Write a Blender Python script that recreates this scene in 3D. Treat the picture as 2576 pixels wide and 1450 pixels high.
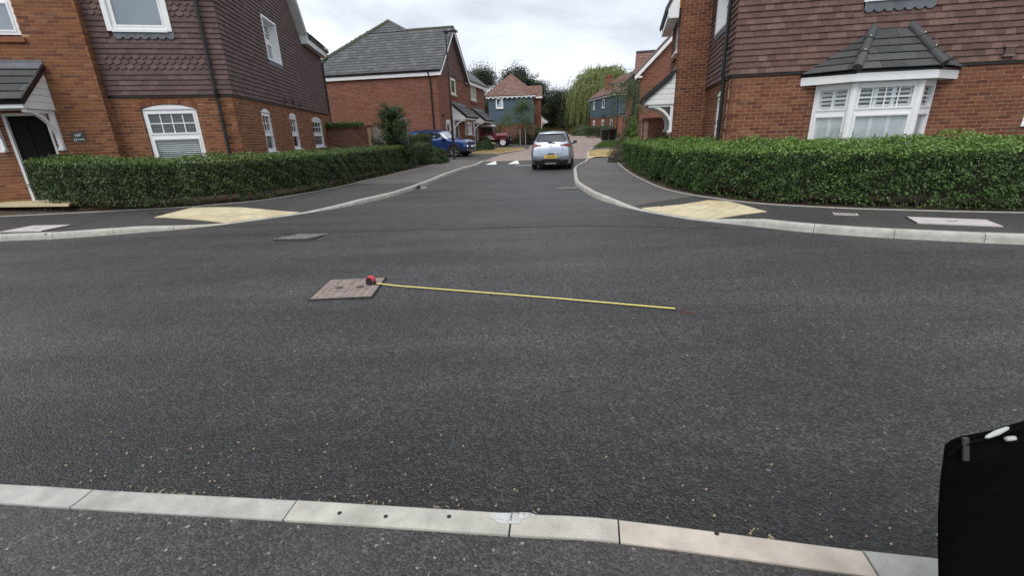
import bpy, math, random
import numpy as np
from mathutils import Matrix, Vector
random.seed(7); rng = np.random.default_rng(7)
S = bpy.context.scene
for o in list(bpy.data.objects): bpy.data.objects.remove(o)
COL = S.collection
R = math.radians

# ------------------------------------------------------------------ camera
CAMZ = 1.5
CR_ = np.array([[0.99946731, -0.03263591, 0.0], [-0.01055068, -0.32311208, 0.94630189], [-0.03088342, -0.9457978, -0.32328429]])
cam = bpy.data.objects.new('camera', bpy.data.cameras.new('camera'))
COL.objects.link(cam)
cam.data.sensor_width = 36; cam.data.lens = 36 * 1141 / 2576
cam.data.clip_start = 0.05; cam.data.clip_end = 3000
cm = np.eye(4); cm[:3, 0] = CR_[:, 0]; cm[:3, 1] = -CR_[:, 1]; cm[:3, 2] = -CR_[:, 2]; cm[2, 3] = CAMZ
cam.matrix_world = Matrix(cm.tolist())
S.camera = cam

# ------------------------------------------------------------------ sky, sun, exposure
SUN_EL, SUN_AZ = R(52), R(205)
world = bpy.data.worlds.new('World'); S.world = world; world.use_nodes = True
nt = world.node_tree; nt.nodes.clear()
def wn(t, **k):
    n = nt.nodes.new(t)
    for a, v in k.items(): setattr(n, a, v)
    return n
wout = wn('ShaderNodeOutputWorld'); wmix = wn('ShaderNodeMixShader'); wmix.inputs[0].default_value = 0.93
sky = wn('ShaderNodeTexSky', sky_type='NISHITA', sun_disc=False, sun_elevation=SUN_EL, sun_rotation=SUN_AZ)
bg1 = wn('ShaderNodeBackground'); bg1.inputs[1].default_value = 0.1
bg2 = wn('ShaderNodeBackground'); bg2.inputs[1].default_value = 1.0
tc = wn('ShaderNodeTexCoord'); sep = wn('ShaderNodeSeparateXYZ'); nt.links.new(tc.outputs['Generated'], sep.inputs[0])
zz = wn('ShaderNodeMath', operation='MAXIMUM'); zz.inputs[1].default_value = 0.0; nt.links.new(sep.outputs[2], zz.inputs[0])
za = wn('ShaderNodeMath', operation='ADD'); za.inputs[1].default_value = 0.35; nt.links.new(zz.outputs[0], za.inputs[0])
dx = wn('ShaderNodeMath', operation='DIVIDE'); dy = wn('ShaderNodeMath', operation='DIVIDE')
nt.links.new(sep.outputs[0], dx.inputs[0]); nt.links.new(za.outputs[0], dx.inputs[1])
nt.links.new(sep.outputs[1], dy.inputs[0]); nt.links.new(za.outputs[0], dy.inputs[1])
cmb = wn('ShaderNodeCombineXYZ'); nt.links.new(dx.outputs[0], cmb.inputs[0]); nt.links.new(dy.outputs[0], cmb.inputs[1])
cn = wn('ShaderNodeTexNoise'); cn.inputs['Scale'].default_value = 1.35; cn.inputs['Detail'].default_value = 7; cn.inputs['Roughness'].default_value = 0.5
cn.inputs['Distortion'].default_value = 0.35
nt.links.new(cmb.outputs[0], cn.inputs['Vector'])
cr = wn('ShaderNodeValToRGB'); e = cr.color_ramp.elements
e[0].position = 0.32; e[0].color = (0.40, 0.44, 0.50, 1); e[1].position = 0.66; e[1].color = (0.95, 0.97, 1.0, 1)
m_ = e.new(0.48); m_.color = (0.68, 0.72, 0.785, 1)
nt.links.new(cn.outputs[0], cr.inputs[0]); nt.links.new(cr.outputs[0], bg2.inputs[0])
nt.links.new(sky.outputs[0], bg1.inputs[0]); nt.links.new(bg1.outputs[0], wmix.inputs[1]); nt.links.new(bg2.outputs[0], wmix.inputs[2])
nt.links.new(wmix.outputs[0], wout.inputs[0])
sun = bpy.data.objects.new('sun', bpy.data.lights.new('sun', 'SUN')); COL.objects.link(sun)
sun.data.energy = 1.5; sun.data.angle = R(40); sun.data.color = (1.0, 0.97, 0.93)
sun.rotation_euler = (R(90) - SUN_EL, 0, R(180) - SUN_AZ)
S.view_settings.view_transform = 'Standard'; S.view_settings.look = 'None'
S.view_settings.exposure = 0.42; S.view_settings.gamma = 1.0; S.view_settings.use_curve_mapping = False

# ------------------------------------------------------------------ helpers
def zr(y):                                  # height of the road surface along the side street
    if y < 24: return 0.0
    if y < 25.4: return 0.09 * (y - 24) / 1.4
    if y < 40: return 0.09 + 0.016 * (y - 25.4)
    if y < 90: return 0.3236 + 0.022 * (y - 40)
    return 1.4236
def A(*v): return np.array(v, float)
def unit(v): return v / np.linalg.norm(v)
def setp(o, label=None, cat=None, group=None, kind=None):
    if label: o['label'] = label
    if cat: o['category'] = cat
    if group: o['group'] = group
    if kind: o['kind'] = kind
    return o
def thing(name, loc, label, cat, group=None):
    o = bpy.data.objects.new(name, None); COL.objects.link(o); o.location = loc; o.empty_display_size = 0.2
    return setp(o, label, cat, group)
def adopt(o, parent):
    if parent is None: return
    o.parent = parent
    w = Matrix.Identity(4); p = parent; ch = []
    while p is not None: ch.append(p); p = p.parent
    for q in reversed(ch): w = w @ q.matrix_parent_inverse @ q.matrix_basis
    o.matrix_parent_inverse = w.inverted()
class MB:
    def __init__(s): s.v = []; s.f = []; s.r = []; s.m = []; s.n = 0; s.mi = 0
    def raw(s, verts, faces, rnd=None):
        r = random.random() if rnd is None else rnd
        s.v.extend([tuple(map(float, p)) for p in verts])
        for f in faces: s.f.append(tuple(i + s.n for i in f)); s.r.append(r); s.m.append(s.mi)
        s.n += len(verts); return s
    def box(s, c, ax, ay, az, rnd=None):    # centre and three half-axis vectors
        c = A(*c); ax, ay, az = A(*ax), A(*ay), A(*az)
        P = [c + i * ax + j * ay + k * az for k in (-1, 1) for j in (-1, 1) for i in (-1, 1)]
        return s.raw(P, BOXF, rnd)
    def bx(s, x0, x1, y0, y1, z0, z1, rnd=None):
        return s.box(((x0 + x1) / 2, (y0 + y1) / 2, (z0 + z1) / 2), ((x1 - x0) / 2, 0, 0), (0, (y1 - y0) / 2, 0), (0, 0, (z1 - z0) / 2), rnd)
    def prism(s, poly, vec, rnd=None):      # closed polygon (3D points) pushed along vec
        n = len(poly); vec = A(*vec); P = [A(*p) for p in poly]
        return s.raw(P + [p + vec for p in P], [tuple(range(n - 1, -1, -1)), tuple(range(n, 2 * n))] + [(i, (i + 1) % n, n + (i + 1) % n, n + i) for i in range(n)], rnd)
    def tube(s, pts, rad, n=8, rnd=None, cap=True):
        pts = [A(*p) for p in pts]; rad = rad if hasattr(rad, '__len__') else [rad] * len(pts)
        V = []
        for i, p in enumerate(pts):
            d = unit((pts[min(i + 1, len(pts) - 1)] - pts[max(i - 1, 0)]) + 1e-9)
            a = unit(np.cross(d, A(0.31, 0.2, 0.93) if abs(d[2]) < 0.9 else A(1, 0.1, 0))); b_ = np.cross(d, a)
            for k in range(n):
                t = 2 * math.pi * k / n; V.append(p + rad[i] * (math.cos(t) * a + math.sin(t) * b_))
        F = []
        for i in range(len(pts) - 1):
            for k in range(n): F.append((i * n + k, i * n + (k + 1) % n, (i + 1) * n + (k + 1) % n, (i + 1) * n + k))
        if cap: F += [tuple(range(n - 1, -1, -1)), tuple(range((len(pts) - 1) * n, len(pts) * n))]
        return s.raw(V, F, rnd)
    def lathe(s, c, axis, prof, n=24, rnd=None):   # prof: (radius, offset along axis)
        c = A(*c); axis = unit(A(*axis)); a = unit(np.cross(axis, A(0, 0, 1) if abs(axis[2]) < 0.9 else A(1, 0, 0))); b_ = np.cross(axis, a)
        V = []; m = len(prof)
        for k in range(n):
            t = 2 * math.pi * k / n
            for (r_, h) in prof: V.append(c + axis * h + r_ * (math.cos(t) * a + math.sin(t) * b_))
        F = [(k * m + i, ((k + 1) % n) * m + i, ((k + 1) % n) * m + i + 1, k * m + i + 1) for k in range(n) for i in range(m - 1)]
        return s.raw(V, F, rnd)
    def build(s, name, mat, parent=None, smooth=False, **props):
        me = bpy.data.meshes.new(name); me.from_pydata(s.v, [], s.f)
        for mm in (mat if isinstance(mat, (list, tuple)) else [mat]): me.materials.append(mm)
        a = me.attributes.new('rnd', 'FLOAT', 'FACE'); a.data.foreach_set('value', s.r)
        if isinstance(mat, (list, tuple)): me.polygons.foreach_set('material_index', s.m)
        if smooth: me.polygons.foreach_set('use_smooth', [True] * len(me.polygons))
        o = bpy.data.objects.new(name, me); COL.objects.link(o); adopt(o, parent)
        return setp(o, **props)
BOXF = [(0, 2, 3, 1), (4, 5, 7, 6), (0, 1, 5, 4), (2, 6, 7, 3), (0, 4, 6, 2), (1, 3, 7, 5)]

# ------------------------------------------------------------------ materials
def newmat(name):
    m = bpy.data.materials.new(name); m.use_nodes = True; t = m.node_tree; t.nodes.clear()
    o = t.nodes.new('ShaderNodeOutputMaterial'); b = t.nodes.new('ShaderNodeBsdfPrincipled'); t.links.new(b.outputs[0], o.inputs[0])
    return m, t, b, o
def N(t, ty, ins=None, **k):
    n = t.nodes.new(ty)
    for a, v in k.items(): setattr(n, a, v)
    for i, v in (ins or {}).items():
        if isinstance(v, bpy.types.NodeSocket): t.links.new(v, n.inputs[i])
        else: n.inputs[i].default_value = v
    return n
def rgb(c): return (c[0], c[1], c[2], 1)
def ramp(t, fac, stops, interp='LINEAR'):
    n = N(t, 'ShaderNodeValToRGB', {0: fac}); e = n.color_ramp.elements; n.color_ramp.interpolation = interp
    e[0].position, e[0].color = stops[0][0], rgb(stops[0][1]); e[1].position, e[1].color = stops[-1][0], rgb(stops[-1][1])
    for p, c in stops[1:-1]:
        x = e.new(p); x.color = rgb(c)
    return n.outputs[0]
def pos(t): return N(t, 'ShaderNodeNewGeometry').outputs['Position']
def noise(t, scale, detail=3, rough=0.5, vec=None):
    return N(t, 'ShaderNodeTexNoise', {'Vector': vec or pos(t), 'Scale': scale, 'Detail': detail, 'Roughness': rough}).outputs[0]
def mixc(t, fac, a, b, mode='MIX'):
    n = N(t, 'ShaderNodeMix', data_type='RGBA', blend_type=mode)
    for i, v in ((0, fac), (6, a), (7, b)):
        if isinstance(v, bpy.types.NodeSocket): t.links.new(v, n.inputs[i])
        else: n.inputs[i].default_value = v if i == 0 else rgb(v)
    return n.outputs[2]
def math_(t, op, a, b=0.0):
    return N(t, 'ShaderNodeMath', {0: a, 1: b}, operation=op).outputs[0]
def rnd_of(t):                               # one random number per piece, joined or separate
    a = N(t, 'ShaderNodeAttribute', attribute_name='rnd').outputs['Fac']
    return math_(t, 'FRACT', math_(t, 'ADD', a, N(t, 'ShaderNodeObjectInfo').outputs['Random']))
def bump(t, b, h, dist, strength=1.0):
    n = N(t, 'ShaderNodeBump', {'Height': h, 'Distance': dist, 'Strength': strength}); t.links.new(n.outputs[0], b.inputs['Normal'])
def plain(name, c, rough=0.5, var=0.12, metal=0.0, nscale=8, bumpd=0.0, bscale=60, spec=0.5, coat=0.0):
    m, t, b, o = newmat(name)
    nz = noise(t, nscale, 4); f = N(t, 'ShaderNodeMapRange', {0: nz, 1: 0.3, 2: 0.7, 3: 1 - var, 4: 1 + var}).outputs[0]
    t.links.new(mixc(t, 1.0, c, N(t, 'ShaderNodeCombineColor', {0: f, 1: f, 2: f}).outputs[0], 'MULTIPLY'), b.inputs['Base Color'])
    b.inputs['Roughness'].default_value = rough; b.inputs['Metallic'].default_value = metal
    b.inputs['Specular IOR Level'].default_value = spec; b.inputs['Coat Weight'].default_value = coat
    if bumpd: bump(t, b, noise(t, bscale, 3), bumpd)
    return m
def pieces_mat(name, stops, rough=0.85, dirt=(0.08, 0.06, 0.05), dirtamt=0.25, bumpd=0.002, bscale=90, fleck=None):
    m, t, b, o = newmat(name)
    c = ramp(t, rnd_of(t), stops)
    g = N(t, 'ShaderNodeMapRange', {0: noise(t, 45, 4), 1: 0.3, 2: 0.7, 3: 0.82, 4: 1.16}).outputs[0]
    c = mixc(t, 1.0, c, N(t, 'ShaderNodeCombineColor', {0: g, 1: g, 2: g}).outputs[0], 'MULTIPLY')
    d = N(t, 'ShaderNodeMapRange', {0: noise(t, 1.3, 5, 0.6), 1: 0.5, 2: 0.75, 3: 0.0, 4: dirtamt}).outputs[0]
    c = mixc(t, d, c, dirt)
    if fleck:
        fl = N(t, 'ShaderNodeMapRange', {0: noise(t, 14, 3), 1: 0.66, 2: 0.72, 3: 0, 4: 0.6}).outputs[0]; c = mixc(t, fl, c, fleck)
    t.links.new(c, b.inputs['Base Color']); b.inputs['Roughness'].default_value = rough; b.inputs['Specular IOR Level'].default_value = 0.3
    bump(t, b, noise(t, bscale, 4), bumpd)
    return m
M = {}
M['brick'] = pieces_mat('red_brick', [(0, (.125, .047, .028)), (.2, (.175, .066, .032)), (.5, (.21, .082, .037)), (.8, (.245, .102, .046)), (.93, (.27, .125, .062)), (1, (.14, .062, .042))])
M['brick_r'] = pieces_mat('dark_red_brick', [(0, (.105, .040, .027)), (.2, (.145, .052, .031)), (.5, (.175, .064, .035)), (.8, (.20, .080, .043)), (.93, (.225, .10, .056)), (1, (.12, .052, .038))])
M['brick2'] = pieces_mat('dull_red_brick', [(0, (.135, .048, .034)), (.3, (.18, .064, .043)), (.6, (.205, .078, .052)), (.9, (.235, .098, .066)), (1, (.145, .06, .046))])
M['brick3'] = pieces_mat('brown_brick', [(0, (.15, .07, .056)), (.4, (.21, .10, .078)), (.8, (.27, .14, .11)), (1, (.19, .10, .088))])
M['mortar'] = plain('mortar', (.45, .29, .185), 0.95, 0.15, nscale=12, bumpd=0.002, bscale=150)
M['mortar2'] = plain('mortar_pink', (.42, .28, .205), 0.95, 0.15, nscale=12)
M['tile'] = pieces_mat('hung_clay_tile', [(0, (.098, .064, .060)), (.4, (.118, .077, .072)), (.8, (.135, .088, .082)), (1, (.155, .104, .096))], 0.8, (.07, .05, .045), 0.3)
M['tile_r'] = pieces_mat('hung_red_clay_tile', [(0, (.108, .062, .054)), (.4, (.135, .079, .069)), (.8, (.158, .094, .082)), (1, (.19, .118, .103))], 0.8, (.07, .05, .045), 0.3)
M['slate'] = pieces_mat('grey_roof_tile', [(0, (.080, .084, .089)), (.5, (.099, .103, .107)), (.85, (.112, .116, .120)), (.95, (.132, .137, .143)), (1, (.126, .133, .139))], 0.7, (.075, .080, .068), 0.22)
M['slate_d'] = pieces_mat('dark_roof_tile', [(0, (.055, .058, .06)), (.6, (.075, .078, .08)), (1, (.095, .098, .10))], 0.65, (.05, .06, .045), 0.3)
M['rtile'] = pieces_mat('red_roof_tile', [(0, (.16, .092, .078)), (.5, (.20, .117, .098)), (1, (.24, .145, .122))], 0.8, (.15, .10, .08), 0.3)
M['board'] = pieces_mat('blue_grey_board', [(0, (.062, .098, .135)), (1, (.078, .118, .158))], 0.7, (.05, .07, .09), 0.2)
M['white'] = plain('white_upvc', (.80, .81, .82), 0.35, 0.04)
M['cream'] = plain('cream_upvc', (.72, .72, .68), 0.4, 0.05)
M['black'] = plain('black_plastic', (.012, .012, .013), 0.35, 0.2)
M['lead'] = plain('lead_flashing', (.13, .14, .155), 0.5, 0.25, nscale=5, metal=0.2)
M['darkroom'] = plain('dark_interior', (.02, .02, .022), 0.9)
M['blind'] = plain('blind_slat', (.72, .73, .73), 0.6, 0.05)
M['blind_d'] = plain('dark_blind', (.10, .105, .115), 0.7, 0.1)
M['curtain'] = plain('pale_curtain', (.6, .61, .62), 0.9, 0.12, nscale=20)
M['soil'] = plain('soil', (.075, .052, .036), 0.95, 0.5, nscale=9, bumpd=0.03, bscale=25)
M['wood'] = plain('weathered_wood', (.30, .28, .26), 0.85, 0.25, nscale=14)
M['bark'] = plain('bark', (.075, .058, .042), 0.95, 0.35, nscale=18, bumpd=0.01, bscale=40)
M['concrete'] = plain('pale_concrete', (.42, .40, .37), 0.9, 0.14, nscale=10, bumpd=0.001, bscale=180)
def glass_mat(name, tint=(.75, .8, .8), lo=0.10, rough=0.02):
    m, t, b, o = newmat(name); t.nodes.remove(b)
    tr = N(t, 'ShaderNodeBsdfTransparent', {0: rgb(tint)}); gl = N(t, 'ShaderNodeBsdfGlossy', {0: (.95, .97, 1, 1), 'Roughness': rough})
    lw = math_(t, 'POWER', N(t, 'ShaderNodeLayerWeight', {'Blend': 0.5}).outputs['Facing'], 4.0)
    f = N(t, 'ShaderNodeMapRange', {0: lw, 1: 0.0, 2: 1.0, 3: lo, 4: 1.0}).outputs[0]
    mx = N(t, 'ShaderNodeMixShader', {0: f, 1: tr.outputs[0], 2: gl.outputs[0]}); t.links.new(mx.outputs[0], o.inputs[0]); return m
M['glass'] = glass_mat('window_glass', (.92, .94, .94), .05)
M['glass_r'] = glass_mat('reflecting_glass', (.6, .66, .68), 0.28)
M['carglass'] = glass_mat('car_glass', (.025, .028, .03), 0.15)
# asphalt with visible chippings
def asphalt(name, lo, mid, hi, chip, cell=85, bd=0.006, tint=None, rough=0.62, chips=(.955, .975), road=False):
    m, t, b, o = newmat(name); p = pos(t)
    v = N(t, 'ShaderNodeTexVoronoi', {'Vector': p, 'Scale': cell, 'Randomness': 1.0})
    cellr = N(t, 'ShaderNodeSeparateColor', {0: v.outputs['Color']}).outputs[0]
    c = ramp(t, cellr, [(0, lo), (.6, mid), (1, hi)])
    v2 = N(t, 'ShaderNodeTexVoronoi', {'Vector': p, 'Scale': cell * 0.9, 'Randomness': 1.0})
    r2 = N(t, 'ShaderNodeSeparateColor', {0: v2.outputs['Color']}).outputs[1]
    c = mixc(t, N(t, 'ShaderNodeMapRange', {0: r2, 1: chips[0], 2: chips[1], 3: 0, 4: 0.75}).outputs[0], c, chip)
    big = N(t, 'ShaderNodeMapRange', {0: noise(t, 0.55, 5, 0.6, p), 1: 0.3, 2: 0.7, 3: 0.78, 4: 1.25}).outputs[0]
    med = N(t, 'ShaderNodeMapRange', {0: noise(t, 9, 4, 0.6, p), 1: 0.3, 2: 0.7, 3: 0.86, 4: 1.14}).outputs[0]
    g = math_(t, 'MULTIPLY', big, med)
    c = mixc(t, 1.0, c, N(t, 'ShaderNodeCombineColor', {0: g, 1: g, 2: g}).outputs[0], 'MULTIPLY')
    if tint:
        c = mixc(t, N(t, 'ShaderNodeMapRange', {0: noise(t, 0.9, 3, 0.5, p), 1: 0.45, 2: 0.7, 3: 0, 4: 0.5}).outputs[0], c, tint)
    if road:                                  # tyre-worn bands along the main road, oil spots, damp grit by the near kerb, widened to darken the near road in colour
        st = N(t, 'ShaderNodeMapping', {0: p, 3: (.22, 1.5, 1)}).outputs[0]
        bd_ = N(t, 'ShaderNodeMapRange', {0: noise(t, 1.0, 4, .6, st), 1: .34, 2: .66, 3: .76, 4: 1.30}).outputs[0]
        oil = N(t, 'ShaderNodeMapRange', {0: noise(t, 1.7, 5, .55, p), 1: .62, 2: .74, 3: 1.0, 4: .60}).outputs[0]
        sx = N(t, 'ShaderNodeSeparateXYZ', {0: p}); dk = math_(t, 'ADD', math_(t, 'ADD', sx.outputs[1], math_(t, 'MULTIPLY', sx.outputs[0], .13)), -1.41)
        dk = math_(t, 'ADD', dk, math_(t, 'MULTIPLY', math_(t, 'ADD', noise(t, 3.0, 4, .6, p), -.5), .5))
        gr = N(t, 'ShaderNodeMapRange', {0: dk, 1: .0, 2: 1.5, 3: .46, 4: 1.0}).outputs[0]
        f = math_(t, 'MULTIPLY', math_(t, 'MULTIPLY', bd_, oil), gr)
        c = mixc(t, 1.0, c, N(t, 'ShaderNodeCombineColor', {0: f, 1: f, 2: f}).outputs[0], 'MULTIPLY')
    t.links.new(c, b.inputs['Base Color']); b.inputs['Roughness'].default_value = rough; b.inputs['Specular IOR Level'].default_value = 0.5
    h = math_(t, 'ADD', math_(t, 'MULTIPLY', v.outputs['Distance'], -1.0), math_(t, 'MULTIPLY', cellr, 0.6))
    bump(t, b, h, bd, 1.0); return m
M['road'] = asphalt('road_asphalt', (.018, .0175, .017), (.047, .046, .0445), (.105, .103, .099), (.34, .31, .27), 85, 0.010, rough=0.52, chips=(.9984, .9993), road=True)
M['foot'] = asphalt('footway_asphalt', (.024, .023, .0225), (.052, .050, .048), (.095, .091, .087), (.36, .33, .30), 115, 0.005, (.085, .072, .068), 0.7, chips=(.988, .995))
M['foot_old'] = asphalt('old_footway_asphalt', (.070, .063, .059), (.105, .095, .089), (.15, .137, .128), (.3, .28, .26), 120, 0.003, (.12, .10, .092), 0.75)
M['joint'] = asphalt('road_joint', (.013, .0125, .012), (.033, .032, .031), (.075, .074, .072), (.2, .2, .2), 80, 0.010)
def buff():
    m, t, b, o = newmat('buff_slab')
    c = ramp(t, rnd_of(t), [(0, (.52, .44, .27)), (1, (.62, .54, .36))])
    g = N(t, 'ShaderNodeMapRange', {0: noise(t, 5, 5, .6), 1: .3, 2: .7, 3: .82, 4: 1.12}).outputs[0]
    t.links.new(mixc(t, 1.0, c, N(t, 'ShaderNodeCombineColor', {0: g, 1: g, 2: g}).outputs[0], 'MULTIPLY'), b.inputs['Base Color'])
    b.inputs['Roughness'].default_value = .9; bump(t, b, noise(t, 160, 2), .002); return m
M['buff'] = buff()
def kerbmat():
    m, t, b, o = newmat('kerb_concrete')
    c = ramp(t, rnd_of(t), [(0, (.43, .43, .395)), (.6, (.48, .47, .425)), (.85, (.50, .48, .425)), (1, (.51, .455, .39))])
    g = N(t, 'ShaderNodeMapRange', {0: noise(t, 7, 6, .65), 1: .3, 2: .7, 3: .70, 4: 1.12}).outputs[0]
    c = mixc(t, 1.0, c, N(t, 'ShaderNodeCombineColor', {0: g, 1: g, 2: g}).outputs[0], 'MULTIPLY')
    c = mixc(t, N(t, 'ShaderNodeMapRange', {0: noise(t, 2.6, 6, .7), 1: .52, 2: .72, 3: 0, 4: .45}).outputs[0], c, (.23, .21, .165))
    pit = N(t, 'ShaderNodeMapRange', {0: noise(t, 120, 2), 1: .68, 2: .74, 3: 0, 4: .5}).outputs[0]; c = mixc(t, pit, c, (.2, .19, .17))
    t.links.new(c, b.inputs['Base Color']); b.inputs['Roughness'].default_value = .88; bump(t, b, noise(t, 90, 5, .6), .003); return m
M['kerb'] = kerbmat()
def paving():
    m, t, b, o = newmat('block_paving')
    mp = N(t, 'ShaderNodeMapping', {0: pos(t), 2: (0, 0, R(37))}).outputs[0]
    br = N(t, 'ShaderNodeTexBrick', {'Vector': mp, 'Color1': (.27, .20, .18, 1), 'Color2': (.36, .28, .25, 1), 'Mortar': (.15, .12, .11, 1), 'Scale': 1.0, 'Mortar Size': .006, 'Brick Width': .2, 'Row Height': .1})
    g = N(t, 'ShaderNodeMapRange', {0: noise(t, .8, 5, .6), 1: .3, 2: .7, 3: .85, 4: 1.15}).outputs[0]
    t.links.new(mixc(t, 1.0, br.outputs[0], N(t, 'ShaderNodeCombineColor', {0: g, 1: g, 2: g}).outputs[0], 'MULTIPLY'), b.inputs['Base Color'])
    b.inputs['Roughness'].default_value = .85; bump(t, b, br.outputs[1], -.003); return m
M['paving'] = paving()
def grassmat(name, a, b_, c_):
    m, t, b, o = newmat(name)
    c = ramp(t, noise(t, 2.2, 6, .65), [(.3, a), (.5, b_), (.7, c_)]); g = N(t, 'ShaderNodeMapRange', {0: noise(t, 40, 3), 1: .3, 2: .7, 3: .6, 4: 1.35}).outputs[0]
    t.links.new(mixc(t, 1.0, c, N(t, 'ShaderNodeCombineColor', {0: g, 1: g, 2: g}).outputs[0], 'MULTIPLY'), b.inputs['Base Color'])
    b.inputs['Roughness'].default_value = .95; bump(t, b, noise(t, 35, 4), .012); return m
M['straw'] = grassmat('dry_grass', (.56, .40, .20), (.62, .46, .25), (.50, .38, .19))
M['straw_g'] = grassmat('half_dry_grass', (.22, .22, .09), (.44, .34, .17), (.54, .42, .23))
M['lawn'] = grassmat('lawn', (.05, .14, .03), (.06, .16, .035), (.08, .18, .045))
M['ground'] = grassmat('ground_cover', (.09, .10, .05), (.13, .12, .06), (.10, .085, .05))
def leafmat(name, stops, trans=0.35, rough=0.45, spec=0.35):
    m, t, b, o = newmat(name)
    a = N(t, 'ShaderNodeAttribute', attribute_name='rnd').outputs['Fac']
    c = ramp(t, a, stops); t.links.new(c, b.inputs['Base Color']); b.inputs['Roughness'].default_value = rough; b.inputs['Specular IOR Level'].default_value = spec
    tl = N(t, 'ShaderNodeBsdfTranslucent', {0: c}); mx = N(t, 'ShaderNodeMixShader', {0: trans, 1: b.outputs[0], 2: tl.outputs[0]}); t.links.new(mx.outputs[0], o.inputs[0]); return m
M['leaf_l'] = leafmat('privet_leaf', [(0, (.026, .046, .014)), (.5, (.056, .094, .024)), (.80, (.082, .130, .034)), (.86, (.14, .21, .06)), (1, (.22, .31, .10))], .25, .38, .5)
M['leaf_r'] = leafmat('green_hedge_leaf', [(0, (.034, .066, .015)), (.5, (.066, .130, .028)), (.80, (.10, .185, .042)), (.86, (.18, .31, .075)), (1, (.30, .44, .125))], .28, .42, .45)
M['leaf_b'] = leafmat('bush_leaf', [(0, (.032, .052, .02)), (.6, (.065, .10, .035)), (1, (.12, .165, .06))])
M['leaf_y'] = leafmat('bright_leaf', [(0, (.05, .09, .02)), (.6, (.10, .17, .035)), (1, (.17, .26, .06))])
M['leaf_d'] = leafmat('dark_tree_leaf', [(0, (.018, .028, .016)), (.6, (.040, .058, .028)), (1, (.075, .10, .048))], .25)
M['leaf_w'] = leafmat('willow_leaf', [(0, (.13, .165, .06)), (.5, (.24, .29, .11)), (1, (.36, .40, .18))], .4)
M['leaf_t'] = leafmat('fine_tree_leaf', [(0, (.055, .085, .04)), (.6, (.10, .15, .065)), (1, (.16, .22, .10))])
M['leaf_yew'] = leafmat('yew_leaf', [(0, (.045, .075, .035)), (.6, (.085, .135, .06)), (1, (.16, .23, .09))])
M['leaf_h'] = leafmat('lavender_leaf', [(0, (.09, .085, .06)), (.6, (.14, .13, .095)), (1, (.19, .17, .14))])
M['leaf_s'] = leafmat('dry_stem', [(0, (.44, .34, .17)), (.6, (.54, .43, .23)), (1, (.36, .36, .17))])
M['leaf_big'] = leafmat('broad_leaf', [(0, (.12, .22, .07)), (1, (.22, .36, .14))])
M['twig'] = plain('hedge_twigs', (.018, .024, .010), .95, .7, nscale=30, bumpd=.03, bscale=25)

# ------------------------------------------------------------------ many alike pieces (bricks, tiles, boards)
def shape_box(): return ([(x, y, z) for z in (-.5, .5) for y in (-.5, .5) for x in (-.5, .5)], BOXF)
def shape_tile():                            # hung tile: slightly cambered slab, lower edge at z=-.5
    V = []; F = []; nx = 3
    for i in range(nx + 1):
        x = -.5 + i / nx; cmb = -0.10 * (1 - (2 * x) ** 2)
        for (y, z) in ((-.5 + cmb, -.5), (.5 + cmb, -.5), (.5, .5), (-.5 + cmb * .3, .5)): V.append((x, y, z))
    for i in range(nx):
        a = i * 4; b_ = a + 4
        F += [(a, b_, b_ + 3, a + 3), (a + 1, a, b_, b_ + 1)][::-1] if False else [(a, b_, b_ + 3, a + 3), (b_, a, a + 1, b_ + 1)]
    F += [(0, 3, 2, 1), (nx * 4, nx * 4 + 1, nx * 4 + 2, nx * 4 + 3)]
    return (V, F)
def shape_scallop():
    O = [(-.5, .5), (-.5, -.08)] + [(-.5 * math.cos(t), -.08 - .42 * math.sin(t)) for t in np.linspace(.35, math.pi - .35, 7)] + [(.5, -.08), (.5, .5)]
    n = len(O); V = [(x, -.5, z) for x, z in O] + [(x, .5, z) for x, z in O]
    return (V, [tuple(range(n)), tuple(range(2 * n - 1, n - 1, -1))] + [(i, n + i, n + (i + 1) % n, (i + 1) % n) for i in range(n)])
SHAPES = {'box': shape_box(), 'tile': shape_tile(), 'scallop': shape_scallop()}
UNIT = {}
def unit_mesh(shape, mat, nm):
    k = (shape, mat.name, nm)
    if k not in UNIT:
        me = bpy.data.meshes.new(nm); me.from_pydata(SHAPES[shape][0], [], SHAPES[shape][1]); me.materials.append(mat); UNIT[k] = me
    return UNIT[k]
def score(Mx, hidez):
    c = Mx[:3, 3]
    def pr(p):
        q = CR_.T @ (p - A(0, 0, CAMZ)); return A(q[0], q[1]) / max(q[2], .05), q[2]
    p0, d = pr(c)
    if d < .3: return 0
    X = [pr(c + Mx[:3, i] / 2)[0] - p0 for i in range(3)]
    ar = max(abs(X[i][0] * X[j][1] - X[i][1] * X[j][0]) for i in range(3) for j in range(i))
    if abs(p0[0]) > 1.14 or abs(p0[1]) > .645: ar *= .01
    if c[2] < hidez: ar *= .02
    return ar
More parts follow.
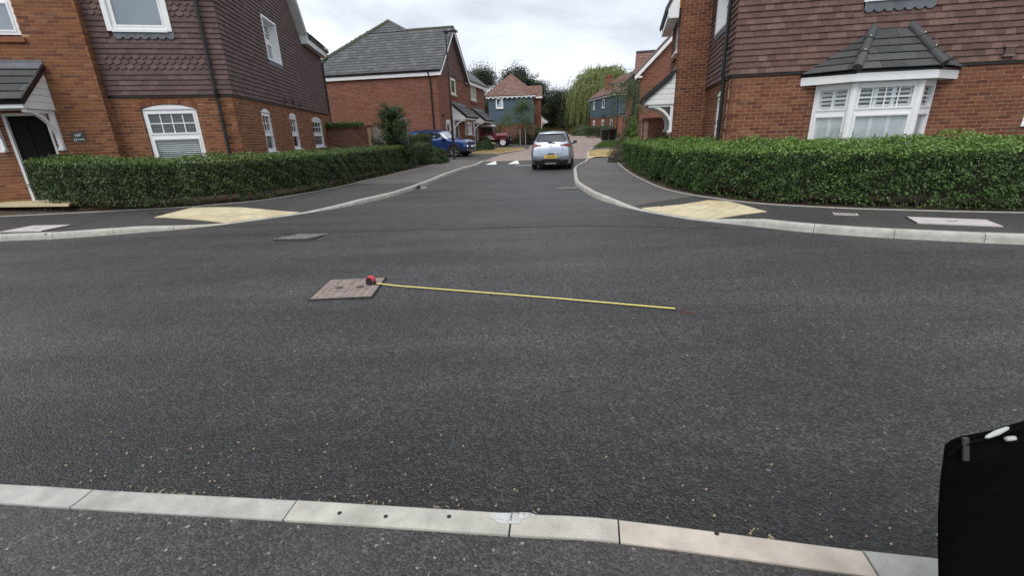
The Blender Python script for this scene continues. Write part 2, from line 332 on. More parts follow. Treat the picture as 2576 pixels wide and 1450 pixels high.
class Pieces:
    def __init__(s, name, plural, mat, hidez=-9): s.name, s.plural, s.mat, s.hidez = name, plural, mat, hidez; s.L = []
    def add(s, X, Y, Z, c, shape='box'):
        m = np.eye(4); m[:3, 0] = X; m[:3, 1] = Y; m[:3, 2] = Z; m[:3, 3] = c; s.L.append((m, shape))
    def finish(s, parent, limit=300, objects=True):
        if not s.L: return
        L = sorted(s.L, key=lambda q: -score(q[0], s.hidez)) if len(s.L) > limit else list(s.L)
        n = min(limit, len(L)) if objects else 0
        for m, sh in L[:n]:
            o = bpy.data.objects.new(s.name, unit_mesh(sh, s.mat, s.name)); COL.objects.link(o)
            adopt(o, parent); o.matrix_basis = Matrix(m.tolist())
        if L[n:]:
            b = MB()
            for sh in set(q[1] for q in L[n:]):
                V = np.array(SHAPES[sh][0]); F = SHAPES[sh][1]
                for m, s2 in L[n:]:
                    if s2 == sh: b.raw(V @ m[:3, :3].T + m[:3, 3], F)
            b.build(s.plural, s.mat, parent, kind='stuff')
class Frame:                                 # a wall plane: u to the right seen from outside, d outward, z up
    def __init__(s, O, ang): s.O = A(O[0], O[1], 0); s.U = A(math.cos(ang), math.sin(ang), 0); s.Nn = np.cross(s.U, A(0, 0, 1)); s.ang = ang
    def p(s, u, d, z): return s.O + u * s.U + d * s.Nn + A(0, 0, z)
    def bx(s, mb, u0, u1, d0, d1, z0, z1, rnd=None):
        return mb.box(s.p((u0 + u1) / 2, (d0 + d1) / 2, (z0 + z1) / 2), s.U * (u1 - u0) / 2, -s.Nn * (d1 - d0) / 2, (0, 0, (z1 - z0) / 2), rnd)
def sub_int(a, b_, holes):
    L = [(a, b_)]
    for h0, h1 in holes:
        L2 = []
        for x0, x1 in L:
            if h1 <= x0 or h0 >= x1: L2.append((x0, x1)); continue
            if h0 > x0: L2.append((x0, h0))
            if h1 < x1: L2.append((h1, x1))
        L = L2
    return L
def lerp_prof(prof, u):
    for (a, za_), (b_, zb_) in zip(prof, prof[1:]):
        if a <= u <= b_: return za_ + (zb_ - za_) * (u - a) / max(b_ - a, 1e-6)
    return prof[0][1] if u < prof[0][0] else prof[-1][1]
def wall_slab(fr, u0, u1, z0, prof, holes, d0, d1, mat, parent, name='wall', **props):
    us = sorted(set([u0, u1] + [x for h in holes for x in h[:2] if u0 < x < u1] + [q[0] for q in prof if u0 < q[0] < u1])); mb = MB()
    for a, b_ in zip(us, us[1:]):
        mid = (a + b_) / 2; hs = [(h[2], h[3]) for h in holes if h[0] < mid < h[1]]
        za, zb = lerp_prof(prof, a), lerp_prof(prof, b_)
        segs = sub_int(z0, min(za, zb), hs)
        for k, (s0, s1) in enumerate(segs):
            last = abs(s1 - min(za, zb)) < 1e-6
            t0, t1 = (za, zb) if last else (s1, s1)
            mb.prism([fr.p(a, d1, s0), fr.p(b_, d1, s0), fr.p(b_, d1, t1), fr.p(a, d1, t0)], -fr.Nn * (d1 - d0))
    return mb.build(name, mat, parent, **props)
def bricks_on(pc, fr, u0, u1, z0, prof, holes, proud=None, phase=0.0, off=0.0):
    z = z0; k = 0; zt = max(q[1] for q in prof)
    while z + .065 <= zt + .02:
        zb0, zb1 = z + .007, z + .068
        u = u0 - (.1125 if k % 2 else 0) - phase
        while u < u1:
            a, b_ = max(u + .0065, u0), min(u + .2185, u1); u += .225
            if b_ - a < .03: continue
            if min(lerp_prof(prof, a), lerp_prof(prof, b_)) < zb1 - .03: continue
            y0, y1 = zb0, zb1; cuts = []
            for h in holes:
                if h[1] <= a or h[0] >= b_ or h[3] <= y0 or h[2] >= y1: continue
                ov = min(h[3], y1) - max(h[2], y0)
                if ov > .05: cuts.append((h[0], h[1]))
                elif h[2] > y0 + .01: y1 = min(y1, h[2] - .002)
                else: y0 = max(y0, h[3] + .002)
            for c0, c1 in sub_int(a, b_, cuts):
                if c1 - c0 < .02 or y1 - y0 < .015: continue
                pr = random.uniform(-.0015, .0015) + off
                if proud and proud(u, k): pr += .012
                pc.add(fr.U * (c1 - c0), -fr.Nn * .07, A(0, 0, y1 - y0), fr.p((c0 + c1) / 2, pr - .035, (y0 + y1) / 2))
        z += .075; k += 1
def tiles_on(pc, fr, u0, u1, z0, prof, holes, scallop=lambda k, u: False, w=.165, g=.115):
    k = 0; z = z0; zt = max(q[1] for q in prof); hh = .19; TL = .038
    while z < zt - .02:
        u = u0 - (w / 2 if k % 2 else 0)
        while u < u1:
            a, b_ = max(u + .001, u0), min(u + w - .001, u1); u += w
            if b_ - a < .03: continue
            h_ = min(hh, max(.03, min(lerp_prof(prof, a), lerp_prof(prof, b_)) - z))
            if min(lerp_prof(prof, a), lerp_prof(prof, b_)) < z + .04: continue
            cuts = [(h[0], h[1]) for h in holes if not (h[1] <= a or h[0] >= b_ or h[3] <= z + .03 or h[2] >= z + g - .02)]
            for c0, c1 in sub_int(a, b_, cuts):
                if c1 - c0 < .02: continue
                for h in holes:
                    if not (h[1] <= c0 or h[0] >= c1) and z < h[2] < z + h_: h_ = max(.05, h[2] - z)
                tl = .038 * h_ / hh + random.uniform(-.0015, .003); ax = unit(A(0, 0, h_) - fr.Nn * tl)
                yv = np.cross(ax, fr.U)
                pc.add(fr.U * (c1 - c0), yv * .015, ax * h_, fr.p((c0 + c1) / 2, .008 + tl * .5 + .010, z + random.uniform(-.002, .002) + h_ / 2), 'scallop' if scallop(k, (c0 + c1) / 2) and c1 - c0 > .12 else 'tile')
        z += g; k += 1
def clip_rows(poly, v):                      # intervals of a convex polygon at height v
    xs = []
    for (x0, y0), (x1, y1) in zip(poly, poly[1:] + poly[:1]):
        if (y0 <= v < y1) or (y1 <= v < y0): xs.append(x0 + (x1 - x0) * (v - y0) / (y1 - y0))
    xs.sort(); return list(zip(xs[::2], xs[1::2]))
def roof_plane(pc, O, U, V, poly, w=.33, g=.30, th=.022, slab=None):
    """tiles on a plane; poly in (u,v) metres along eave U and up-slope V"""
    Nn = unit(np.cross(U, V)); vmax = max(q[1] for q in poly); v = min(q[1] for q in poly); k = 0
    while v < vmax - .03:
        for a, b_ in clip_rows(poly, v + g * .45):
            u = math.floor(a / w) * w - (w / 2 if k % 2 else 0)
            while u < b_:
                c0, c1 = max(a, u + .002), min(b_, u + w - .002); u += w
                if c1 - c0 < .03: continue
                h_ = min(g + .06, vmax - v); tl = .032
                ax = unit(V * h_ - Nn * tl); pc.add(U * (c1 - c0), np.cross(ax, U) * th, ax * h_, O + U * (c0 + c1) / 2 + V * (v + h_ / 2) + Nn * (tl / 2 + .012 + random.uniform(-.002, .002)))
        v += g; k += 1
    if slab is not None: slab.prism([O + U * x + V * y - Nn * .004 for x, y in poly], -Nn * .08)

# ------------------------------------------------------------------ foliage
def leaf_mesh(name, P, Nrm, size, mat, parent=None, spread=0.8, aspect=.5, rnd=None, seed=1, droop=None, **props):
    g = np.random.default_rng(seed); n = len(P)
    d = Nrm + g.normal(0, spread, (n, 3)); d /= np.linalg.norm(d, axis=1, keepdims=True) + 1e-9
    r_ = g.normal(0, 1, (n, 3)) if droop is None else np.tile(droop, (n, 1)) + g.normal(0, .25, (n, 3))
    t = r_ - (r_ * d).sum(1, keepdims=True) * d; t /= np.linalg.norm(t, axis=1, keepdims=True) + 1e-9
    b_ = np.cross(d, t); s = (size * g.uniform(.65, 1.3, n))[:, None]
    V = np.empty((n, 4, 3)); V[:, 0] = P - t * s * .5; V[:, 2] = P + t * s * .5
    V[:, 1] = P - b_ * s * aspect * .5 + d * s * .12; V[:, 3] = P + b_ * s * aspect * .5 + d * s * .12
    me = bpy.data.meshes.new(name); me.vertices.add(n * 4); me.vertices.foreach_set('co', V.reshape(-1))
    idx = (np.arange(n) * 4)[:, None] + np.array([[0, 1, 2, 0, 2, 3]])
    me.loops.add(n * 6); me.loops.foreach_set('vertex_index', idx.reshape(-1).astype(np.int32))
    me.polygons.add(n * 2); me.polygons.foreach_set('loop_start', (np.arange(n * 2) * 3).astype(np.int32))
    me.update(calc_edges=True)
    rv = g.random(n) if rnd is None else np.clip(rnd, 0, 1)
    a = me.attributes.new('rnd', 'FLOAT', 'FACE'); a.data.foreach_set('value', np.repeat(rv, 2).astype(np.float32))
    me.materials.append(mat); o = bpy.data.objects.new(name, me); COL.objects.link(o); adopt(o, parent)
    return setp(o, kind='stuff', **props)
def lump(P, f=2.3, a=.05):
    return a * (np.sin(P[:, 0] * f + 1.3 * np.sin(P[:, 1] * f * .7)) + np.sin(P[:, 1] * f * 1.3 + P[:, 2] * f * 1.7) + .6 * np.sin(P[:, 2] * f * 2.9 + P[:, 0] * f * 2.1)) / 2
def path_sampler(path):
    P = np.array(path, float); L = np.r_[0, np.cumsum(np.linalg.norm(np.diff(P[:, :2], axis=0), axis=1))]
    def f(s):
        s = np.asarray(s); q = np.stack([np.interp(s, L, P[:, k]) for k in range(P.shape[1])], -1)
        e = .15; d = np.stack([np.interp(s + e, L, P[:, k]) - np.interp(s - e, L, P[:, k]) for k in range(2)], -1); d /= np.linalg.norm(d, axis=-1, keepdims=True) + 1e-9
        return q, d
    return f, L[-1]
def hedge(name, path, width, htop, label, mat, size, dens, group=None, gap=0.0, back=+1, rise=0.0, sprigs=0, seed=3, topw=0.0, cat='hedge', fuzz=.03):
    """path: front base line (x,y,z); the hedge body lies to the left of its direction (back=+1)"""
    f, L = path_sampler(path); g = np.random.default_rng(seed)
    q0 = np.array(path[len(path) // 2]); root = thing(name, tuple(q0[:3]), label, cat, group)
    hm = htop - gap
    per = [hm, width, hm * .6]; area = L * sum(per) + 2 * hm * width; n = int(area * dens)
    s = g.uniform(0, L, n); w = g.uniform(0, sum(per), n); nE = int(2 * hm * width * dens)
    q, d = f(s); nl = np.stack([-d[:, 1], d[:, 0]], -1) * back
    fr_ = w < per[0]; tp = (w >= per[0]) & (w < per[0] + per[1]); bk = ~(fr_ | tp)
    off = np.where(fr_, 0, np.where(tp, w - per[0], width)); zz_ = np.where(fr_, gap + w, np.where(tp, hm + gap, gap + hm - (w - per[0] - per[1])))
    off[:nE] = g.uniform(0, width, nE); zz_[:nE] = g.uniform(gap, gap + hm, nE); s[:nE] = np.where(g.random(nE) < .5, 0, L)
    q, d = f(s); nl = np.stack([-d[:, 1], d[:, 0]], -1) * back
    nrm = np.zeros((n, 3)); nrm[fr_, :2] = -nl[fr_]; nrm[tp, 2] = 1; nrm[bk, :2] = nl[bk]
    nrm[:nE] = 0; nrm[:nE, :2] = np.where((s[:nE] < .1)[:, None], -d[:nE], d[:nE])
    zz_ = zz_ + rise * off / max(width, .01)
    P = np.concatenate([q[:, :2] + nl * off[:, None], (q[:, 2] + zz_)[:, None]], 1)
    fade = 1 - .55 * np.clip((zz_ - .0) / .35, 0, 1) if gap > 0 else 0
    dep = g.exponential(.05, n) - fuzz
    clm = lump(P, 9.0, 1.0) + .7 * lump(P + 3.1, 16.0, 1.0)
    P = P + nrm * (lump(P, 2.6, .05) + lump(P, 7.5, .04) + .022 * clm - dep)[:, None]
    keep = ~((clm < -.45) & (g.random(n) < .5) & fr_)
    if gap > 0: keep &= g.random(n) > (zz_ < gap + .42) * np.clip(.15 + .75 * (lump(P, 3.1, 1.0) + .3) * (gap + .5 - zz_) / .5, 0, .92)
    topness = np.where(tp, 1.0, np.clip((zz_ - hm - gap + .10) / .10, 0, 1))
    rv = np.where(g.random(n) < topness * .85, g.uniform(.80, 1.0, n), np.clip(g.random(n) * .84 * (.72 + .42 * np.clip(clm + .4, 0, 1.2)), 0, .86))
    P, nrm, rv = P[keep], nrm[keep], rv[keep]
    nrm = nrm + A(0, 0, .35)
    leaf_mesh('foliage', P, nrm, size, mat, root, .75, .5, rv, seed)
    core = MB(); m = max(6, int(L / .4)); qs, ds = f(np.linspace(.08, L - .08, m)); nn = np.stack([-ds[:, 1], ds[:, 0]], -1) * back
    V = []
    for i in range(m):
        for (o_, z_) in ((.19 + .05 * math.sin(i * 1.9), gap + .14), (.17 + .05 * math.sin(i * 2.7 + 1), hm + gap - .14), (width - .15, hm + gap - .14 + rise), (width - .15, gap + .14)): V.append((qs[i, 0] + nn[i, 0] * o_, qs[i, 1] + nn[i, 1] * o_, qs[i, 2] + z_))
    F = [(i * 4 + k, i * 4 + (k + 1) % 4, i * 4 + 4 + (k + 1) % 4, i * 4 + 4 + k) for i in range(m - 1) for k in range(4)] + [(3, 2, 1, 0), (m * 4 - 4, m * 4 - 3, m * 4 - 2, m * 4 - 1)]
    core.raw(V, F); core.build('inner_twigs', M['twig'], root)
    st = MB()
    for sv in np.arange(.15, L, .33):
        qq, dd = f(sv); nv = A(-dd[1], dd[0]) * back; o_ = g.uniform(.12, width * .5)
        b_ = A(qq[0] + nv[0] * o_, qq[1] + nv[1] * o_, qq[2] - .02)
        for k in range(2):
            st.tube([b_, b_ + A(g.normal(0, .05), g.normal(0, .05), gap + .2), b_ + A(g.normal(0, .10), g.normal(0, .10), gap + .45)], [.012, .009, .006], 5)
    st.build('stems', M['bark'], root, kind='stuff')
    if sprigs:
        sv = g.uniform(0, L, sprigs); qq, dd = f(sv); nv = np.stack([-dd[:, 1], dd[:, 0]], -1) * back; o_ = g.uniform(.05, width, sprigs)
        PP = []; NN = []; tw = MB()
        for i in range(sprigs):
            b_ = A(qq[i, 0] + nv[i, 0] * o_[i], qq[i, 1] + nv[i, 1] * o_[i], qq[i, 2] + htop + rise * o_[i] / width - .03); h_ = g.uniform(.04, .17); t_ = b_ + A(g.normal(0, .02), g.normal(0, .02), h_)
            tw.tube([b_, t_], [.003, .0015], 3, cap=False)
            for k in range(int(h_ / .02)):
                PP.append(b_ + (t_ - b_) * (k + 1) / (h_ / .02) + g.normal(0, .012, 3)); NN.append(A(g.normal(0, 1), g.normal(0, 1), .6))
        tw.build('sprig_twigs', M['bark'], root, kind='stuff')
        leaf_mesh('sprigs', np.array(PP), np.array(NN), size * .9, mat, root, .5, .5, g.uniform(.6, 1.0, len(PP)), seed + 1)
    return root
def limb(mb, p, d, length, r0, g, depth, tips, bend=.25, split=3, up=.15, nseg=4):
    pts = [p]; rad = [r0]; q = p.copy(); dd = d.copy()
    for i in range(nseg):
        dd = unit(dd + g.normal(0, bend, 3) * .5 + A(0, 0, up * .3)); q = q + dd * length / nseg; pts.append(q.copy()); rad.append(r0 * (1 - .6 * (i + 1) / nseg))
    mb.tube(pts, rad, 6 if r0 > .03 else 4, cap=False)
    if depth == 0: tips.extend(pts[1:]); return
    for k in range(split):
        j = g.integers(2, nseg + 1); b_ = pts[j]; nd = unit(dd + g.normal(0, .75, 3) + A(0, 0, up)); limb(mb, b_, nd, length * g.uniform(.5, .75), rad[j] * .8, g, depth - 1, tips, bend, split, up, nseg)
def tree(name, base, h, spread, label, cat, mat, seed, leaf=.12, nleaf=9000, trunk_h=.3, clump=.45, group=None, r0=None, squash=1.0, droopy=0, stem=True, bright=.0, parts=True, trunkmat='bark', spr=.8, aspect=.55):
    g = np.random.default_rng(seed); root = thing(name, base, label, cat, group); tips = []; mb = MB(); b_ = A(*base); r0 = r0 or h * .018
    top = b_ + A(g.normal(0, .03) * h, g.normal(0, .03) * h, h * trunk_h); mb.tube([b_ - A(0, 0, .1), (b_ + top) / 2 + g.normal(0, .01 * h, 3), top], [r0 * 1.25, r0, r0 * .85], 8)
    lead = b_ + A(0, 0, h * .95)
    for k in range(11):
        t = trunk_h + (1 - trunk_h) * (k / 11) * .85; pt = b_ + (lead - b_) * t + g.normal(0, .02 * h, 3) * A(1, 1, .2)
        a = k * 2.4 + g.uniform(0, .6); rr = spread * math.sin(math.pi * min(.98, .30 + .68 * (k / 11))) ** .8
        limb(mb, pt, unit(A(math.cos(a), math.sin(a), .45 + .4 * k / 11)), rr * .85, r0 * .45 * (1 - .5 * k / 11), g, 1, tips, .3, 3, .2)
    mb.tube([top, b_ + (lead - b_) * .75 + g.normal(0, .02 * h, 3), lead], [r0 * .8, r0 * .4, r0 * .12], 6); tips.append(lead)
    mb.build('trunk', M[trunkmat], root, smooth=True)
    T = np.array(tips); C = T[g.integers(0, len(T), nleaf)]
    P = C + g.normal(0, clump * spread * .32, (nleaf, 3)).clip(-clump * spread * .62, clump * spread * .62) * A(1, 1, squash * .8); cc = P.mean(0)
    nr = P - cc; nr /= np.linalg.norm(nr, axis=1, keepdims=True) + 1e-9; nr[:, 2] += .4
    cl = (np.sin(C[:, 0] * 5.1 + C[:, 1] * 3.7 + C[:, 2] * 4.3) + 1) / 2
    rv = np.clip(g.random(nleaf) * .65 + cl * .35 + bright, 0, 1)
    leaf_mesh('crown', P, nr, leaf, mat, root, spr, aspect, rv, seed)
    return root
def bush(name, c, rad, label, mat, seed, leaf=.06, n=5000, cat='bush', group=None, spiky=0.0, aspect=.5):
    g = np.random.default_rng(seed); root = thing(name, c, label, cat, group)
    v = g.normal(0, 1, (n, 3)); v[:, 2] = np.abs(v[:, 2]) * 1.0 - .15; v /= np.linalg.norm(v, axis=1, keepdims=True)
    rr = np.clip(1 - g.exponential(.10, n), .35, 1.08); P = v * rr[:, None]; P *= (1 + lump(v * 3 + seed, 2.1, .22))[:, None]
    W = P * A(*rad); W[:, 2] = np.maximum(W[:, 2], -.02); W += A(*c)
    leaf_mesh('foliage', W, v + A(0, 0, .3), leaf, mat, root, .7, aspect, g.random(n) * .7 + .35 * np.clip(v[:, 2], 0, 1) * g.random(n), seed)
    k = MB(); V = []
    for i in range(5):
        for j in range(8): a = j * math.pi / 4; ph = i * math.pi / 8; V.append((c[0] + rad[0] * .68 * math.cos(a) * math.cos(ph), c[1] + rad[1] * .68 * math.sin(a) * math.cos(ph), c[2] + .02 + rad[2] * .66 * math.sin(ph)))
    k.raw(V, [(i * 8 + j, i * 8 + (j + 1) % 8, i * 8 + 8 + (j + 1) % 8, i * 8 + 8 + j) for i in range(4) for j in range(8)]); k.build('inner_twigs', M['twig'], root)
    st = MB()
    for i in range(7):
        a = i * .9; st.tube([A(*c) - A(0, 0, .05), A(*c) + A(rad[0] * .5 * math.cos(a), rad[1] * .5 * math.sin(a), rad[2] * .5)], [.014, .006], 5)
    st.build('stems', M['bark'], root, kind='stuff'); return root

# ================================================================== SETTING: ground, roads, footways
def sheet(name, poly, z, mat, kind='structure', dz=0.0, parent=None, sub=1.0):
    """flat polygon following the road's rise, cut into strips along y"""
    ys = [p[1] for p in poly]; y0, y1 = min(ys), max(ys); mb = MB()
    cuts = sorted(set([y0, y1] + [c for c in list(np.arange(24, 25.5, .2)) + [40, 90] if y0 < c < y1]))
    for a, b_ in zip(cuts, cuts[1:]):
        P = clip_half(clip_half(poly, 1, a, True), 1, b_, False)
        if len(P) > 2: mb.raw([(x, y, (zr(y) if z is None else z) + dz) for x, y in P], [tuple(range(len(P)))])
    return mb.build(name, mat, parent, kind=kind)
def clip_half(poly, ax, v, keep_above):
    out = []
    for (p, q) in zip(poly, poly[1:] + poly[:1]):
        a = (p[ax] - v) * (1 if keep_above else -1); b_ = (q[ax] - v) * (1 if keep_above else -1)
        if a >= 0: out.append(p)
        if a * b_ < 0:
            t = a / (a - b_); out.append((p[0] + (q[0] - p[0]) * t, p[1] + (q[1] - p[1]) * t))
    return out
# wide ground
gb = MB(); xs = [-400, -120, -40, -15, 0, 15, 40, 120, 400]; ysg = [-60, -10, 24, 25.4, 32, 40, 60, 90, 160, 400]
gb.raw([(x, y, zr(y) - .12) for y in ysg for x in xs], [(j * 9 + i, j * 9 + i + 1, j * 9 + 10 + i, j * 9 + 9 + i) for j in range(9) for i in range(8)])
gb.build('ground', M['ground'], kind='structure')

KL = [(-30, 7.3), (-16, 7.6), (-8.84, 7.79), (-8.0, 7.82), (-7.27, 7.99), (-6.6, 8.2), (-5.9, 8.48), (-5.3, 8.92), (-4.7, 9.5), (-4.2, 10.05), (-3.8, 10.62), (-3.45, 11.28), (-3.05, 12.4), (-2.8, 13.8), (-2.62, 15.4), (-2.3, 19), (-1.56, 24.0), (-1.26, 26.0)]
KRt = [(4.2, 25.2), (3.55, 22.4), (2.72, 19.3), (2.2, 15.65), (1.98, 13.9), (1.94, 12.8), (2.0, 10.75), (2.23, 9.64), (2.52, 8.79), (3.02, 7.84), (3.23, 7.58), (3.79, 7.0), (4.1, 6.66), (4.32, 6.46), (4.89, 6.07), (5.5, 5.76), (6.33, 5.4), (8.5, 4.6), (12, 3.5), (20, 1.6), (30, -.5)]
KN = [(-20, 3.3), (-8, 2.40), (-4, 1.88), (-2.21, 1.685), (-1.844, 1.641), (-.91, 1.540), (-.023, 1.435), (.386, 1.388), (1.203, 1.22), (1.43, 1.18), (2.6, .9), (5, .25), (10, -1.2), (20, -4.5)]
EL = [(-30, 9.3), (-16, 9.8), (-11.3, 10.1), (-8.2, 10.55), (-7.2, 10.85), (-6.12, 11.6), (-5.26, 13.9), (-4.95, 16), (-4.29, 20.1), (-3.4, 26.4)]
ER = [(5.6, 25.2), (4.54, 18.8), (4.2, 16.5), (3.957, 14.44), (3.76, 11.63), (3.89, 10.27), (4.22, 9.34), (4.67, 8.53), (5.546, 7.853), (6.356, 7.431), (7.86, 6.85), (12, 5.6), (20, 3.6), (30, 1.5)]
KLEND = [(-.3, 31.75), (1.62, 36.9), (2.3, 47), (3.2, 55), (5.2, 66), (8.2, 77)]
KREND = [(13.6, 77), (12.6, 62), (10.4, 52.5), (9.2, 46), (6.25, 35.3), (5.4, 32.1), (4.55, 27)]
def smooth_path(P, n=6):
    P = [A(*p) for p in P]; out = []
    for i in range(len(P) - 1):
        p0, p1, p2, p3 = P[max(i - 1, 0)], P[i], P[i + 1], P[min(i + 2, len(P) - 1)]
        for k in range(n):
            t = k / n; out.append(.5 * ((2 * p1) + (p2 - p0) * t + (2 * p0 - 5 * p1 + 4 * p2 - p3) * t * t + (3 * p1 - p0 - 3 * p2 + p3) * t ** 3))
    return np.array(out + [P[-1]])
SKL, SKR, SKN, SEL, SER = [smooth_path(p) for p in (KL, KRt, KN, EL, ER)]
def kh_left(p):                              # kerb upstand, lowered at the crossings
    x, y = p[0], p[1]
    if x < -6.7: return .105
    if x < -5.5: return .105 - .097 * (x + 6.7) / 1.2
    if y < 9.75: return .008
    if y < 11.1: return .008 + .092 * (y - 9.75) / 1.35
    if y > 22: return max(.035, .10 - .065 * (y - 22) / 3)
    return .10
def kh_right(p):
    x, y = p[0], p[1]
    if y > 22: return max(.035, .11 - .075 * (y - 22) / 3)
    if y > 10.2: return .11
    if y > 8.9: return .008 + .102 * (y - 8.9) / 1.3
    if y > 7.6: return .008
    if y > 6.9: return .008 + .107 * (7.6 - y) / .7
    return .115
# carriageway
road_poly = [tuple(p) for p in SKN] + [(20, 1.6), (30, 1.0)] + [tuple(p) for p in SKR[::-1]] + [tuple(p) for p in SKL[::-1]] + [(-30, 3.3)]
mainp = [tuple(p) for p in SKN if -19 < p[0] < 19.5]
road_poly = [(-30, 4.2)] + [tuple(p) for p in SKN] + [(30, -7.5)] + [tuple(p) for p in SKR[::-1] if p[1] < 23.9] + [(3.93, 24.0), (-1.56, 24.0)] + [tuple(p) for p in SKL[::-1] if p[1] < 23.9]
def tri_sheet(name, poly, zf, mat, **k):
    from mathutils.geometry import tessellate_polygon
    T = tessellate_polygon([[Vector((x, y, 0)) for x, y in poly]]); mb = MB()
    mb.raw([(x, y, zf(x, y)) for x, y in poly], [t if (poly[t[1]][0] - poly[t[0]][0]) * (poly[t[2]][1] - poly[t[0]][1]) - (poly[t[1]][1] - poly[t[0]][1]) * (poly[t[2]][0] - poly[t[0]][0]) > 0 else t[::-1] for t in T])
    return mb.build(name, mat, None, **k)
tri_sheet('road', road_poly, lambda x, y: 0.0, M['road'], kind='structure')
def edge_at(S, y):
    i = np.argsort(S[:, 1]); return float(np.interp(y, S[i, 1], S[i, 0]))
SL2 = np.array([p for p in SKL if p[1] > 20] + KLEND); SR2 = np.array([p for p in SKR if p[1] > 20] + KREND)
rp = MB(); yy = [24.0 - .012, 24.35, 24.7, 25.05, 25.4]
V = []
for y in yy: V += [(edge_at(SL2, y), y, zr(y) + .002), (edge_at(SR2, y), y, zr(y) + .002)]
rp.raw(V, [(i * 2, i * 2 + 1, i * 2 + 3, i * 2 + 2) for i in range(4)]); rp.build('speed_ramp', M['foot'], kind='structure')
pv = MB(); yy = [25.4, 27, 29, 31.75, 34, 37, 40, 44, 47, 52, 58, 66, 72, 77]; V = []
for y in yy: V += [(edge_at(SL2, y), y, zr(y) + .002), (edge_at(SR2, y), y, zr(y) + .002)]
pv.raw(V, [(i * 2, i * 2 + 1, i * 2 + 3, i * 2 + 2) for i in range(len(yy) - 1)]); pv.build('block_paved_street', M['paving'], kind='structure')
jb = MB(); jb.raw([(-6.2, 7.62, .004), (-3.0, 7.60, .004), (1.2, 7.50, .004), (4.0, 6.68, .004), (4.03, 6.70, .004), (1.2, 7.53, .004), (-3.0, 7.63, .004), (-6.2, 7.65, .004)], [(0, 1, 6, 7), (1, 2, 5, 6), (2, 3, 4, 5)])
jb.build('road_joint', M['joint'], kind='structure')

def off_path(Pp, d):
    t = np.gradient(Pp, axis=0); t /= np.linalg.norm(t, axis=1, keepdims=True) + 1e-9
    return Pp + np.stack([-t[:, 1], t[:, 0]], -1) * d
def resample(Pp, n):
    L = np.r_[0, np.cumsum(np.linalg.norm(np.diff(Pp, axis=0), axis=1))]; s = np.linspace(0, L[-1], n)
    return np.stack([np.interp(s, L, Pp[:, 0]), np.interp(s, L, Pp[:, 1])], -1)
FOOT = {}; FZ = {}
def zfoot(nm, x, y):
    KD, kh, zb_ = FZ[nm]; d = (KD[:, 0] - x) ** 2 + (KD[:, 1] - y) ** 2; i = int(np.argmin(d)); zk = kh(KD[i]) - .006; return zk + (zb_ - zk) * min(1, math.sqrt(d[i]) / 1.3) + zr(y)
def footway(name, K, E, kh, side, zback, mat, n=160):
    K2 = off_path(K, .125 * side)
    FZ[name] = (resample(K2, 2500), kh, zback); kd = resample(K2, n); ed = []
    # match edging to kerb by arc fraction with nearest points
    Ed = resample(E, 900)
    j = 0
    for i in range(n):
        d = ((Ed - kd[i]) ** 2).sum(1); d[:j] = 1e9; d[j + 60:] = 1e9; j = max(j, int(np.argmin(d))); ed.append(Ed[j])
    ed = np.array(ed); mb = MB(); V = []; m = 6
    for i in range(n):
        zk = kh(kd[i]) - .006 + zr(kd[i][1]); zb = zback + zr(ed[i][1]); Lw = max(np.linalg.norm(ed[i] - kd[i]), .1)
        for c in range(m + 1):
            t = c / m; p = kd[i] * (1 - t) + ed[i] * t; V.append((p[0], p[1], zfoot(name, p[0], p[1])))
    F = [(i * (m + 1) + c, (i + 1) * (m + 1) + c, (i + 1) * (m + 1) + c + 1, i * (m + 1) + c + 1) for i in range(n - 1) for c in range(m)]
    if side > 0: F = [f for f in F]
    mb.raw(V, F); FOOT[name] = (np.array(V), kd, ed)
    return mb.build('footway', mat, None, kind='structure')
fl = footway('left_footway', SKL, SEL, kh_left, 1, .10, [M['foot']]); fr_ = footway('right_footway', SKR[::-1], SER[::-1], kh_right, -1, .10, [M['foot']])
# nearer, darker and older sections of the right footway
nf = [tuple(p) for p in off_path(SKN, -.144)]
tri_sheet('footway', [(-20, -6), (20, -12)] + nf[::-1], lambda x, y: .082, M['foot'], kind='structure')
# older lighter surfacing along the side street footways (separate laid strip 4 mm proud)
def strip_on(nm, name, i0, i1, mat, t0=0.02, t1=.98, dz=.004):
    V, kd, ed = FOOT[nm]; m = 6; mb = MB(); W = []
    for i in range(i0, i1):
        for c in range(m + 1):
            t = t0 + (t1 - t0) * c / m; b_ = V[i * 7:(i + 1) * 7]; k = min(int(t * 6), 5); f = t * 6 - k; p = b_[k] * (1 - f) + b_[k + 1] * f; W.append((p[0], p[1], p[2] + dz))
    n = i1 - i0
    mb.raw(W, [(i * 7 + c, i * 7 + 7 + c, i * 7 + 8 + c, i * 7 + 1 + c) for i in range(n - 1) for c in range(6)]); return mb.build(name, mat, None, kind='structure')
kdR = FOOT['right_footway'][1]; iR = [i for i in range(160) if 9.0 < kdR[i][1] < 25.2]
strip_on('right_footway', 'old_footway_surface', min(iR), max(iR) + 1, M['foot_old'])
kdL = FOOT['left_footway'][1]; iL = [i for i in range(160) if kdL[i][1] > 14.5]
strip_on('left_footway', 'old_footway_surface', min(iL), max(iL) + 1, M['foot_old'])

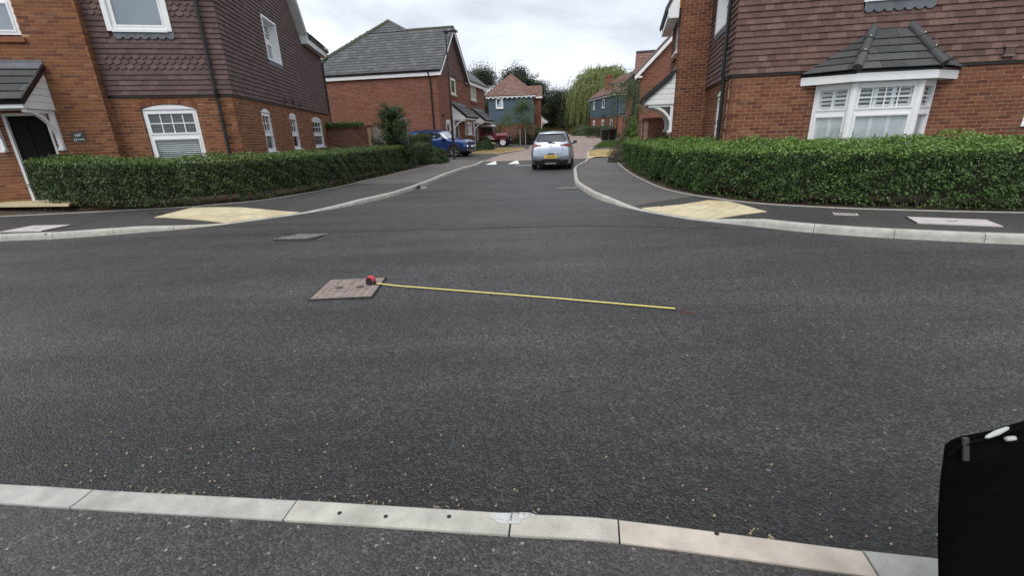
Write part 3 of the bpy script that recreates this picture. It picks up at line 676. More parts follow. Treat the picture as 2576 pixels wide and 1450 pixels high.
# ---- kerb stones
def kerb(name, K, side, kh, s_start, s_end, label, cuts=(), lens=.915, wd=1.0):
    root = bpy.data.objects.new(name, None); COL.objects.link(root); root['kind'] = 'structure'
    L = np.r_[0, np.cumsum(np.linalg.norm(np.diff(K, axis=0), axis=1))]
    def at(s):
        p = A(np.interp(s, L, K[:, 0]), np.interp(s, L, K[:, 1])); q = A(np.interp(s + .05, L, K[:, 0]), np.interp(s + .05, L, K[:, 1])) - A(np.interp(s - .05, L, K[:, 0]), np.interp(s - .05, L, K[:, 1])); q = unit(q)
        return p, A(-q[1], q[0]) * side
    s = s_start; i = 0; out = []
    while s < s_end:
        l = cuts[i] if i < len(cuts) else lens; i += 1
        mb = MB(); V = []; ns = 4; dzj = random.uniform(-.002, .002)
        for k in range(ns + 1):
            p, nv = at(s + .0035 + (l - .007) * k / ns); h = kh(p); b0 = zr(p[1])
            for (o_, z_) in ((0.0, -.06), (.012, max(h - .045, -.05)), (.022, max(h - .014, -.04)), (.036, h), (.122, h + .001), (.125, -.06)): V.append((p[0] + nv[0] * o_ * wd, p[1] + nv[1] * o_ * wd, b0 + z_ + dzj))
        F = [(k * 6 + j, k * 6 + 6 + j, k * 6 + 7 + j, k * 6 + 1 + j) for k in range(ns) for j in range(5)] + [(0, 1, 2, 3, 4, 5), tuple(ns * 6 + j for j in (5, 4, 3, 2, 1, 0))]
        mb.raw(V, F); o = mb.build('kerb_stone', M['kerb'], root)
        s += l; out.append((o, s))
    return root
def sof(K, x, y): 
    L = np.r_[0, np.cumsum(np.linalg.norm(np.diff(K, axis=0), axis=1))]; return float(L[np.argmin(((K - A(x, y)) ** 2).sum(1))])
kn = kerb('kerb', SKN, -1, lambda p: .088, sof(SKN, -1.844, 1.616) - .915 * 9, sof(SKN, 1.203, 1.2) + .915 * 5, '', cuts=[.915] * 9 + [.935, .895, .412, .83], wd=1.15)
M['kerb_pink'] = plain('pinkish_kerb', (.50, .44, .375), .88, .18, nscale=9, bumpd=.002, bscale=120)
pk_ = sorted([o for o in COL.objects if o.parent is kn], key=lambda o: o.name)[12]; pk_.data.materials[0] = M['kerb_pink']; pk_['label'] = 'pinkish tan kerb stone'
kerb('kerb', SKL, 1, kh_left, sof(SKL, -20, 7.5), sof(SKL, -1.3, 25.9) - .2, '')
kerb('kerb', SKR[::-1], -1, kh_right, sof(SKR[::-1], 15, 2.7), sof(SKR[::-1], 4.15, 25.1) - .3, '')
# flush concrete edging along the paved street and thin edging behind the footways
def edging(name, Pp, zf, w=.05, side=1, h=.03):
    P2 = resample(Pp, 120); Q = off_path(P2, w * side); mb = MB(); V = []
    for p, q in zip(P2, Q): V += [(p[0], p[1], zf(p) - .08), (p[0], p[1], zf(p) + h), (q[0], q[1], zf(q) + h), (q[0], q[1], zf(q) - .08)]
    mb.raw(V, [(i * 4 + j, i * 4 + 4 + j, i * 4 + 5 + j, i * 4 + 1 + j) for i in range(119) for j in range(3)]); return mb.build(name, M['concrete'], None, kind='structure')
edging('footway_edging', SEL, lambda p: .10 + zr(p[1]), .05, 1, .012)
edging('footway_edging', SER[::-1], lambda p: .10 + zr(p[1]), .05, -1, .012)
edging('paving_edging', np.array([(-1.26, 26.0)] + KLEND), lambda p: zr(p[1]), .12, 1, .02)
edging('paving_edging', np.array(KREND + [(4.2, 25.2)])[::-1], lambda p: zr(p[1]), .12, -1, .03)
# ---- beds, verges, drives
def quad_sheet(name, P, Q, zf, mat, m=8, kind='structure'):
    P, Q = resample(np.array(P, float), 40), resample(np.array(Q, float), 40); mb = MB(); V = []
    for p, q in zip(P, Q):
        for c in range(m + 1):
            t = c / m; x = p * (1 - t) + q * t; V.append((x[0], x[1], zf(x[0], x[1], t)))
    mb.raw(V, [(i * (m + 1) + c, (i + 1) * (m + 1) + c, (i + 1) * (m + 1) + c + 1, i * (m + 1) + c + 1) for i in range(39) for c in range(m)]); return mb.build(name, mat, None, kind=kind)
zb = lambda base: (lambda x, y, t: base + zr(y) + .012 * math.sin(x * 7) * math.sin(y * 6))
quad_sheet('planting_bed', off_path(SEL, .05)[6:], [(-17, 13), (-11, 13), (-8.5, 13.5), (-7.5, 14.5), (-7.6, 18), (-7.9, 23), (-7, 26.4)], lambda x, y, t: .095 + zr(y) + .16 * min(1, t * 2) * max(0, min(1, (-x - 6.5) / 3.5)) + .012 * math.sin(x * 7) * math.sin(y * 6), M['soil'])
quad_sheet('planting_bed', off_path(SER[::-1], -.05), [(30, 4.5), (20, 7), (10, 10), (5.5, 11), (5.4, 14), (6.4, 18), (7.5, 25.2)], zb(.085), M['soil'])
Z1 = lambda d: (lambda x, y, t: zr(y) + .022 + (d - .022) * min(1, t * 4))
quad_sheet('drive', [(-1.3, 25.95), (-.35, 31.6)], [(-9, 25.5), (-8.5, 32.2)], Z1(.105), M['foot'])
quad_sheet('drive', [(-.3, 31.7), (1.62, 36.9), (2.3, 47)], [(-3.6, 40), (-3.6, 44), (-3.5, 47)], Z1(.10), M['foot'])
quad_sheet('dry_verge', [(-2.3, 31.6), (-.42, 31.9), (1.5, 36.7)], [(-3.8, 37.2), (-3.0, 37.3), (-1.0, 38.2)], Z1(.13), M['straw_g'])
quad_sheet('concrete_path', [(-2.2, 34.1), (.1, 34.4)], [(-2.6, 34.7), (.35, 35.0)], Z1(.145), M['concrete'])
quad_sheet('garden_bed', [(-10, 26.4), (-5, 29), (-3.6, 33), (-3.2, 39)], [(-12, 40), (-9, 42), (-6, 44), (-3.4, 44)], Z1(.07), M['soil'])
quad_sheet('dry_verge', [(4.28, 25.0), (5.25, 31.0)], [(5.75, 25.0), (7.6, 31.4)], Z1(.12), M['straw'])
quad_sheet('drive', [(5.28, 31.05), (6.1, 34.2)], [(9, 30.8), (9.5, 34)], Z1(.10), M['foot_old'])
quad_sheet('lawn_strip', [(6.15, 34.3), (8.7, 43.8)], [(7.9, 34.3), (11.2, 43.8)], Z1(.12), M['lawn'])
quad_sheet('drive', [(8.75, 43.9), (10.1, 51)], [(12.5, 43.9), (13.5, 51)], Z1(.10), M['foot'])
quad_sheet('dry_verge', [(10.4, 52), (12.5, 62), (13.6, 77)], [(11.6, 51.5), (14, 61), (17, 77)], Z1(.13), M['straw'])
quad_sheet('garden', [(7.6, 25.25), (9, 30.7), (11, 43.8), (14, 52)], [(30, 20), (30, 30), (32, 44), (34, 52)], Z1(.06), M['straw_g'])
quad_sheet('field_edge', [(2.3, 48), (5, 66), (8.2, 77.2), (17, 77.2)], [(-40, 48), (-30, 84), (8, 86), (40, 84)], Z1(.09), M['straw_g'])

# ---- buff crossing slabs
def buff_crossing(nm, poly, origin, dirv, label):
    root = thing('buff_crossing', (origin[0], origin[1], zfoot(nm, *origin)), label, 'paving')
    du = unit(A(*dirv)); dv = A(-du[1], du[0])
    P = [((A(*p) - A(*origin)) @ du, (A(*p) - A(*origin)) @ dv) for p in poly]; us = [p[0] for p in P]; vs = [p[1] for p in P]
    for i in range(math.floor(min(us) / .4), math.ceil(max(us) / .4)):
        for j in range(math.floor(min(vs) / .4), math.ceil(max(vs) / .4)):
            C = P
            for ax, v, ab in ((0, i * .4 + .005, True), (0, i * .4 + .395, False), (1, j * .4 + .005, True), (1, j * .4 + .395, False)):
                C = clip_half(C, ax, v, ab)
                if len(C) < 3: break
            if len(C) < 3: continue
            W = [A(*origin) + du * u + dv * v for u, v in C]; W = [A(w[0], w[1], zfoot(nm, w[0], w[1]) + .012 + random.uniform(0, .0008)) for w in W]
            ar = sum(W[k][0] * W[(k + 1) % len(W)][1] - W[(k + 1) % len(W)][0] * W[k][1] for k in range(len(W)))
            if abs(ar) < .006: continue
            if ar < 0: W = W[::-1]
            mb = MB(); mb.prism([w - A(0, 0, .035) for w in W], (0, 0, .035)); mb.build('paving_slab', M['buff'], root)
kl2 = off_path(SKL, .13); kr2 = off_path(SKR[::-1], -.13)
seg = [tuple(p) for p in kl2 if p[0] > -5.62 and p[1] < 9.95 and p[1] > 8.6]
buff_crossing('left_footway', [(-7.2, 9.25)] + seg + [(-6.52, 10.42), (-7.28, 10.55)], (-6.4, 9.6), (1.65, -.74), 'buff paving slabs at the dropped kerb on the left corner')
seg = [tuple(p) for p in kr2 if 7.5 < p[1] < 8.95]
buff_crossing('right_footway', seg + [(2.62, 8.98), (3.4, 8.95), (3.98, 9.1), (4.28, 8.95), (4.4, 7.72)], (3.5, 8.3), (.75, -.95), 'buff paving slabs at the dropped kerb on the right corner')
# ---- service covers
def cover(name, c, w, l, ang, z, mat, label, cat, parts):
    root = thing(name, (c[0], c[1], z), label, cat); X = A(math.cos(ang), math.sin(ang), 0); Y = A(-math.sin(ang), math.cos(ang), 0); C = A(c[0], c[1], z)
    parts(root, C, X, Y, w, l); return root
M['iron'] = plain('worn_iron', (.27, .215, .195), .6, .25, metal=.0, nscale=14, bumpd=.001, bscale=200)
M['iron_d'] = plain('dark_iron', (.05, .048, .045), .55, .3, metal=.3, nscale=12)
M['grate'] = plain('grate_iron', (.27, .255, .24), .6, .25, nscale=14)
M['paint'] = plain('road_paint', (.74, .73, .69), .8, .15, nscale=10)
M['chamber'] = plain('pale_cover', (.50, .46, .44), .85, .1, nscale=10, bumpd=.001, bscale=150)
def manhole(root, C, X, Y, w, l):
    f = MB(); t = .014
    for s_ in (-1, 1):
        f.box(C + X * s_ * (w / 2 + t / 2) + A(0, 0, .002), X * t / 2, Y * (l / 2 + t), A(0, 0, .012)); f.box(C + Y * s_ * (l / 2 + t / 2) + A(0, 0, .002), X * w / 2, Y * t / 2, A(0, 0, .012))
    f.build('rim', M['iron_d'], root)
    for h in (-1, 1):
        p = MB(); p.box(C + X * h * w / 4 + A(0, 0, 0), X * (w / 4 - .003), Y * (l / 2 - .004), A(0, 0, .012)); p.build('lid', M['iron'], root)
    for i in range(8):
        for j in range(12):
            if (i in (2, 5)) and j in (5, 6): continue
            b_ = MB(); c0 = C + X * ((i + .5) / 8 - .5) * w * .95 + Y * ((j + .5) / 12 - .5) * l * .96 + A(0, 0, .0145)
            b_.box(c0, X * w * .034, Y * l * .021, A(0, 0, .0035)); b_.build('raised_stud', M['iron'], root)
    for i in (2.5, 5.5):
        k = MB(); k.lathe(C + X * (i / 8 - .5) * w * .95 + A(0, 0, .0118), (0, 0, 1), [(0, .001), (.022, .001), (.03, .006), (.036, .006), (.042, 0)], 16); k.build('keyhole', M['iron_d'], root)
cover('manhole_cover', (-1.705, 4.53), .60, .63, R(2), .004, None, 'brown iron manhole cover with raised studs in the road beside the tape measure', 'manhole cover', manhole)
def gully(root, C, X, Y, w, l):
    f = MB(); t = .03
    for s_ in (-1, 1): f.box(C + X * s_ * w / 2, X * t / 2, Y * l / 2, A(0, 0, .012)); f.box(C + Y * s_ * l / 2, X * w / 2, Y * t / 2, A(0, 0, .012))
    f.build('rim', M['iron_d'], root); k = MB(); k.box(C - A(0, 0, .004), X * w / 2, Y * l / 2, A(0, 0, .010)); k.build('pit', M['black'], root)
    for i in range(8):
        b_ = MB(); d = unit(X * .55 + Y); b_.box(C + X * ((i + .5) / 8 - .5) * w * .92 + A(0, 0, .008), d * l * .42, np.cross(d, A(0, 0, 1)) * .0125, A(0, 0, .006)); b_.build('grate_bar', M['grate'], root)
cover('gully_grate', (-3.40, 7.30), .62, .50, R(-5), .004, None, 'iron gully grate in the road near the left corner kerb', 'drain grate', gully)
def chamber(root, C, X, Y, w, l):
    f = MB(); f.box(C, X * w / 2, Y * l / 2, A(0, 0, .012)); f.build('lid', M['chamber'], root)
    k = MB(); k.box(C + A(0, 0, .012), X * .06, Y * .014, A(0, 0, .002)); k.build('keyhole', M['black'], root)
    e_ = MB()
    for s_ in (-1, 1): e_.box(C + X * s_ * (w / 2 + .008) - A(0, 0, .001), X * .008, Y * l / 2, A(0, 0, .012))
    e_.build('rim', M['iron_d'], root)
cover('access_cover', (-8.72, 8.36), .78, .56, R(-3), zfoot('left_footway', -8.72, 8.36) + .004, None, 'pale rectangular access cover in the footway at the left edge', 'access cover', chamber)
cover('access_cover', (6.30, 6.36), .90, .50, R(-26), zfoot('right_footway', 6.30, 6.36) + .004, None, 'pale rectangular access cover in the footway in front of the right hedge', 'access cover', chamber)
def smallcover(root, C, X, Y, w, l):
    f = MB(); f.box(C, X * w / 2, Y * l / 2, A(0, 0, .010)); f.build('lid', M['chamber'], root)
    for i in range(7):
        b_ = MB(); b_.box(C + X * ((i + .5) / 7 - .5) * w * .9 + A(0, 0, .011), X * .008, Y * l * .4, A(0, 0, .003)); b_.build('slot', M['iron_d'], root)
cover('stopcock_cover', (5.37, 7.2), .32, .16, R(-24), zfoot('right_footway', 5.37, 7.2) + .006, None, 'small ribbed metal cover in the footway below the right hedge', 'access cover', smallcover)
cover('stopcock_cover', (-7.55, 9.75), .30, .14, R(-10), zfoot('left_footway', -7.55, 9.75) + .006, None, 'small dark metal cover beside the left buff paving', 'access cover', lambda r, C, X, Y, w, l: MB().box(C, X * w / 2, Y * l / 2, A(0, 0, .010)).build('lid', M['iron_d'], r))
def channel(root, C, X, Y, w, l):
    f = MB(); f.box(C, X * w / 2, Y * l / 2, A(0, 0, .010)); f.build('frame', M['iron_d'], root)
    for i in range(8):
        b_ = MB(); b_.box(C + X * ((i + .5) / 8 - .5) * w * .95 + A(0, 0, .009), unit(X * .5 + Y) * l * .42, X * .02, A(0, 0, .004)); b_.build('grate_bar', M['iron'], root)
cover('gully_grate', (1.62, 12.75), .62, .42, R(0), .003, None, 'pale worn gully grate against the right kerb behind the hump', 'drain grate', channel)
kg = thing('kerb_inlet', (-2.72, 13.9, 0), 'dark kerb inlet opening in the left kerb of the side street', 'drain inlet')
k = MB(); k.box((-2.745, 14.15, .048), (.03, .26, 0)and(.028, .004, 0), (-.018, .24, 0), (0, 0, .036)); k.build('opening', M['black'], kg)
k = MB(); k.box((-2.60, 14.15, .006), (.09, .007, 0), (-.016, .22, 0), (0, 0, .008)); k.build('sill', M['iron'], kg)
# hump markings and give-way dash
for (x0, x1, xt, yt) in ((-1.16, -.58, -.65, 25.3), (-.02, .59, .54, 25.2)):
    hm = MB(); P = [(x0, 24.02), (x1, 23.98), (xt, yt)]
    hm.raw([(x, y, zr(y) + .007) for x, y in [(x0, 24.03), (x1, 24.03), (x1 - .06, 25.34), (x1 - .17, 25.34)]], [(0, 1, 2, 3)])
    setp(hm.build('hump_marking', M['paint']), 'white triangle painted on the hump ramp, ' + ('left one of the two beside the car' if x0 < -.5 else 'right one next to the silver car'), 'road marking', 'white hump triangles')
hm = MB(); hm.raw([(.35, 23.0, .004), (1.15, 22.6, .004), (1.18, 22.72, .004), (.38, 23.12, .004)], [(0, 1, 2, 3)]); setp(hm.build('edge_dash', M['paint']), 'short worn white dash on the asphalt behind the silver car', 'road marking')

# ---- straw and grit along the near kerb
g = np.random.default_rng(5); dl = MB()
for i in range(75):
    x = [-1.62, -1.50, -.62, -.30, .95, -1.05][i % 6] + g.normal(0, .05) if i < 62 else g.uniform(-2.3, 1.6); y = float(np.interp(x, [p[0] for p in KN], [p[1] for p in KN])) + abs(g.normal(0, .022)) + .012
    a = g.uniform(0, 3.14); l = g.uniform(.006, .02); dl.box((x, y, .010), A(math.cos(a), math.sin(a), .1) * l, A(-math.sin(a), math.cos(a), 0) * .0014, (0, 0, .0012))
for i in range(110):
    x = g.uniform(-2.3, 1.6); y = float(np.interp(x, [p[0] for p in KN], [p[1] for p in KN])) + abs(g.normal(0, .22)) + .01
    r_ = g.uniform(.002, .0045); dl.box((x, y, .006 + r_ * .5), A(1, .3, .1) * r_, A(-.3, 1, 0) * r_ * .8, (0, 0, r_ * .7))
dl.build('kerb_litter', plain('dry_straw', (.36, .29, .19), .9, .2), None, kind='stuff')

def thin_paint():
    m, t, b, o = newmat('thin_white_paint'); b.inputs['Base Color'].default_value = (.62, .63, .63, 1); b.inputs['Roughness'].default_value = .85
    f = N(t, 'ShaderNodeMapRange', {0: noise(t, 38, 6, .7), 1: .38, 2: .56, 3: .08, 4: .8}).outputs[0]; tr = N(t, 'ShaderNodeBsdfTransparent')
    mx = N(t, 'ShaderNodeMixShader', {0: f, 1: tr.outputs[0], 2: b.outputs[0]}); t.links.new(mx.outputs[0], o.inputs[0]); return m
# marks on the near kerb: white splash over a joint, drilled holes
sp_ = MB(); g = np.random.default_rng(8); cx, cy = -.035, 1.358
pts = [(cx + (.07 + .025 * math.sin(3 * a) + g.uniform(-.012, .012)) * math.cos(a) * 1.05, cy + .012 + (.034 + .008 * math.cos(2 * a)) * math.sin(a)) for a in np.linspace(0, 2 * math.pi, 26)[:-1]]
sp_.raw([(x, y - .0 * x, .0925) for x, y in pts] + [(cx, cy, .0925)], [(i, (i + 1) % 25, 25) for i in range(25)])
setp(sp_.build('paint_splash', thin_paint()), 'white paint splash over a joint of the near kerb', 'paint mark')
for i, (x, dy) in enumerate(((-.715, -.092), (-.525, -.094), (-.275, -.075), (.72, -.045))):
    y = float(np.interp(x, [p[0] for p in KN], [p[1] for p in KN])) + dy; hk = MB(); hk.lathe((x, y, .0895), (0, 0, 1), [(0, .001), (.0085, .001), (.009, -.004)], 12); setp(hk.build('drill_hole', M['black']), ('dark drilled hole in the near kerb, leftmost of three in a row', 'dark drilled hole in the near kerb, middle of three in a row', 'dark drilled hole in the near kerb nearest the white splash', 'lone dark drilled hole in the near kerb right of the splash')[i], 'kerb hole', 'drilled kerb holes')

# ================================================================== BUILDINGS
Zv = A(0, 0, 1)
M['moss'] = plain('mossy_tile', (.075, .085, .055), .9, .3, nscale=6)
M['door'] = plain('black_door', (.004, .004, .0045), .6, .1, spec=.15)
def window(root, fr, u0, u1, z0, z1, d=-.05, bars=(0, 0), zt=None, blind=None, mat='white', fw=.06, depth=.06, sill=True, arch=None, label=None, glass='glass_r', lowbars=(0, 0), mull=()):
    """white framed window: frame > panes, glazing bars, sill, blind slats"""
    mb = MB(); b = lambda *q: fr.bx(mb, *q)
    b(u0, u0 + fw, d - depth, d, z0, z1); b(u1 - fw, u1, d - depth, d, z0, z1); b(u0 + fw, u1 - fw, d - depth, d, z0, z0 + fw); b(u0 + fw, u1 - fw, d - depth, d, z1 - fw, z1)
    cols = []; edges = [u0 + fw] + [x for m_ in mull for x in (m_ - fw * .6, m_ + fw * .6)] + [u1 - fw]
    for m_ in mull: b(m_ - fw * .6, m_ + fw * .6, d - depth, d, z0 + fw, z1 - fw)
    cells = []
    for a, c in zip(edges[::2], edges[1::2]):
        if zt:
            b(a, c, d - depth, d - .004, zt - .045, zt + .045); cells += [(a, c, z0 + fw, zt - .045, lowbars), (a, c, zt + .045, z1 - fw, bars)]
        else: cells.append((a, c, z0 + fw, z1 - fw, bars))
    for (a, c, s0, s1, _) in cells:           # raised sash frame inside each light
        q = .038
        b(a, a + q, d - depth, d + .012, s0, s1); b(c - q, c, d - depth, d + .012, s0, s1); b(a + q, c - q, d - depth, d + .012, s0, s0 + q); b(a + q, c - q, d - depth, d + .012, s1 - q, s1)
    w = mb.build('window', M[mat], root, **({'label': label} if label else {}))
    for (a, c, s0, s1, br) in cells:
        a += .038; c -= .038; s0 += .038; s1 -= .038; g_ = MB(); fr.bx(g_, a, c, d - .034, d - .028, s0, s1); g_.build('pane', M[glass], w)
        for i in range(1, br[0]):
            k = MB(); x = a + (c - a) * i / br[0]; fr.bx(k, x - .011, x + .011, d - .027, d - .014, s0, s1); k.build('glazing_bar', M[mat], w)
        for i in range(1, br[1]):
            k = MB(); x = s0 + (s1 - s0) * i / br[1]; fr.bx(k, a, c, d - .026, d - .013, x - .011, x + .011); k.build('glazing_bar', M[mat], w)
        if blind == 'slats':
            zz_ = s0 + .02; k = MB()
            while zz_ < s1: k.box(fr.p((a + c) / 2, d - .066, zz_), fr.U * (c - a) / 2, -fr.Nn * .018 + Zv * .012, Zv * .0012); zz_ += .05
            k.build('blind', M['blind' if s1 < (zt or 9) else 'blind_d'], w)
        elif blind: k = MB(); fr.bx(k, a - .03, c + .03, d - .13, d - .12, s0 - .03, s1 + .03); k.build('curtain', M[blind], w)
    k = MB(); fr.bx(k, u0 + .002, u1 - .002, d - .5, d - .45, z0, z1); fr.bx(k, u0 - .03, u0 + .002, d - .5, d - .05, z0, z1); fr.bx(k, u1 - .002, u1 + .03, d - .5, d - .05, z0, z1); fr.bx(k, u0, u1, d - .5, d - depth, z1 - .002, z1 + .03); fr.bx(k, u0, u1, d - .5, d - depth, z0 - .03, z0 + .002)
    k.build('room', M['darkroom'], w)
    if sill: k = MB(); fr.bx(k, u0 - .04, u1 + .04, d - .03, d + .10, z0 - .045, z0 - .001); k.build('sill', M[mat], w)
    if arch:
        zc = arch; n = 12; k = MB(); um = (u0 + u1) / 2; hw = (u1 - u0) / 2; rise = zc - z1
        rad = (hw * hw + rise * rise) / (2 * rise); P = [fr.p(u0 - .03, d + .03, z1 + .004), fr.p(u1 + .03, d + .03, z1 + .004)]
        P += [fr.p(um + hw * math.cos(t), d + .03, zc - rad + math.sqrt(max(rad * rad - (hw * math.cos(t)) ** 2, 0)) + .004) for t in np.linspace(0, math.pi, n)]
        k.prism(P, -fr.Nn * .07); k.build('arched_head', M[mat], w)
    return w
def voussoirs(root, fr, u0, u1, zs, zc, n, rings=2, off=.004):
    um = (u0 + u1) / 2; hw = (u1 - u0) / 2 ; rise = zc - zs; rad = (hw * hw + rise * rise) / (2 * rise); a = math.asin(min(.999, hw / rad)); c = fr.p(um, 0, zc - rad)
    bk = MB(); T = np.linspace(-a * 1.04, a * 1.04, 14); ro = rad + .108 * rings + .006
    for t0, t1 in zip(T, T[1:]):
        P = [c + fr.U * r_ * math.sin(t) + Zv * r_ * math.cos(t) for r_, t in ((rad, t0), (rad, t1), (ro, t1), (ro, t0))]; bk.prism([p - fr.Nn * .004 for p in P], -fr.Nn * .09)
    bk.build('arch_mortar', M['mortar'], root)
    for q in range(rings):
        for i in range(n):
            t = -a + 2 * a * (i + .5) / n; r_ = rad + .006 + .108 * q + .051; rv = fr.U * math.sin(t) + Zv * math.cos(t); tv = fr.U * math.cos(t) - Zv * math.sin(t)
            m = np.eye(4); m[:3, 0] = tv * (2 * a * r_ / n - .010); m[:3, 1] = -fr.Nn * .07; m[:3, 2] = rv * .10; m[:3, 3] = c + rv * r_ + fr.Nn * (off - .035)
            o = bpy.data.objects.new('arch_brick', unit_mesh('box', M['brick'] if root.name == 'brick_house' else M['brick_r'], 'arch_brick')); COL.objects.link(o); adopt(o, root); o.matrix_basis = Matrix(m.tolist())
def downpipe(root, pts, clips=(), rad=.036, fr=None):
    k = MB(); k.tube(pts, rad, 10); 
    for c in clips: k.lathe(c, (0, 0, 1), [(rad, -.03), (rad + .010, -.03), (rad + .010, .03), (rad, .03)], 12)
    return k.build('downpipe', M['black'], root, smooth=False)
def flashing(root, fr, u0, u1, z0, z1, d=.05, teeth=True):
    k = MB(); fr.bx(k, u0, u1, d, d + .012, z0 + .04, z1)
    n = int((u1 - u0) / .165)
    if teeth:
        for i in range(n):
            x = u0 + (u1 - u0) * (i + .5) / n; w = (u1 - u0) / n * .42
            k.prism([fr.p(x + w * math.cos(t), d + .012, z0 + .04 - .045 * math.sin(t)) for t in np.linspace(0, math.pi, 7)], -fr.Nn * .012)
    k.build('lead_flashing', M['lead'], root)
def porch(root, fr, u0, u1, zb, zt, out, tile='slate', boards=True, right=True, left=True, legz=.85, cmat='white', ntile=.30):
    """lean-to porch canopy on a wall frame"""
    zf = zb + .13; k = MB(); s = fr
    s.bx(k, u0, u1, out - .025, out, zb, zf + .02); c = k.build('porch_canopy', M[cmat], root)
    for uu, on, sg in ((u0, left, -1), (u1, right, 1)):
        if not on: continue
        e = MB(); nb = 6; H = zt - zb - .04
        for i in range(nb):
            a, b_ = zb + H * i / nb + (.002 if i else 0), zb + H * (i + 1) / nb - .006; da = lambda z_: max(.0, (out - .03) * min(1, (zt - .03 - z_) / (zt - .03 - zf)))
            if i == 0: b_ = zb + H / nb - .004
            P = [s.p(uu, .005, a), s.p(uu, da(a), a), s.p(uu, da(b_), b_), s.p(uu, .005, b_)]
            e = MB(); e.prism(P, -s.U * sg * (.022 - .004 * (i % 2))); e.build('cheek_board', M[cmat], c)
    V = unit(-s.Nn * (out + .08) + Zv * (zt - zf)); L = math.hypot(out + .08, zt - zf); O = s.p(0, out + .08, zf + .015); sl = MB(); pc = Pieces('roof_tile', 'roof_tiles', M[tile])
    roof_plane(pc, O, s.U, V, [(u0 - .06, 0), (u1 + .06, 0), (u1 + .06, L - .20), (u0 - .06, L - .20)], .33, (L - .2) / 4, .02, sl); sl.build('roof_deck', M['black'], c); pc.finish(c)
    ed = MB()
    for uu in (u0 - .075, u1 + .075): ed.box(O + s.U * uu + V * (L / 2 - .04) + np.cross(s.U, V) * .015, s.U * .022, V * (L / 2 - .02), np.cross(s.U, V) * .045)
    ed.build('verge_edge', M['black'], c)
    f = MB(); f.box(O + s.U * (u0 + u1) / 2 + V * (L - .11) + np.cross(s.U, V) * .05, s.U * ((u1 - u0) / 2 + .06), V * .11, np.cross(s.U, V) * .006); s.bx(f, u0 - .05, u1 + .05, 0.012, .024, zt - .06, zt + .13); f.build('lead_flashing', M['lead'], c)
    so = MB(); s.bx(so, u0 + .03, u1 - .03, .01, out - .03, zb + .01, zb + .03); so.build('soffit', M[cmat], c)
    for uu in (u0 + .09, u1 - .09):
        b_ = MB(); w = .045; s.bx(b_, uu - w, uu + w, .006, .085, zb - legz, zb + .005); s.bx(b_, uu - w, uu + w, .085, out * .88, zb - .075, zb + .005)
        R1 = legz * .86; R0 = out * .80; T = np.linspace(0, math.pi / 2, 9); P0 = [(out * .88 - R0 * math.cos(t) if False else .05 + R0 * (1 - math.cos(t)), zb - legz * .96 + R1 * math.sin(t)) for t in T]
        for (a, b2) in zip(P0, P0[1:]):
            dv = unit(A(b2[0] - a[0], b2[1] - a[1])); nv = A(-dv[1], dv[0]) * .07
            b_.prism([s.p(uu - w * .8, a[0], a[1]), s.p(uu - w * .8, b2[0], b2[1]), s.p(uu - w * .8, b2[0] + nv[0] * .9, b2[1] + nv[1] * .9), s.p(uu - w * .8, a[0] + nv[0] * .9, a[1] + nv[1] * .9)], s.U * w * 1.6)
        s.bx(b_, uu - w * 1.2, uu + w * 1.2, .004, .13, zb - legz - .05, zb - legz + .012); b_.build('bracket', M[cmat], c)
    return c
def slab_roof(root, pts, mat, th=.10, name='roof'):
    k = MB(); n = unit(np.cross(A(*pts[1]) - A(*pts[0]), A(*pts[2]) - A(*pts[0]))); n = n if n[2] > 0 else -n
    k.prism([A(*p) for p in pts], -n * th); return k.build(name, M[mat], root)

# ------------------------------------------------------------------ left house
KS = 1.04; zL = lambda z: 1.5 + (z - 1.5) * KS
CLp = (-7.01, 12.65); LF = Frame(CLp, .22); LS = Frame(CLp, math.pi / 2 + .16)
LG = Frame(tuple((LF.O + LF.Nn * .26)[:2]), .22); UG = -2.72
HL = thing('brick_house', (CLp[0], CLp[1], .1), 'two storey left house, maroon hung tiles over red brick, white porch canopy and black door', 'house', 'houses of the estate')
HEM = zL(2.62); EAV = zL(5.25)
b_ = Pieces('brick', 'bricks', M['brick'], 1.1); t_ = Pieces('hung_tile', 'hung_tiles', M['tile'])
wf = [(-2.13, -.885, .95, zL(2.415))]; wu = [(-2.27, -1.0, 4.06, 5.25)]
wall_slab(LF, UG, -.012, 0, [(UG, 2.66), (0, 2.66)], wf, -.30, -.008, M['mortar'], HL); bricks_on(b_, LF, UG, 0, .035, [(UG, 2.66), (0, 2.66)], wf, proud=lambda u, k: u > -.35 and k % 4 == 1)
wall_slab(LF, UG, 0, 2.66, [(UG, EAV), (0, EAV)], wu, -.30, 0, M['tile'], HL)
sc = lambda k, u: (k in (5, 6, 7) or k in (15, 16, 17)) and -2.62 < u < -.36
tiles_on(t_, LF, UG, .045, HEM, [(UG, EAV), (0, EAV)], [(-2.29, -.98, 3.95, 5.26)], sc)
LSp = [(0, EAV), (4.16, EAV + 4.08), (8.32, EAV), (11.85, EAV)]; ws = [(1.99, 2.88, 1.15, zL(2.425)), (4.90, 5.89, 1.15, zL(2.425)), (8.2, 10.15, 1.15, zL(2.425))]; wsu = [(3.50, 4.90, 3.985, 5.24)]
wall_slab(LS, .03, 11.85, 0, [(0, 2.66), (11.85, 2.66)], ws, -.30, -.008, M['mortar'], HL); bricks_on(b_, LS, 0, 11.85, .035, [(0, 2.66), (11.85, 2.66)], ws, proud=lambda u, k: u < .25 and k % 4 == 1, phase=.05)
wall_slab(LS, 0, 11.85, 2.66, LSp, wsu, -.30, 0, M['tile'], HL); tiles_on(t_, LS, -.045, 11.85, HEM, LSp, wsu)
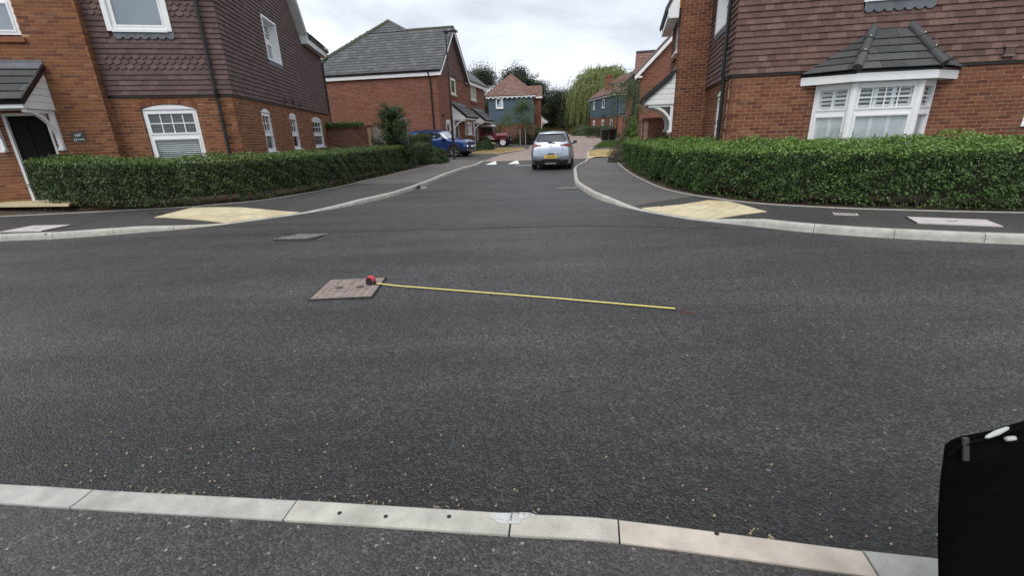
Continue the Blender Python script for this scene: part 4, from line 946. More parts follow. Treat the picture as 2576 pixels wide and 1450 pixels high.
# projecting bay with the porch
wg = [(-5.15, -3.92, 3.89, 5.1), (-4.86, -3.97, .25, zL(2.27))]
wall_slab(LG, -7.2, UG - .012, 0, [(-7.2, 5.6), (UG, 5.6)], wg, -.30, -.008, M['mortar'], HL); bricks_on(b_, LG, -7.2, UG, .035, [(-7.2, 5.6), (UG, 5.6)], wg, phase=.08)
LR_ = Frame(tuple(LG.p(UG, 0, 0)[:2]), .22 + math.pi / 2); wall_slab(LR_, 0.012, .25, 0, [(0, 5.6), (.3, 5.6)], [], -.1, -.008, M['mortar'], HL); bricks_on(b_, LR_, 0, .25, .035, [(0, 5.6), (.3, 5.6)], [])
for F_, a, c in ((LF, UG, .04), (LS, -.04, 11.85)): k = MB(); F_.bx(k, a, c, .004, .034, 2.615, 2.66); k.build('hem_shadow_strip', M['black'], HL)  # black strips below the hung tiles stand in for their shadow
b_.finish(HL); t_.finish(HL)
window(HL, LF, -2.11, -.905, .97, zL(2.30), -.05, (4, 2), zL(1.69), 'slats', arch=zL(2.41), glass='glass'); voussoirs(HL, LF, -2.16, -.855, zL(2.325), zL(2.425), 19)
w = window(HL, LF, -2.21, -1.06, 4.10, 5.2, .035, (1, 1), None, 'curtain', sill=False)
k = MB(); LF.bx(k, -2.31, -2.21, -.05, .085, 4.06, 5.22); LF.bx(k, -1.06, -.97, -.05, .085, 4.06, 5.22); LF.bx(k, -2.21, -1.06, -.05, .10, 4.04, 4.10); k.build('window_surround', M['white'], HL)
flashing(HL, LF, -2.22, -.95, 3.90, 4.05, .055)
for (a, c, cols) in ((2.01, 2.86, 2), (4.92, 5.87, 2), (8.22, 10.13, 3)):
    window(HL, LS, a, c, 1.19, zL(2.30), -.04, (cols, 2), zL(1.72), 'slats' if a > 8 else None, arch=zL(2.41), glass='glass'); voussoirs(HL, LS, a - .04, c + .04, zL(2.32), zL(2.425), 9 if c - a < 1.2 else 19, 1)
window(HL, LS, 3.54, 4.86, 4.02, 5.2, -.14, (2, 2), 4.62, 'curtain', sill=False)
k = MB(); LS.bx(k, 3.47, 3.54, -.2, .07, 3.97, 5.26); LS.bx(k, 4.86, 4.93, -.2, .07, 3.97, 5.26); LS.bx(k, 3.54, 4.86, -.2, .07, 5.2, 5.26); LS.bx(k, 3.54, 4.86, -.2, .09, 3.96, 4.02); k.build('window_surround', M['white'], HL)
flashing(HL, LS, 3.5, 4.92, 3.82, 3.96, .055)
for v in (4.50, 5.46, 6.42): k = MB(); LS.bx(k, v - .11, v + .11, .03, .13, 2.78, 2.92); LS.bx(k, v - .09, v + .09, .12, .135, 2.80, 2.90); k.build('vent', M['tile'], HL)
window(HL, LG, -5.13, -3.94, 3.93, 5.08, -.04, (1, 1), 4.62, None, sill=False); k = MB(); LG.bx(k, -5.3, -3.86, -.05, .06, 3.77, 3.865); k.build('brick_sill', M['brick'], HL)
# door, frame, plaque
k = MB(); LG.bx(k, -4.86, -4.80, -.14, -.02, .25, 2.30); LG.bx(k, -4.03, -3.97, -.14, -.02, .25, 2.30); LG.bx(k, -4.80, -4.03, -.14, -.02, 2.24, 2.30); dr = k.build('door_frame', M['white'], HL)
k = MB(); LG.bx(k, -4.80, -4.03, -.14, -.09, .27, 2.24)
for (x0, x1, y0, y1) in ((-4.70, -4.45, .45, 1.1), (-4.38, -4.13, .45, 1.1), (-4.70, -4.45, 1.25, 2.1), (-4.38, -4.13, 1.25, 2.1)): LG.bx(k, x0, x1, -.09, -.08, y0, y1)
dd = k.build('door', M['door'], HL); k = MB(); LG.bx(k, -4.13, -4.09, -.08, -.04, 1.15, 1.19); LG.bx(k, -4.13, -4.02 - .0, -.045, -.03, 1.155, 1.185); k.build('handle', M['lead'], dd); k = MB(); LG.bx(k, -4.55, -4.28, -.078, -.07, 1.17, 1.21); k.build('letter_plate', M['lead'], dd)
porch(HL, LG, -5.08, -3.74, zL(2.31), zL(3.22), .99, 'slate_d')
pl = MB(); LG.bx(pl, -3.59, -3.32, .004, .016, 1.62, 1.855); pl = pl.build('house_number_plaque', plain('slate_plaque', (.05, .055, .06), .5), HL)
tx = bpy.data.curves.new('n', 'FONT'); tx.body = '11'; tx.size = .085; tx.extrude = .001; to = bpy.data.objects.new('n', tx); COL.objects.link(to)
def text_obj(body, size, O, X, Y, name, mat, parent, align='CENTER', bold=0):
    c = bpy.data.curves.new('t', 'FONT'); c.body = body; c.size = size; c.extrude = .0015; c.align_x = align; c.offset = bold; t = bpy.data.objects.new('t', c); COL.objects.link(t)
    bpy.context.view_layer.update(); me = bpy.data.meshes.new_from_object(t.evaluated_get(bpy.context.evaluated_depsgraph_get())); bpy.data.objects.remove(t)
    me.materials.clear(); me.materials.append(mat); m = np.eye(4); m[:3, 0] = X; m[:3, 1] = Y; m[:3, 2] = np.cross(X, Y); m[:3, 3] = O
    o = bpy.data.objects.new(name, me); COL.objects.link(o); adopt(o, parent); o.matrix_basis = Matrix(m.tolist()); return o
bpy.data.objects.remove(to)
text_obj('11', .085, LG.p(-3.525, .0172, 1.645), LG.U, Zv, 'number', M['white'], pl, bold=.003)
k = MB(); LG.bx(k, -3.475, -3.345, .0165, .018, 1.672, 1.69); k.build('name_line', M['white'], pl)
k = MB(); k.prism([LG.p(-3.535 + x * .16, .0165, 1.745 + z * .085) for x, z in ((0, .35), (.2, .05), (.6, 0), (.85, .3), (1, .9), (.72, .62), (.62, .95), (.5, .5), (.25, .75))], LG.Nn * .002); k.build('bird_emblem', plain('pale_grey', (.45, .47, .5), .6), pl)
downpipe(HL, [LF.p(-.31, .10, .1), LF.p(-.31, .10, 2.55), LF.p(-.31, .135, 2.75), LF.p(-.31, .135, 5.3)], [LF.p(-.31, .10, 1.62), LF.p(-.31, .135, 3.9)], .040)
k = MB(); LF.bx(k, -.31, -.22, .06, .14, 1.60, 1.64); k.build('pipe_bracket', M['black'], HL)
downpipe(HL, [LS.p(11.78, .10, .1), LS.p(11.78, .10, EAV - .45), LS.p(11.80, .36, EAV - .22), LS.p(11.8, .40, EAV + .16)], [LS.p(11.78, .10, 3.3)], .040)
# roofs, verge and eaves
def roofL():
    ap = (4.16, EAV + 4.08); ov = .32
    P = lambda v, d, z: LS.p(v, d, z)
    slab_roof(HL, [P(-.35, ov, EAV + .02), P(ap[0], ov, ap[1] + .36), P(ap[0], -9, ap[1] + .36), P(-.35, -9, EAV + .02)], 'slate_d'); slab_roof(HL, [P(8.66, ov, EAV + .03), P(ap[0], ov, ap[1] + .361), P(ap[0], -9, ap[1] + .361), P(8.66, -9, EAV + .03)], 'slate_d')
    for v0 in (-.28, 8.60):
        d0, d1 = P(v0, ov - .03, EAV - .13), P(ap[0], ov - .03, ap[1] + .15)
        k = MB(); dv = d1 - d0; k.prism([d0, d1, d1 + Zv * .20, d0 + Zv * .20], LS.Nn * .03); k.build('bargeboard', M['white'], HL)
        k = MB(); k.prism([d0 - LS.Nn * .30 + Zv * .005, d1 - LS.Nn * .30, d1, d0 + Zv * .005], -Zv * .02); k.build('soffit', M['white'], HL)
    k = MB(); LS.bx(k, 8.32, 8.62, .0, .31, EAV - .16, EAV + .10); k.build('box_end', M['white'], HL)
    k = MB(); LS.bx(k, 8.62, 12.15, .28, .31, EAV - .16, EAV + .12); k.build('fascia', M['white'], HL); k = MB(); LS.bx(k, 8.62, 12.12, .0, .28, EAV - .15, EAV - .13); k.build('soffit', M['white'], HL)
    k = MB(); k.tube([P(8.64, .36, EAV + .12), P(12.2, .36, EAV + .12)], .055, 8); k.build('gutter', M['black'], HL)
    pc = Pieces('roof_tile', 'roof_tiles', M['slate_d']); V = unit(-LS.Nn * 1.0 + Zv * .85); sl = MB(); roof_plane(pc, P(0, .40, EAV + .16), LS.U, V, [(8.7, 0), (12.25, 0), (12.25, 5), (8.7, 5)], .33, .3, .022, sl); sl.build('roof_deck', M['slate_d'], HL); pc.finish(HL, 60)
    k = MB(); k.prism([P(12.2, .40, EAV + .10), P(12.2, -3.2, EAV + 3.2), P(12.2, -3.2, EAV)], LS.U * .04); k.build('gable_board', M['tile'], HL)
roofL()
LB = Frame(tuple(LS.p(11.85, 0, 0)[:2]), .16 + math.pi); wall_slab(LB, 0, 8, 0, [(0, EAV), (8, EAV)], [], -.3, 0, M['brick'], HL)

# ------------------------------------------------------------------ right house
CRp = (4.84, 10.53); RF = Frame(CRp, -.19); RS = Frame(CRp, math.atan2(-math.cos(.25), -math.sin(.25)))
HR = thing('brick_house', (CRp[0], CRp[1], .1), 'two storey right house, red hung tiles over brick, white bay window with shutters', 'house', 'houses of the estate')
b_ = Pieces('brick', 'bricks', M['brick_r'], 1.05); t_ = Pieces('hung_tile', 'hung_tiles', M['tile_r']); H2 = 2.53; E2 = 5.4
wr = [(1.69, 3.80, .7, 2.40), (5.5, 6.7, 1.33, 2.25)]; wru = [(2.27, 3.42, 3.72, 4.9)]
wall_slab(RF, .012, 8.5, 0, [(0, H2), (8.5, H2)], wr, -.30, -.008, M['mortar'], HR); bricks_on(b_, RF, 0, 8.5, .04, [(0, H2), (8.5, H2)], wr, proud=lambda u, k: u < .40 and k % 4 == 2)
wall_slab(RF, 0, 8.5, H2, [(0, E2), (8.5, E2)], wru, -.30, 0, M['tile_r'], HR); tiles_on(t_, RF, -.045, 8.5, H2, [(0, E2), (8.5, E2)], [(2.23, 3.46, 3.58, 4.9), (2.55, 3.10, 2.5, 3.20)])
wrs = [(-1.80, -.81, .85, 2.33)]; wrsu = [(-2.72, -.80, 3.70, 5.0)]
wall_slab(RS, -3.52, -.045, 0, [(-3.52, H2), (0, H2)], wrs, -.30, -.008, M['mortar'], HR); bricks_on(b_, RS, -3.52, 0, .04, [(-3.52, H2), (0, H2)], wrs, proud=lambda u, k: u > -.35 and k % 4 == 2, phase=.06)
wall_slab(RS, -3.52, 0, H2, [(-3.52, E2), (0, E2)], wrsu, -.30, 0, M['tile_r'], HR); tiles_on(t_, RS, -3.52, .045, H2, [(-3.52, E2), (0, E2)], wrsu)
for F_, a, c in ((RF, -.04, 8.5), (RS, -3.52, .04)): k = MB(); F_.bx(k, a, c, .004, .034, H2 - .045, H2); k.build('hem_shadow_strip', M['black'], HR)  # shadow line under the tile hem, added as a black strip
t_.finish(HR)
# projecting brick entrance bay on the side: front wall faces the main road
B0 = RS.p(-3.52, .86, 0); RB = Frame(tuple(B0[:2]), RS.ang + math.pi / 2); RBL = Frame(tuple(B0[:2]), RS.ang)
wall_slab(RB, .012, .86, 0, [(0, 5.6), (.86, 5.6)], [], -.2, -.008, M['mortar'], HR); bricks_on(b_, RB, 0, .86, .04, [(0, 5.6), (.86, 5.6)], [])
wbl = [(-1.30, -.35, 3.55, 4.62), (-1.75, -.55, .15, 2.16)]
wall_slab(RBL, -2.6, -.012, 0, [(-2.6, 5.6), (0, 5.6)], wbl, -.2, -.008, M['mortar'], HR); bricks_on(b_, RBL, -2.6, 0, .04, [(-2.6, 5.6), (0, 5.6)], wbl, phase=.1)
b_.finish(HR)
window(HR, RBL, -1.28, -.37, 3.58, 4.60, -.03, (2, 2), None, 'curtain'); k = MB(); RBL.bx(k, -1.36, -.29, 0, .06, 3.40, 3.52); k.build('brick_sill', M['brick_r'], HR)
k = MB(); RBL.bx(k, -1.75, -1.68, -.12, .01, .15, 2.16); RBL.bx(k, -.62, -.55, -.12, .01, .15, 2.16); RBL.bx(k, -1.68, -.62, -.12, .01, 2.09, 2.16); k.build('door_frame', M['white'], HR); k = MB(); RBL.bx(k, -1.68, -.62, -.12, -.08, .15, 2.09); RBL.bx(k, -1.5, -1.2, -.08, -.07, 1.1, 1.9); RBL.bx(k, -1.1, -.8, -.08, -.07, 1.1, 1.9); k.build('door', M['black'], HR)
porch(HR, RBL, -2.05, -.0 + .02, 2.17, 3.03, .80, 'slate_d', legz=.74)
k = MB(); RBL.bx(k, -.28, -.06, .0, .09, 4.62, 4.95); k.build('alarm_box', plain('yellow_plastic', (.75, .36, .03), .4), HR, label='yellow alarm box on the corner of the brick entrance bay'); k = MB(); RBL.bx(k, -.27, -.07, .0, .085, 4.46, 4.618); k.build('alarm_base', M['black'], HR)
k = MB(); RBL.bx(k, -2.7, .06, .06, .34, 4.36, 4.40); RBL.bx(k, -2.7, .10, .31, .34, 4.40, 4.62); RBL.bx(k, .06, .10, .06, .31, 4.36, 5.3); k.build('eaves_box', M['white'], HR)
k = MB(); k.prism([RBL.p(.12, .42, 4.62), RBL.p(.12, -.05, 5.55), RBL.p(.12, -.12, 5.5), RBL.p(.12, .38, 4.52)], -RBL.U * 2.9); k.build('roof', M['slate_d'], HR)
window(HR, RS, -1.78, -.83, .90, 2.20, -.045, (2, 2), 1.55, 'curtain', arch=2.32, glass='glass'); voussoirs(HR, RS, -1.82, -.79, 2.22, 2.335, 10, 1)
window(HR, RS, -2.55, -.90, 3.75, 4.98, -.12, (2, 2), 4.4, 'curtain', sill=False); k = MB(); RS.bx(k, -2.72, -2.55, -.2, .06, 3.70, 5.0); RS.bx(k, -.90, -.80, -.2, .06, 3.70, 5.0); RS.bx(k, -2.55, -.90, -.2, .08, 3.69, 3.75); k.build('window_surround', M['white'], HR)
flashing(HR, RS, -2.7, -.8, 3.56, 3.69, .055)
downpipe(HR, [RS.p(-.42, .10, .1), RS.p(-.42, .10, 2.42), RS.p(-.42, .14, 2.62), RS.p(-.42, .14, 5.4)], [RS.p(-.42, .10, 1.62), RS.p(-.42, .14, 3.1)], .040)
for z_ in (1.62, 3.1): k = MB(); RS.bx(k, -.42, -.30, .08, .11, z_ - .015, z_ + .015); k.build('pipe_bracket', M['black'], HR)
window(HR, RF, 2.29, 3.40, 3.76, 4.88, .03, (2, 1), None, 'curtain', sill=False); k = MB(); RF.bx(k, 2.22, 2.29, -.05, .08, 3.70, 4.9); RF.bx(k, 3.40, 3.47, -.05, .08, 3.70, 4.9); RF.bx(k, 2.29, 3.40, -.05, .10, 3.70, 3.76); k.build('window_surround', M['white'], HR); flashing(HR, RF, 2.25, 3.46, 3.52, 3.70, .055)
window(HR, RF, 5.52, 6.68, 1.36, 2.22, -.08, (2, 1), None, None)
k = MB(); RF.bx(k, 4.80, 4.95, .03, .10, 2.62, 2.77); k.build('vent', plain('brown_vent', (.10, .06, .05), .6), HR); k = MB(); RF.bx(k, 4.78, 4.97, .06, .115, 2.60, 2.63); RF.bx(k, 4.78, 4.97, .06, .11, 2.76, 2.79); k.build('vent_cowl', plain('brown_vent2', (.22, .15, .13), .6), HR)
# canted bay window
def bay():
    W = [(1.65, 0), (2.18, .45), (3.32, .45), (3.84, 0)]; k = MB()
    E = [(1.30, 0), (2.05, .62), (3.50, .62), (4.22, 0)]; T = [(2.50, 0), (3.15, 0)]
    def cap(z0, z1, Q, dd=.02): k.prism([RF.p(u, d - (0 if d else .02), z0) for u, d in Q], Zv * (z1 - z0))
    cap(2.245, 2.42, [(u + (.02 if u < 2.7 else -.02), d - .015 if d else 0) for u, d in E]); bw = k.build('bay_window', M['white'], HR)
    k2 = MB(); k2.prism([RF.p(u, d - (.0 if d else .02), .2) for u, d in W], Zv * .62); k2.build('plinth', M['brick'], bw)
    for (a, c), bars in zip(zip(W, W[1:]), ((2, 2), (4, 2), (1, 2))):
        p0, p1 = RF.p(a[0], a[1], 0), RF.p(c[0], c[1], 0); d = p1 - p0; F = Frame(tuple(p0[:2]), math.atan2(d[1], d[0])); Lw = np.linalg.norm(d)
        w = window(bw.parent, F, 0.0, Lw, .84, 2.24, -.002, bars, 1.69, None, 'white', .07, .06, True, glass='glass')
        # louvred shutters: stiles and slats
        for (s0, s1, op) in ((.98, 1.58, .0), (1.80, 2.14, .75)):
            n = max(1, round((Lw - .2) / .30)); pw = (Lw - .2) / n
            for i in range(n):
                x0 = .1 + i * pw; x1 = x0 + pw; st = MB(); F.bx(st, x0, x0 + .035, -.070, -.046, s0 - .05, s1 + .05); F.bx(st, x1 - .035, x1, -.070, -.046, s0 - .05, s1 + .05); st.build('shutter_frame', M['white'], w)
                z = s0; sh = MB()
                while z < s1 + .04:
                    t = .45 if op else .25; sh.box(F.p((x0 + x1) / 2, -.060, z), F.U * (pw / 2 - .036), (-F.Nn * math.sin(t) * .024 - Zv * math.cos(t) * .024), (F.Nn * math.cos(t) + Zv * math.sin(t)) * .003); z += .080 if op else .047
                sh.build('shutter_slats', M['white'], w)
    for q in W[1:3]:
        k3 = MB(); k3.lathe(RF.p(q[0], q[1] - .03, .84), (0, 0, 1), [(.075, 0), (.075, 1.40)], 10); k3.build('corner_post', M['white'], bw)
    # roof
    pc = Pieces('roof_tile', 'roof_tiles', M['slate_d']); sl = MB(); top = 3.20
    for (a, c, t0, t1) in ((E[0], E[1], T[0], T[0]), (E[1], E[2], T[0], T[1]), (E[2], E[3], T[1], T[1])):
        P = [RF.p(a[0], a[1] + (.03 if a[1] else 0), 2.43), RF.p(c[0], c[1] + (.03 if c[1] else 0), 2.43), RF.p(t1[0], .01, top), RF.p(t0[0], .01, top)]
        U = unit(P[1] - P[0]); nn = unit(np.cross(P[1] - P[0], P[3] - P[0])); V = np.cross(nn, U); q = [((p - P[0]) @ U, (p - P[0]) @ V) for p in P]
        if t0 == t1: q = q[:3]
        roof_plane(pc, P[0], U, V, q, .42, .185, .016, sl)
    sl.build('roof_deck', M['black'], bw); pc.finish(bw)
    for e_, t0 in ((E[1], T[0]), (E[2], T[1])):
        a, c = RF.p(e_[0], e_[1] + .05, 2.47), RF.p(t0[0], .02, 3.26); d = c - a
        for i in range(3):
            k4 = MB(); s0 = a + d * (i / 3); s1 = a + d * ((i + 1.06) / 3); k4.tube([s0 + Zv * (.012 - .012 * 0), s1 - Zv * .012], [.085, .078], 14); k4.build('ridge_tile', M['slate_d'], bw)
            if i: k5 = MB(); k5.lathe(s0 + Zv * .075 + RF.Nn * .05, unit(Zv + RF.Nn), [(0, .02), (.014, .015), (.016, 0)], 8); k5.build('ridge_clip', M['chamber'], bw)
    f = MB(); RF.bx(f, 2.5, 3.15, .03, .045, 3.08, 3.24); f.build('lead_flashing', M['lead'], bw)
bay()
slab_roof(HR, [RF.p(-.3, .35, E2), RF.p(8.8, .35, E2), RF.p(8.8, -4.5, E2 + 3.6), RF.p(3.8, -4.5, E2 + 3.6)], 'slate_d'); slab_roof(HR, [RF.p(-.3, .35, E2), RF.p(3.8, -4.5, E2 + 3.6), RF.p(3.8, -6, E2 + 3.6), RF.p(-.2 + .6, -8, E2)], 'slate_d')

# ------------------------------------------------------------------ brick pair of houses further along on the left
MP = (-4.21, 30.75); mang = math.atan2(.984, .18); MF = Frame(MP, mang); MS = Frame(MP, mang - math.pi / 2)
HM = thing('brick_house', (MP[0], MP[1], .3), 'plain red brick house with grey tiled hipped roof behind the blue car', 'house', 'houses of the estate')
b_ = Pieces('brick', 'bricks', M['brick2'], 1.6); zM = lambda z: 1.5 + (z - 1.5) * 1.18
wm = [(2.83, 4.08, 4.10, 5.22), (8.1, 10.0, 4.04, 5.15), (1.2, 2.25, 1.2, 2.50), (6.6, 8.0, 1.45, 2.45), (3.2, 4.15, .3, 2.40), (8.8, 9.75, .3, 2.35)]
MFp = [(0, 5.2), (12.8, 5.2)]
wall_slab(MS, -11, -.012, .1, [(-11, 5.2), (0, 5.2)], [], -.25, -.008, M['mortar2'], HM); bricks_on(b_, MS, -11, 0, .15, [(-11, 5.2), (0, 5.2)], [])
wall_slab(MF, .012, 12.8, .1, MFp, wm, -.25, -.008, M['mortar2'], HM); bricks_on(b_, MF, 0, 12.8, .15, MFp, wm, phase=.1); b_.finish(HM)
t_ = Pieces('hung_tile', 'hung_tiles', M['tile_r']); gp = [(0, 5.25), (3.3, 8.05), (6.6, 5.25)]
wall_slab(MF, 0, 6.6, 5.2, [(0, 5.2), (3.3, 8.0), (6.6, 5.2)], [(2.83, 4.08, 4.1, 5.22)], -.25, 0, M['tile_r'], HM); tiles_on(t_, MF, 0, 6.6, 5.18, gp, [(2.8, 4.1, 4.1, 5.24)], w=.165, g=.15); t_.finish(HM)
window(HM, MF, 2.85, 4.06, 4.14, 5.2, -.02, (1, 1), None, None, 'cream', .10, mull=()); window(HM, MF, 8.12, 9.98, 4.08, 5.12, -.02, (1, 1), None, 'curtain', 'cream', .09, mull=(8.7, 9.35)); window(HM, MF, 1.22, 2.23, 1.22, 2.40, -.02, (1, 1), None, None, 'white', .12, arch=2.5, glass='glass'); window(HM, MF, 6.62, 7.98, 1.49, 2.42, -.02, (1, 1), None, None, 'white', .10, mull=(7.3,))
for (a, c, z_) in ((2.7, 4.2, 3.93), (8.0, 10.1, 3.86), (6.5, 8.1, 1.27)): k = MB(); MF.bx(k, a, c, 0, .08, z_, z_ + .13); k.build('brick_sill', M['brick2'], HM)
for a in (3.2, 8.8):
    k = MB(); MF.bx(k, a, a + .08, -.1, .02, .3, 2.38); MF.bx(k, a + .87, a + .95, -.1, .02, .3, 2.38); MF.bx(k, a + .08, a + .87, -.1, .02, 2.3, 2.38); k.build('door_frame', M['white'], HM); k = MB(); MF.bx(k, a + .08, a + .87, -.1, -.05, .3, 2.3); MF.bx(k, a + .2, a + .75, -.05, -.04, 1.3, 2.1); k.build('door', M['black'], HM)
porch(HM, MF, 2.75, 5.9, zM(2.36), zM(3.24), 1.0, 'slate', legz=1.0); porch(HM, MF, 8.35, 11.6, zM(2.27), zM(3.13), 1.0, 'slate', legz=1.0)
pc = Pieces('roof_tile', 'roof_tiles', M['slate']); sl = MB(); V = unit(-MS.Nn * 3.4 + Zv * 2.95); O = MS.p(0, .0, 5.44)
roof_plane(pc, O, MS.U, V, [(-9.6, -.27), (.30, -.27), (.30, 4.2), (-6.05, 4.2)], .33, .29, .024, sl); roof_plane(pc, O, MS.U, V, [(-6.05, 4.2), (-2.95, 4.2), (-4.5, 5.5)], .33, .29, .024, sl); sl.build('roof_deck', M['slate'], HM); pc.finish(HM)
Pk = lambda u, v: O + MS.U * u + V * v
slab_roof(HM, [Pk(.3, 4.2), Pk(.3, 4.2) - MS.Nn * 3.6 - Zv * 3.1, Pk(-5, 4.2) - MS.Nn * 3.6 - Zv * 3.1, Pk(-5, 4.2)], 'slate'); slab_roof(HM, [Pk(-4.5, 5.5), Pk(-2.9, 4.2), Pk(-2.2, 4.0) - MS.Nn * 3.4, Pk(-4.5, 5.5) - MS.Nn * 4.0], 'slate'); slab_roof(HM, [Pk(-4.5, 5.5), Pk(-4.5, 5.5) - MS.Nn * 4.0, Pk(-9.6, -.15) - MS.Nn * 9, Pk(-9.6, -.15)], 'slate')
k = MB()
for i in range(10): a, c = Pk(-2.9 + 3.2 * i / 10, 4.27), Pk(-2.9 + 3.2 * (i + 1.05) / 10, 4.27); k = MB(); k.tube([a - MS.Nn * .05, c - MS.Nn * .05], .12, 8); k.build('ridge_tile', M['moss'], HM)
for i in range(16):
    a, c = Pk(-4.5 - 5.1 * i / 16, 5.53 - 5.8 * i / 16), Pk(-4.5 - 5.1 * (i + 1.05) / 16, 5.53 - 5.8 * (i + 1.05) / 16); k = MB(); k.tube([a + Zv * .02, c], .15, 8); k.build('hip_tile', M['moss'], HM)
for i in range(5): a, c = Pk(-4.5 + 1.6 * i / 5, 5.53 - 1.3 * i / 5), Pk(-4.5 + 1.6 * (i + 1.05) / 5, 5.53 - 1.3 * (i + 1.05) / 5); k = MB(); k.tube([a, c], .11, 8); k.build('hip_tile', M['slate'], HM)
k = MB(); MS.bx(k, -11, .28, .13, .16, 5.02, 5.31); k.build('fascia', M['white'], HM); k = MB(); MS.bx(k, -11, .25, -.02, .13, 5.02, 5.05); k.build('soffit', M['white'], HM); k = MB(); k.tube([MS.p(-11, .225, 5.32), MS.p(.27, .225, 5.32)], .06, 8); k.build('gutter', M['black'], HM)
for (u0, z0, u1, z1) in ((-.22, 5.03, 3.3, 8.0), (6.82, 5.03, 3.3, 8.0)):
    a, c = MF.p(u0, .315, z0), MF.p(u1, .315, z1); k = MB(); k.prism([a, c, c + Zv * .22, a + Zv * .22], MF.Nn * .03); k.build('bargeboard', M['white'], HM)
    k = MB(); k.prism([a + Zv * .23, c + Zv * .23, c + Zv * .30, a + Zv * .30], MF.Nn * .05); k.build('verge_tile', M['slate_d'], HM)
    k = MB(); k.prism([a, c, c - MF.Nn * .31, a - MF.Nn * .31], Zv * .02); k.build('soffit', M['white'], HM)
k = MB(); MF.bx(k, 6.6, 12.95, .20, .24, 5.10, 5.40); MF.bx(k, 6.55, 6.85, 0, .2, 5.10, 5.42); k.build('fascia', M['white'], HM); k = MB(); k.tube([MF.p(6.9, .31, 5.40), MF.p(13.0, .31, 5.40)], .06, 8); k.build('gutter', M['black'], HM)
slab_roof(HM, [MF.p(6.75, .33, 5.42), MF.p(13.05, .33, 5.42), MF.p(13.05, -3.2, 8.3), MF.p(3.3, -3.2, 8.3)], 'slate')
downpipe(HM, [MS.p(-.42, .09, .3), MS.p(-.42, .09, 4.9), MS.p(-.5, .18, 5.2)], [MS.p(-.42, .09, 2.5)], .05)
MB_ = Frame(tuple(MF.p(12.8, 0, 0)[:2]), mang + math.pi / 2); wall_slab(MB_, 0, 9, .1, [(0, 5.2), (9, 5.2)], [], -.25, 0, M['brick2'], HM)
k = MB(); MF.bx(k, .62, .82, .0, .07, 2.62, 2.82); k.build('vent', M['black'], HM)

# ------------------------------------------------------------------ gabled brick house beyond the right house, and two more behind
GP = (8.2, 30.0); GF = Frame(GP, -.14); GS = Frame(GP, -.14 - math.pi / 2)
HG = thing('brick_house', (GP[0], GP[1], .1), 'red brick gable with white bargeboard rising behind the right house porch', 'house', 'houses of the estate')
b_ = Pieces('brick', 'bricks', M['brick2'], 1.6); pg = [(0, 4.75), (4.3, 9.05), (8.6, 4.75)]
wall_slab(GF, .02, 8.56, 0, pg, [], -.25, -.008, M['mortar2'], HG); bricks_on(b_, GF, 0, 8.6, .1, pg, []); b_.finish(HG); wall_slab(GS, -8, 0, 0, [(-8, 4.75), (0, 4.75)], [], -.25, 0, M['brick2'], HG)
a, c = GF.p(-.38, .22, 4.27), GF.p(4.3, .22, 9.06); k = MB(); k.prism([a, c, c + Zv * .27, a + Zv * .27], GF.Nn * .03); k.build('bargeboard', M['white'], HG); k = MB(); k.prism([a + Zv * .28, c + Zv * .28, c + Zv * .36, a + Zv * .36], GF.Nn * .05); k.build('verge_tile', M['slate_d'], HG)
k = MB(); GF.bx(k, -.38, .06, 0, .22, 4.42, 4.52); k.build('box_end', M['white'], HG)
slab_roof(HG, [a + Zv * .36, c + Zv * .36, c + Zv * .36 - GF.Nn * 8, a + Zv * .36 - GF.Nn * 8], 'rtile')
downpipe(HG, [GF.p(-.12, .10, .1), GF.p(-.12, .10, 4.0), GF.p(-.35, .16, 4.45)], [], .055); k = MB(); GF.bx(k, -.42, -.20, -.25, .0, .1, 3.9); k.build('side_return', M['black'], HG); k = MB(); k.tube([GF.p(-.45, .25, 4.62), GF.p(-.45, -8, 4.62)], .06, 8); k.build('gutter', M['black'], HG)
H3P = (9.45, 36.0); F3 = Frame(H3P, -.285); H3 = thing('brick_house', (H3P[0], H3P[1], .2), 'house with red tiled roof showing left of the white bargeboard', 'house', 'houses of the estate')
wall_slab(F3, 0, 8, 0, [(0, 5.0), (8, 5.0)], [], -.25, 0, M['brick2'], H3); wall_slab(Frame(H3P, -.285 - math.pi / 2), -6, 0, 0, [(-6, 5.0), (-3, 7.0), (0, 5.0)], [], -.25, 0, M['brick2'], H3)
pc = Pieces('roof_tile', 'roof_tiles', M['rtile']); sl = MB(); V = unit(-F3.Nn * 2.4 + Zv * 2.0); roof_plane(pc, F3.p(0, .3, 4.95), F3.U, V, [(-.1, 0), (6, 0), (6, 3.0), (-.1, 3.0)], .33, .27, .03, sl); sl.build('roof_deck', M['rtile'], H3); pc.finish(H3, 120)
k = MB(); F3.bx(k, -.15, 6, .30, .34, 4.78, 4.96); F3.bx(k, -.2, .25, .0, .34, 4.5, 4.95); k.build('fascia', M['white'], H3); k = MB(); k.tube([F3.p(.15, .35, .1), F3.p(.15, .35, 4.6)], .06, 8); k.build('downpipe', M['black'], H3)
k = MB(); k.tube([F3.p(-.1, -2.1, 6.98), F3.p(6, -2.1, 6.98)], .11, 8); k.build('ridge_tiles', M['slate_d'], H3)
H4P = (10.75, 42.0); F4 = Frame(H4P, -.27); H4 = thing('brick_house', (H4P[0], H4P[1], .3), 'house with grey slate roof corner and white porch behind the small street tree', 'house', 'houses of the estate')
wall_slab(F4, 0, 8, 0, [(0, 5.0), (8, 5.0)], [], -.25, 0, M['brick2'], H4); wall_slab(Frame(H4P, -.27 - math.pi / 2), -6, 0, 0, [(-6, 5), (0, 5)], [], -.25, 0, M['brick2'], H4)
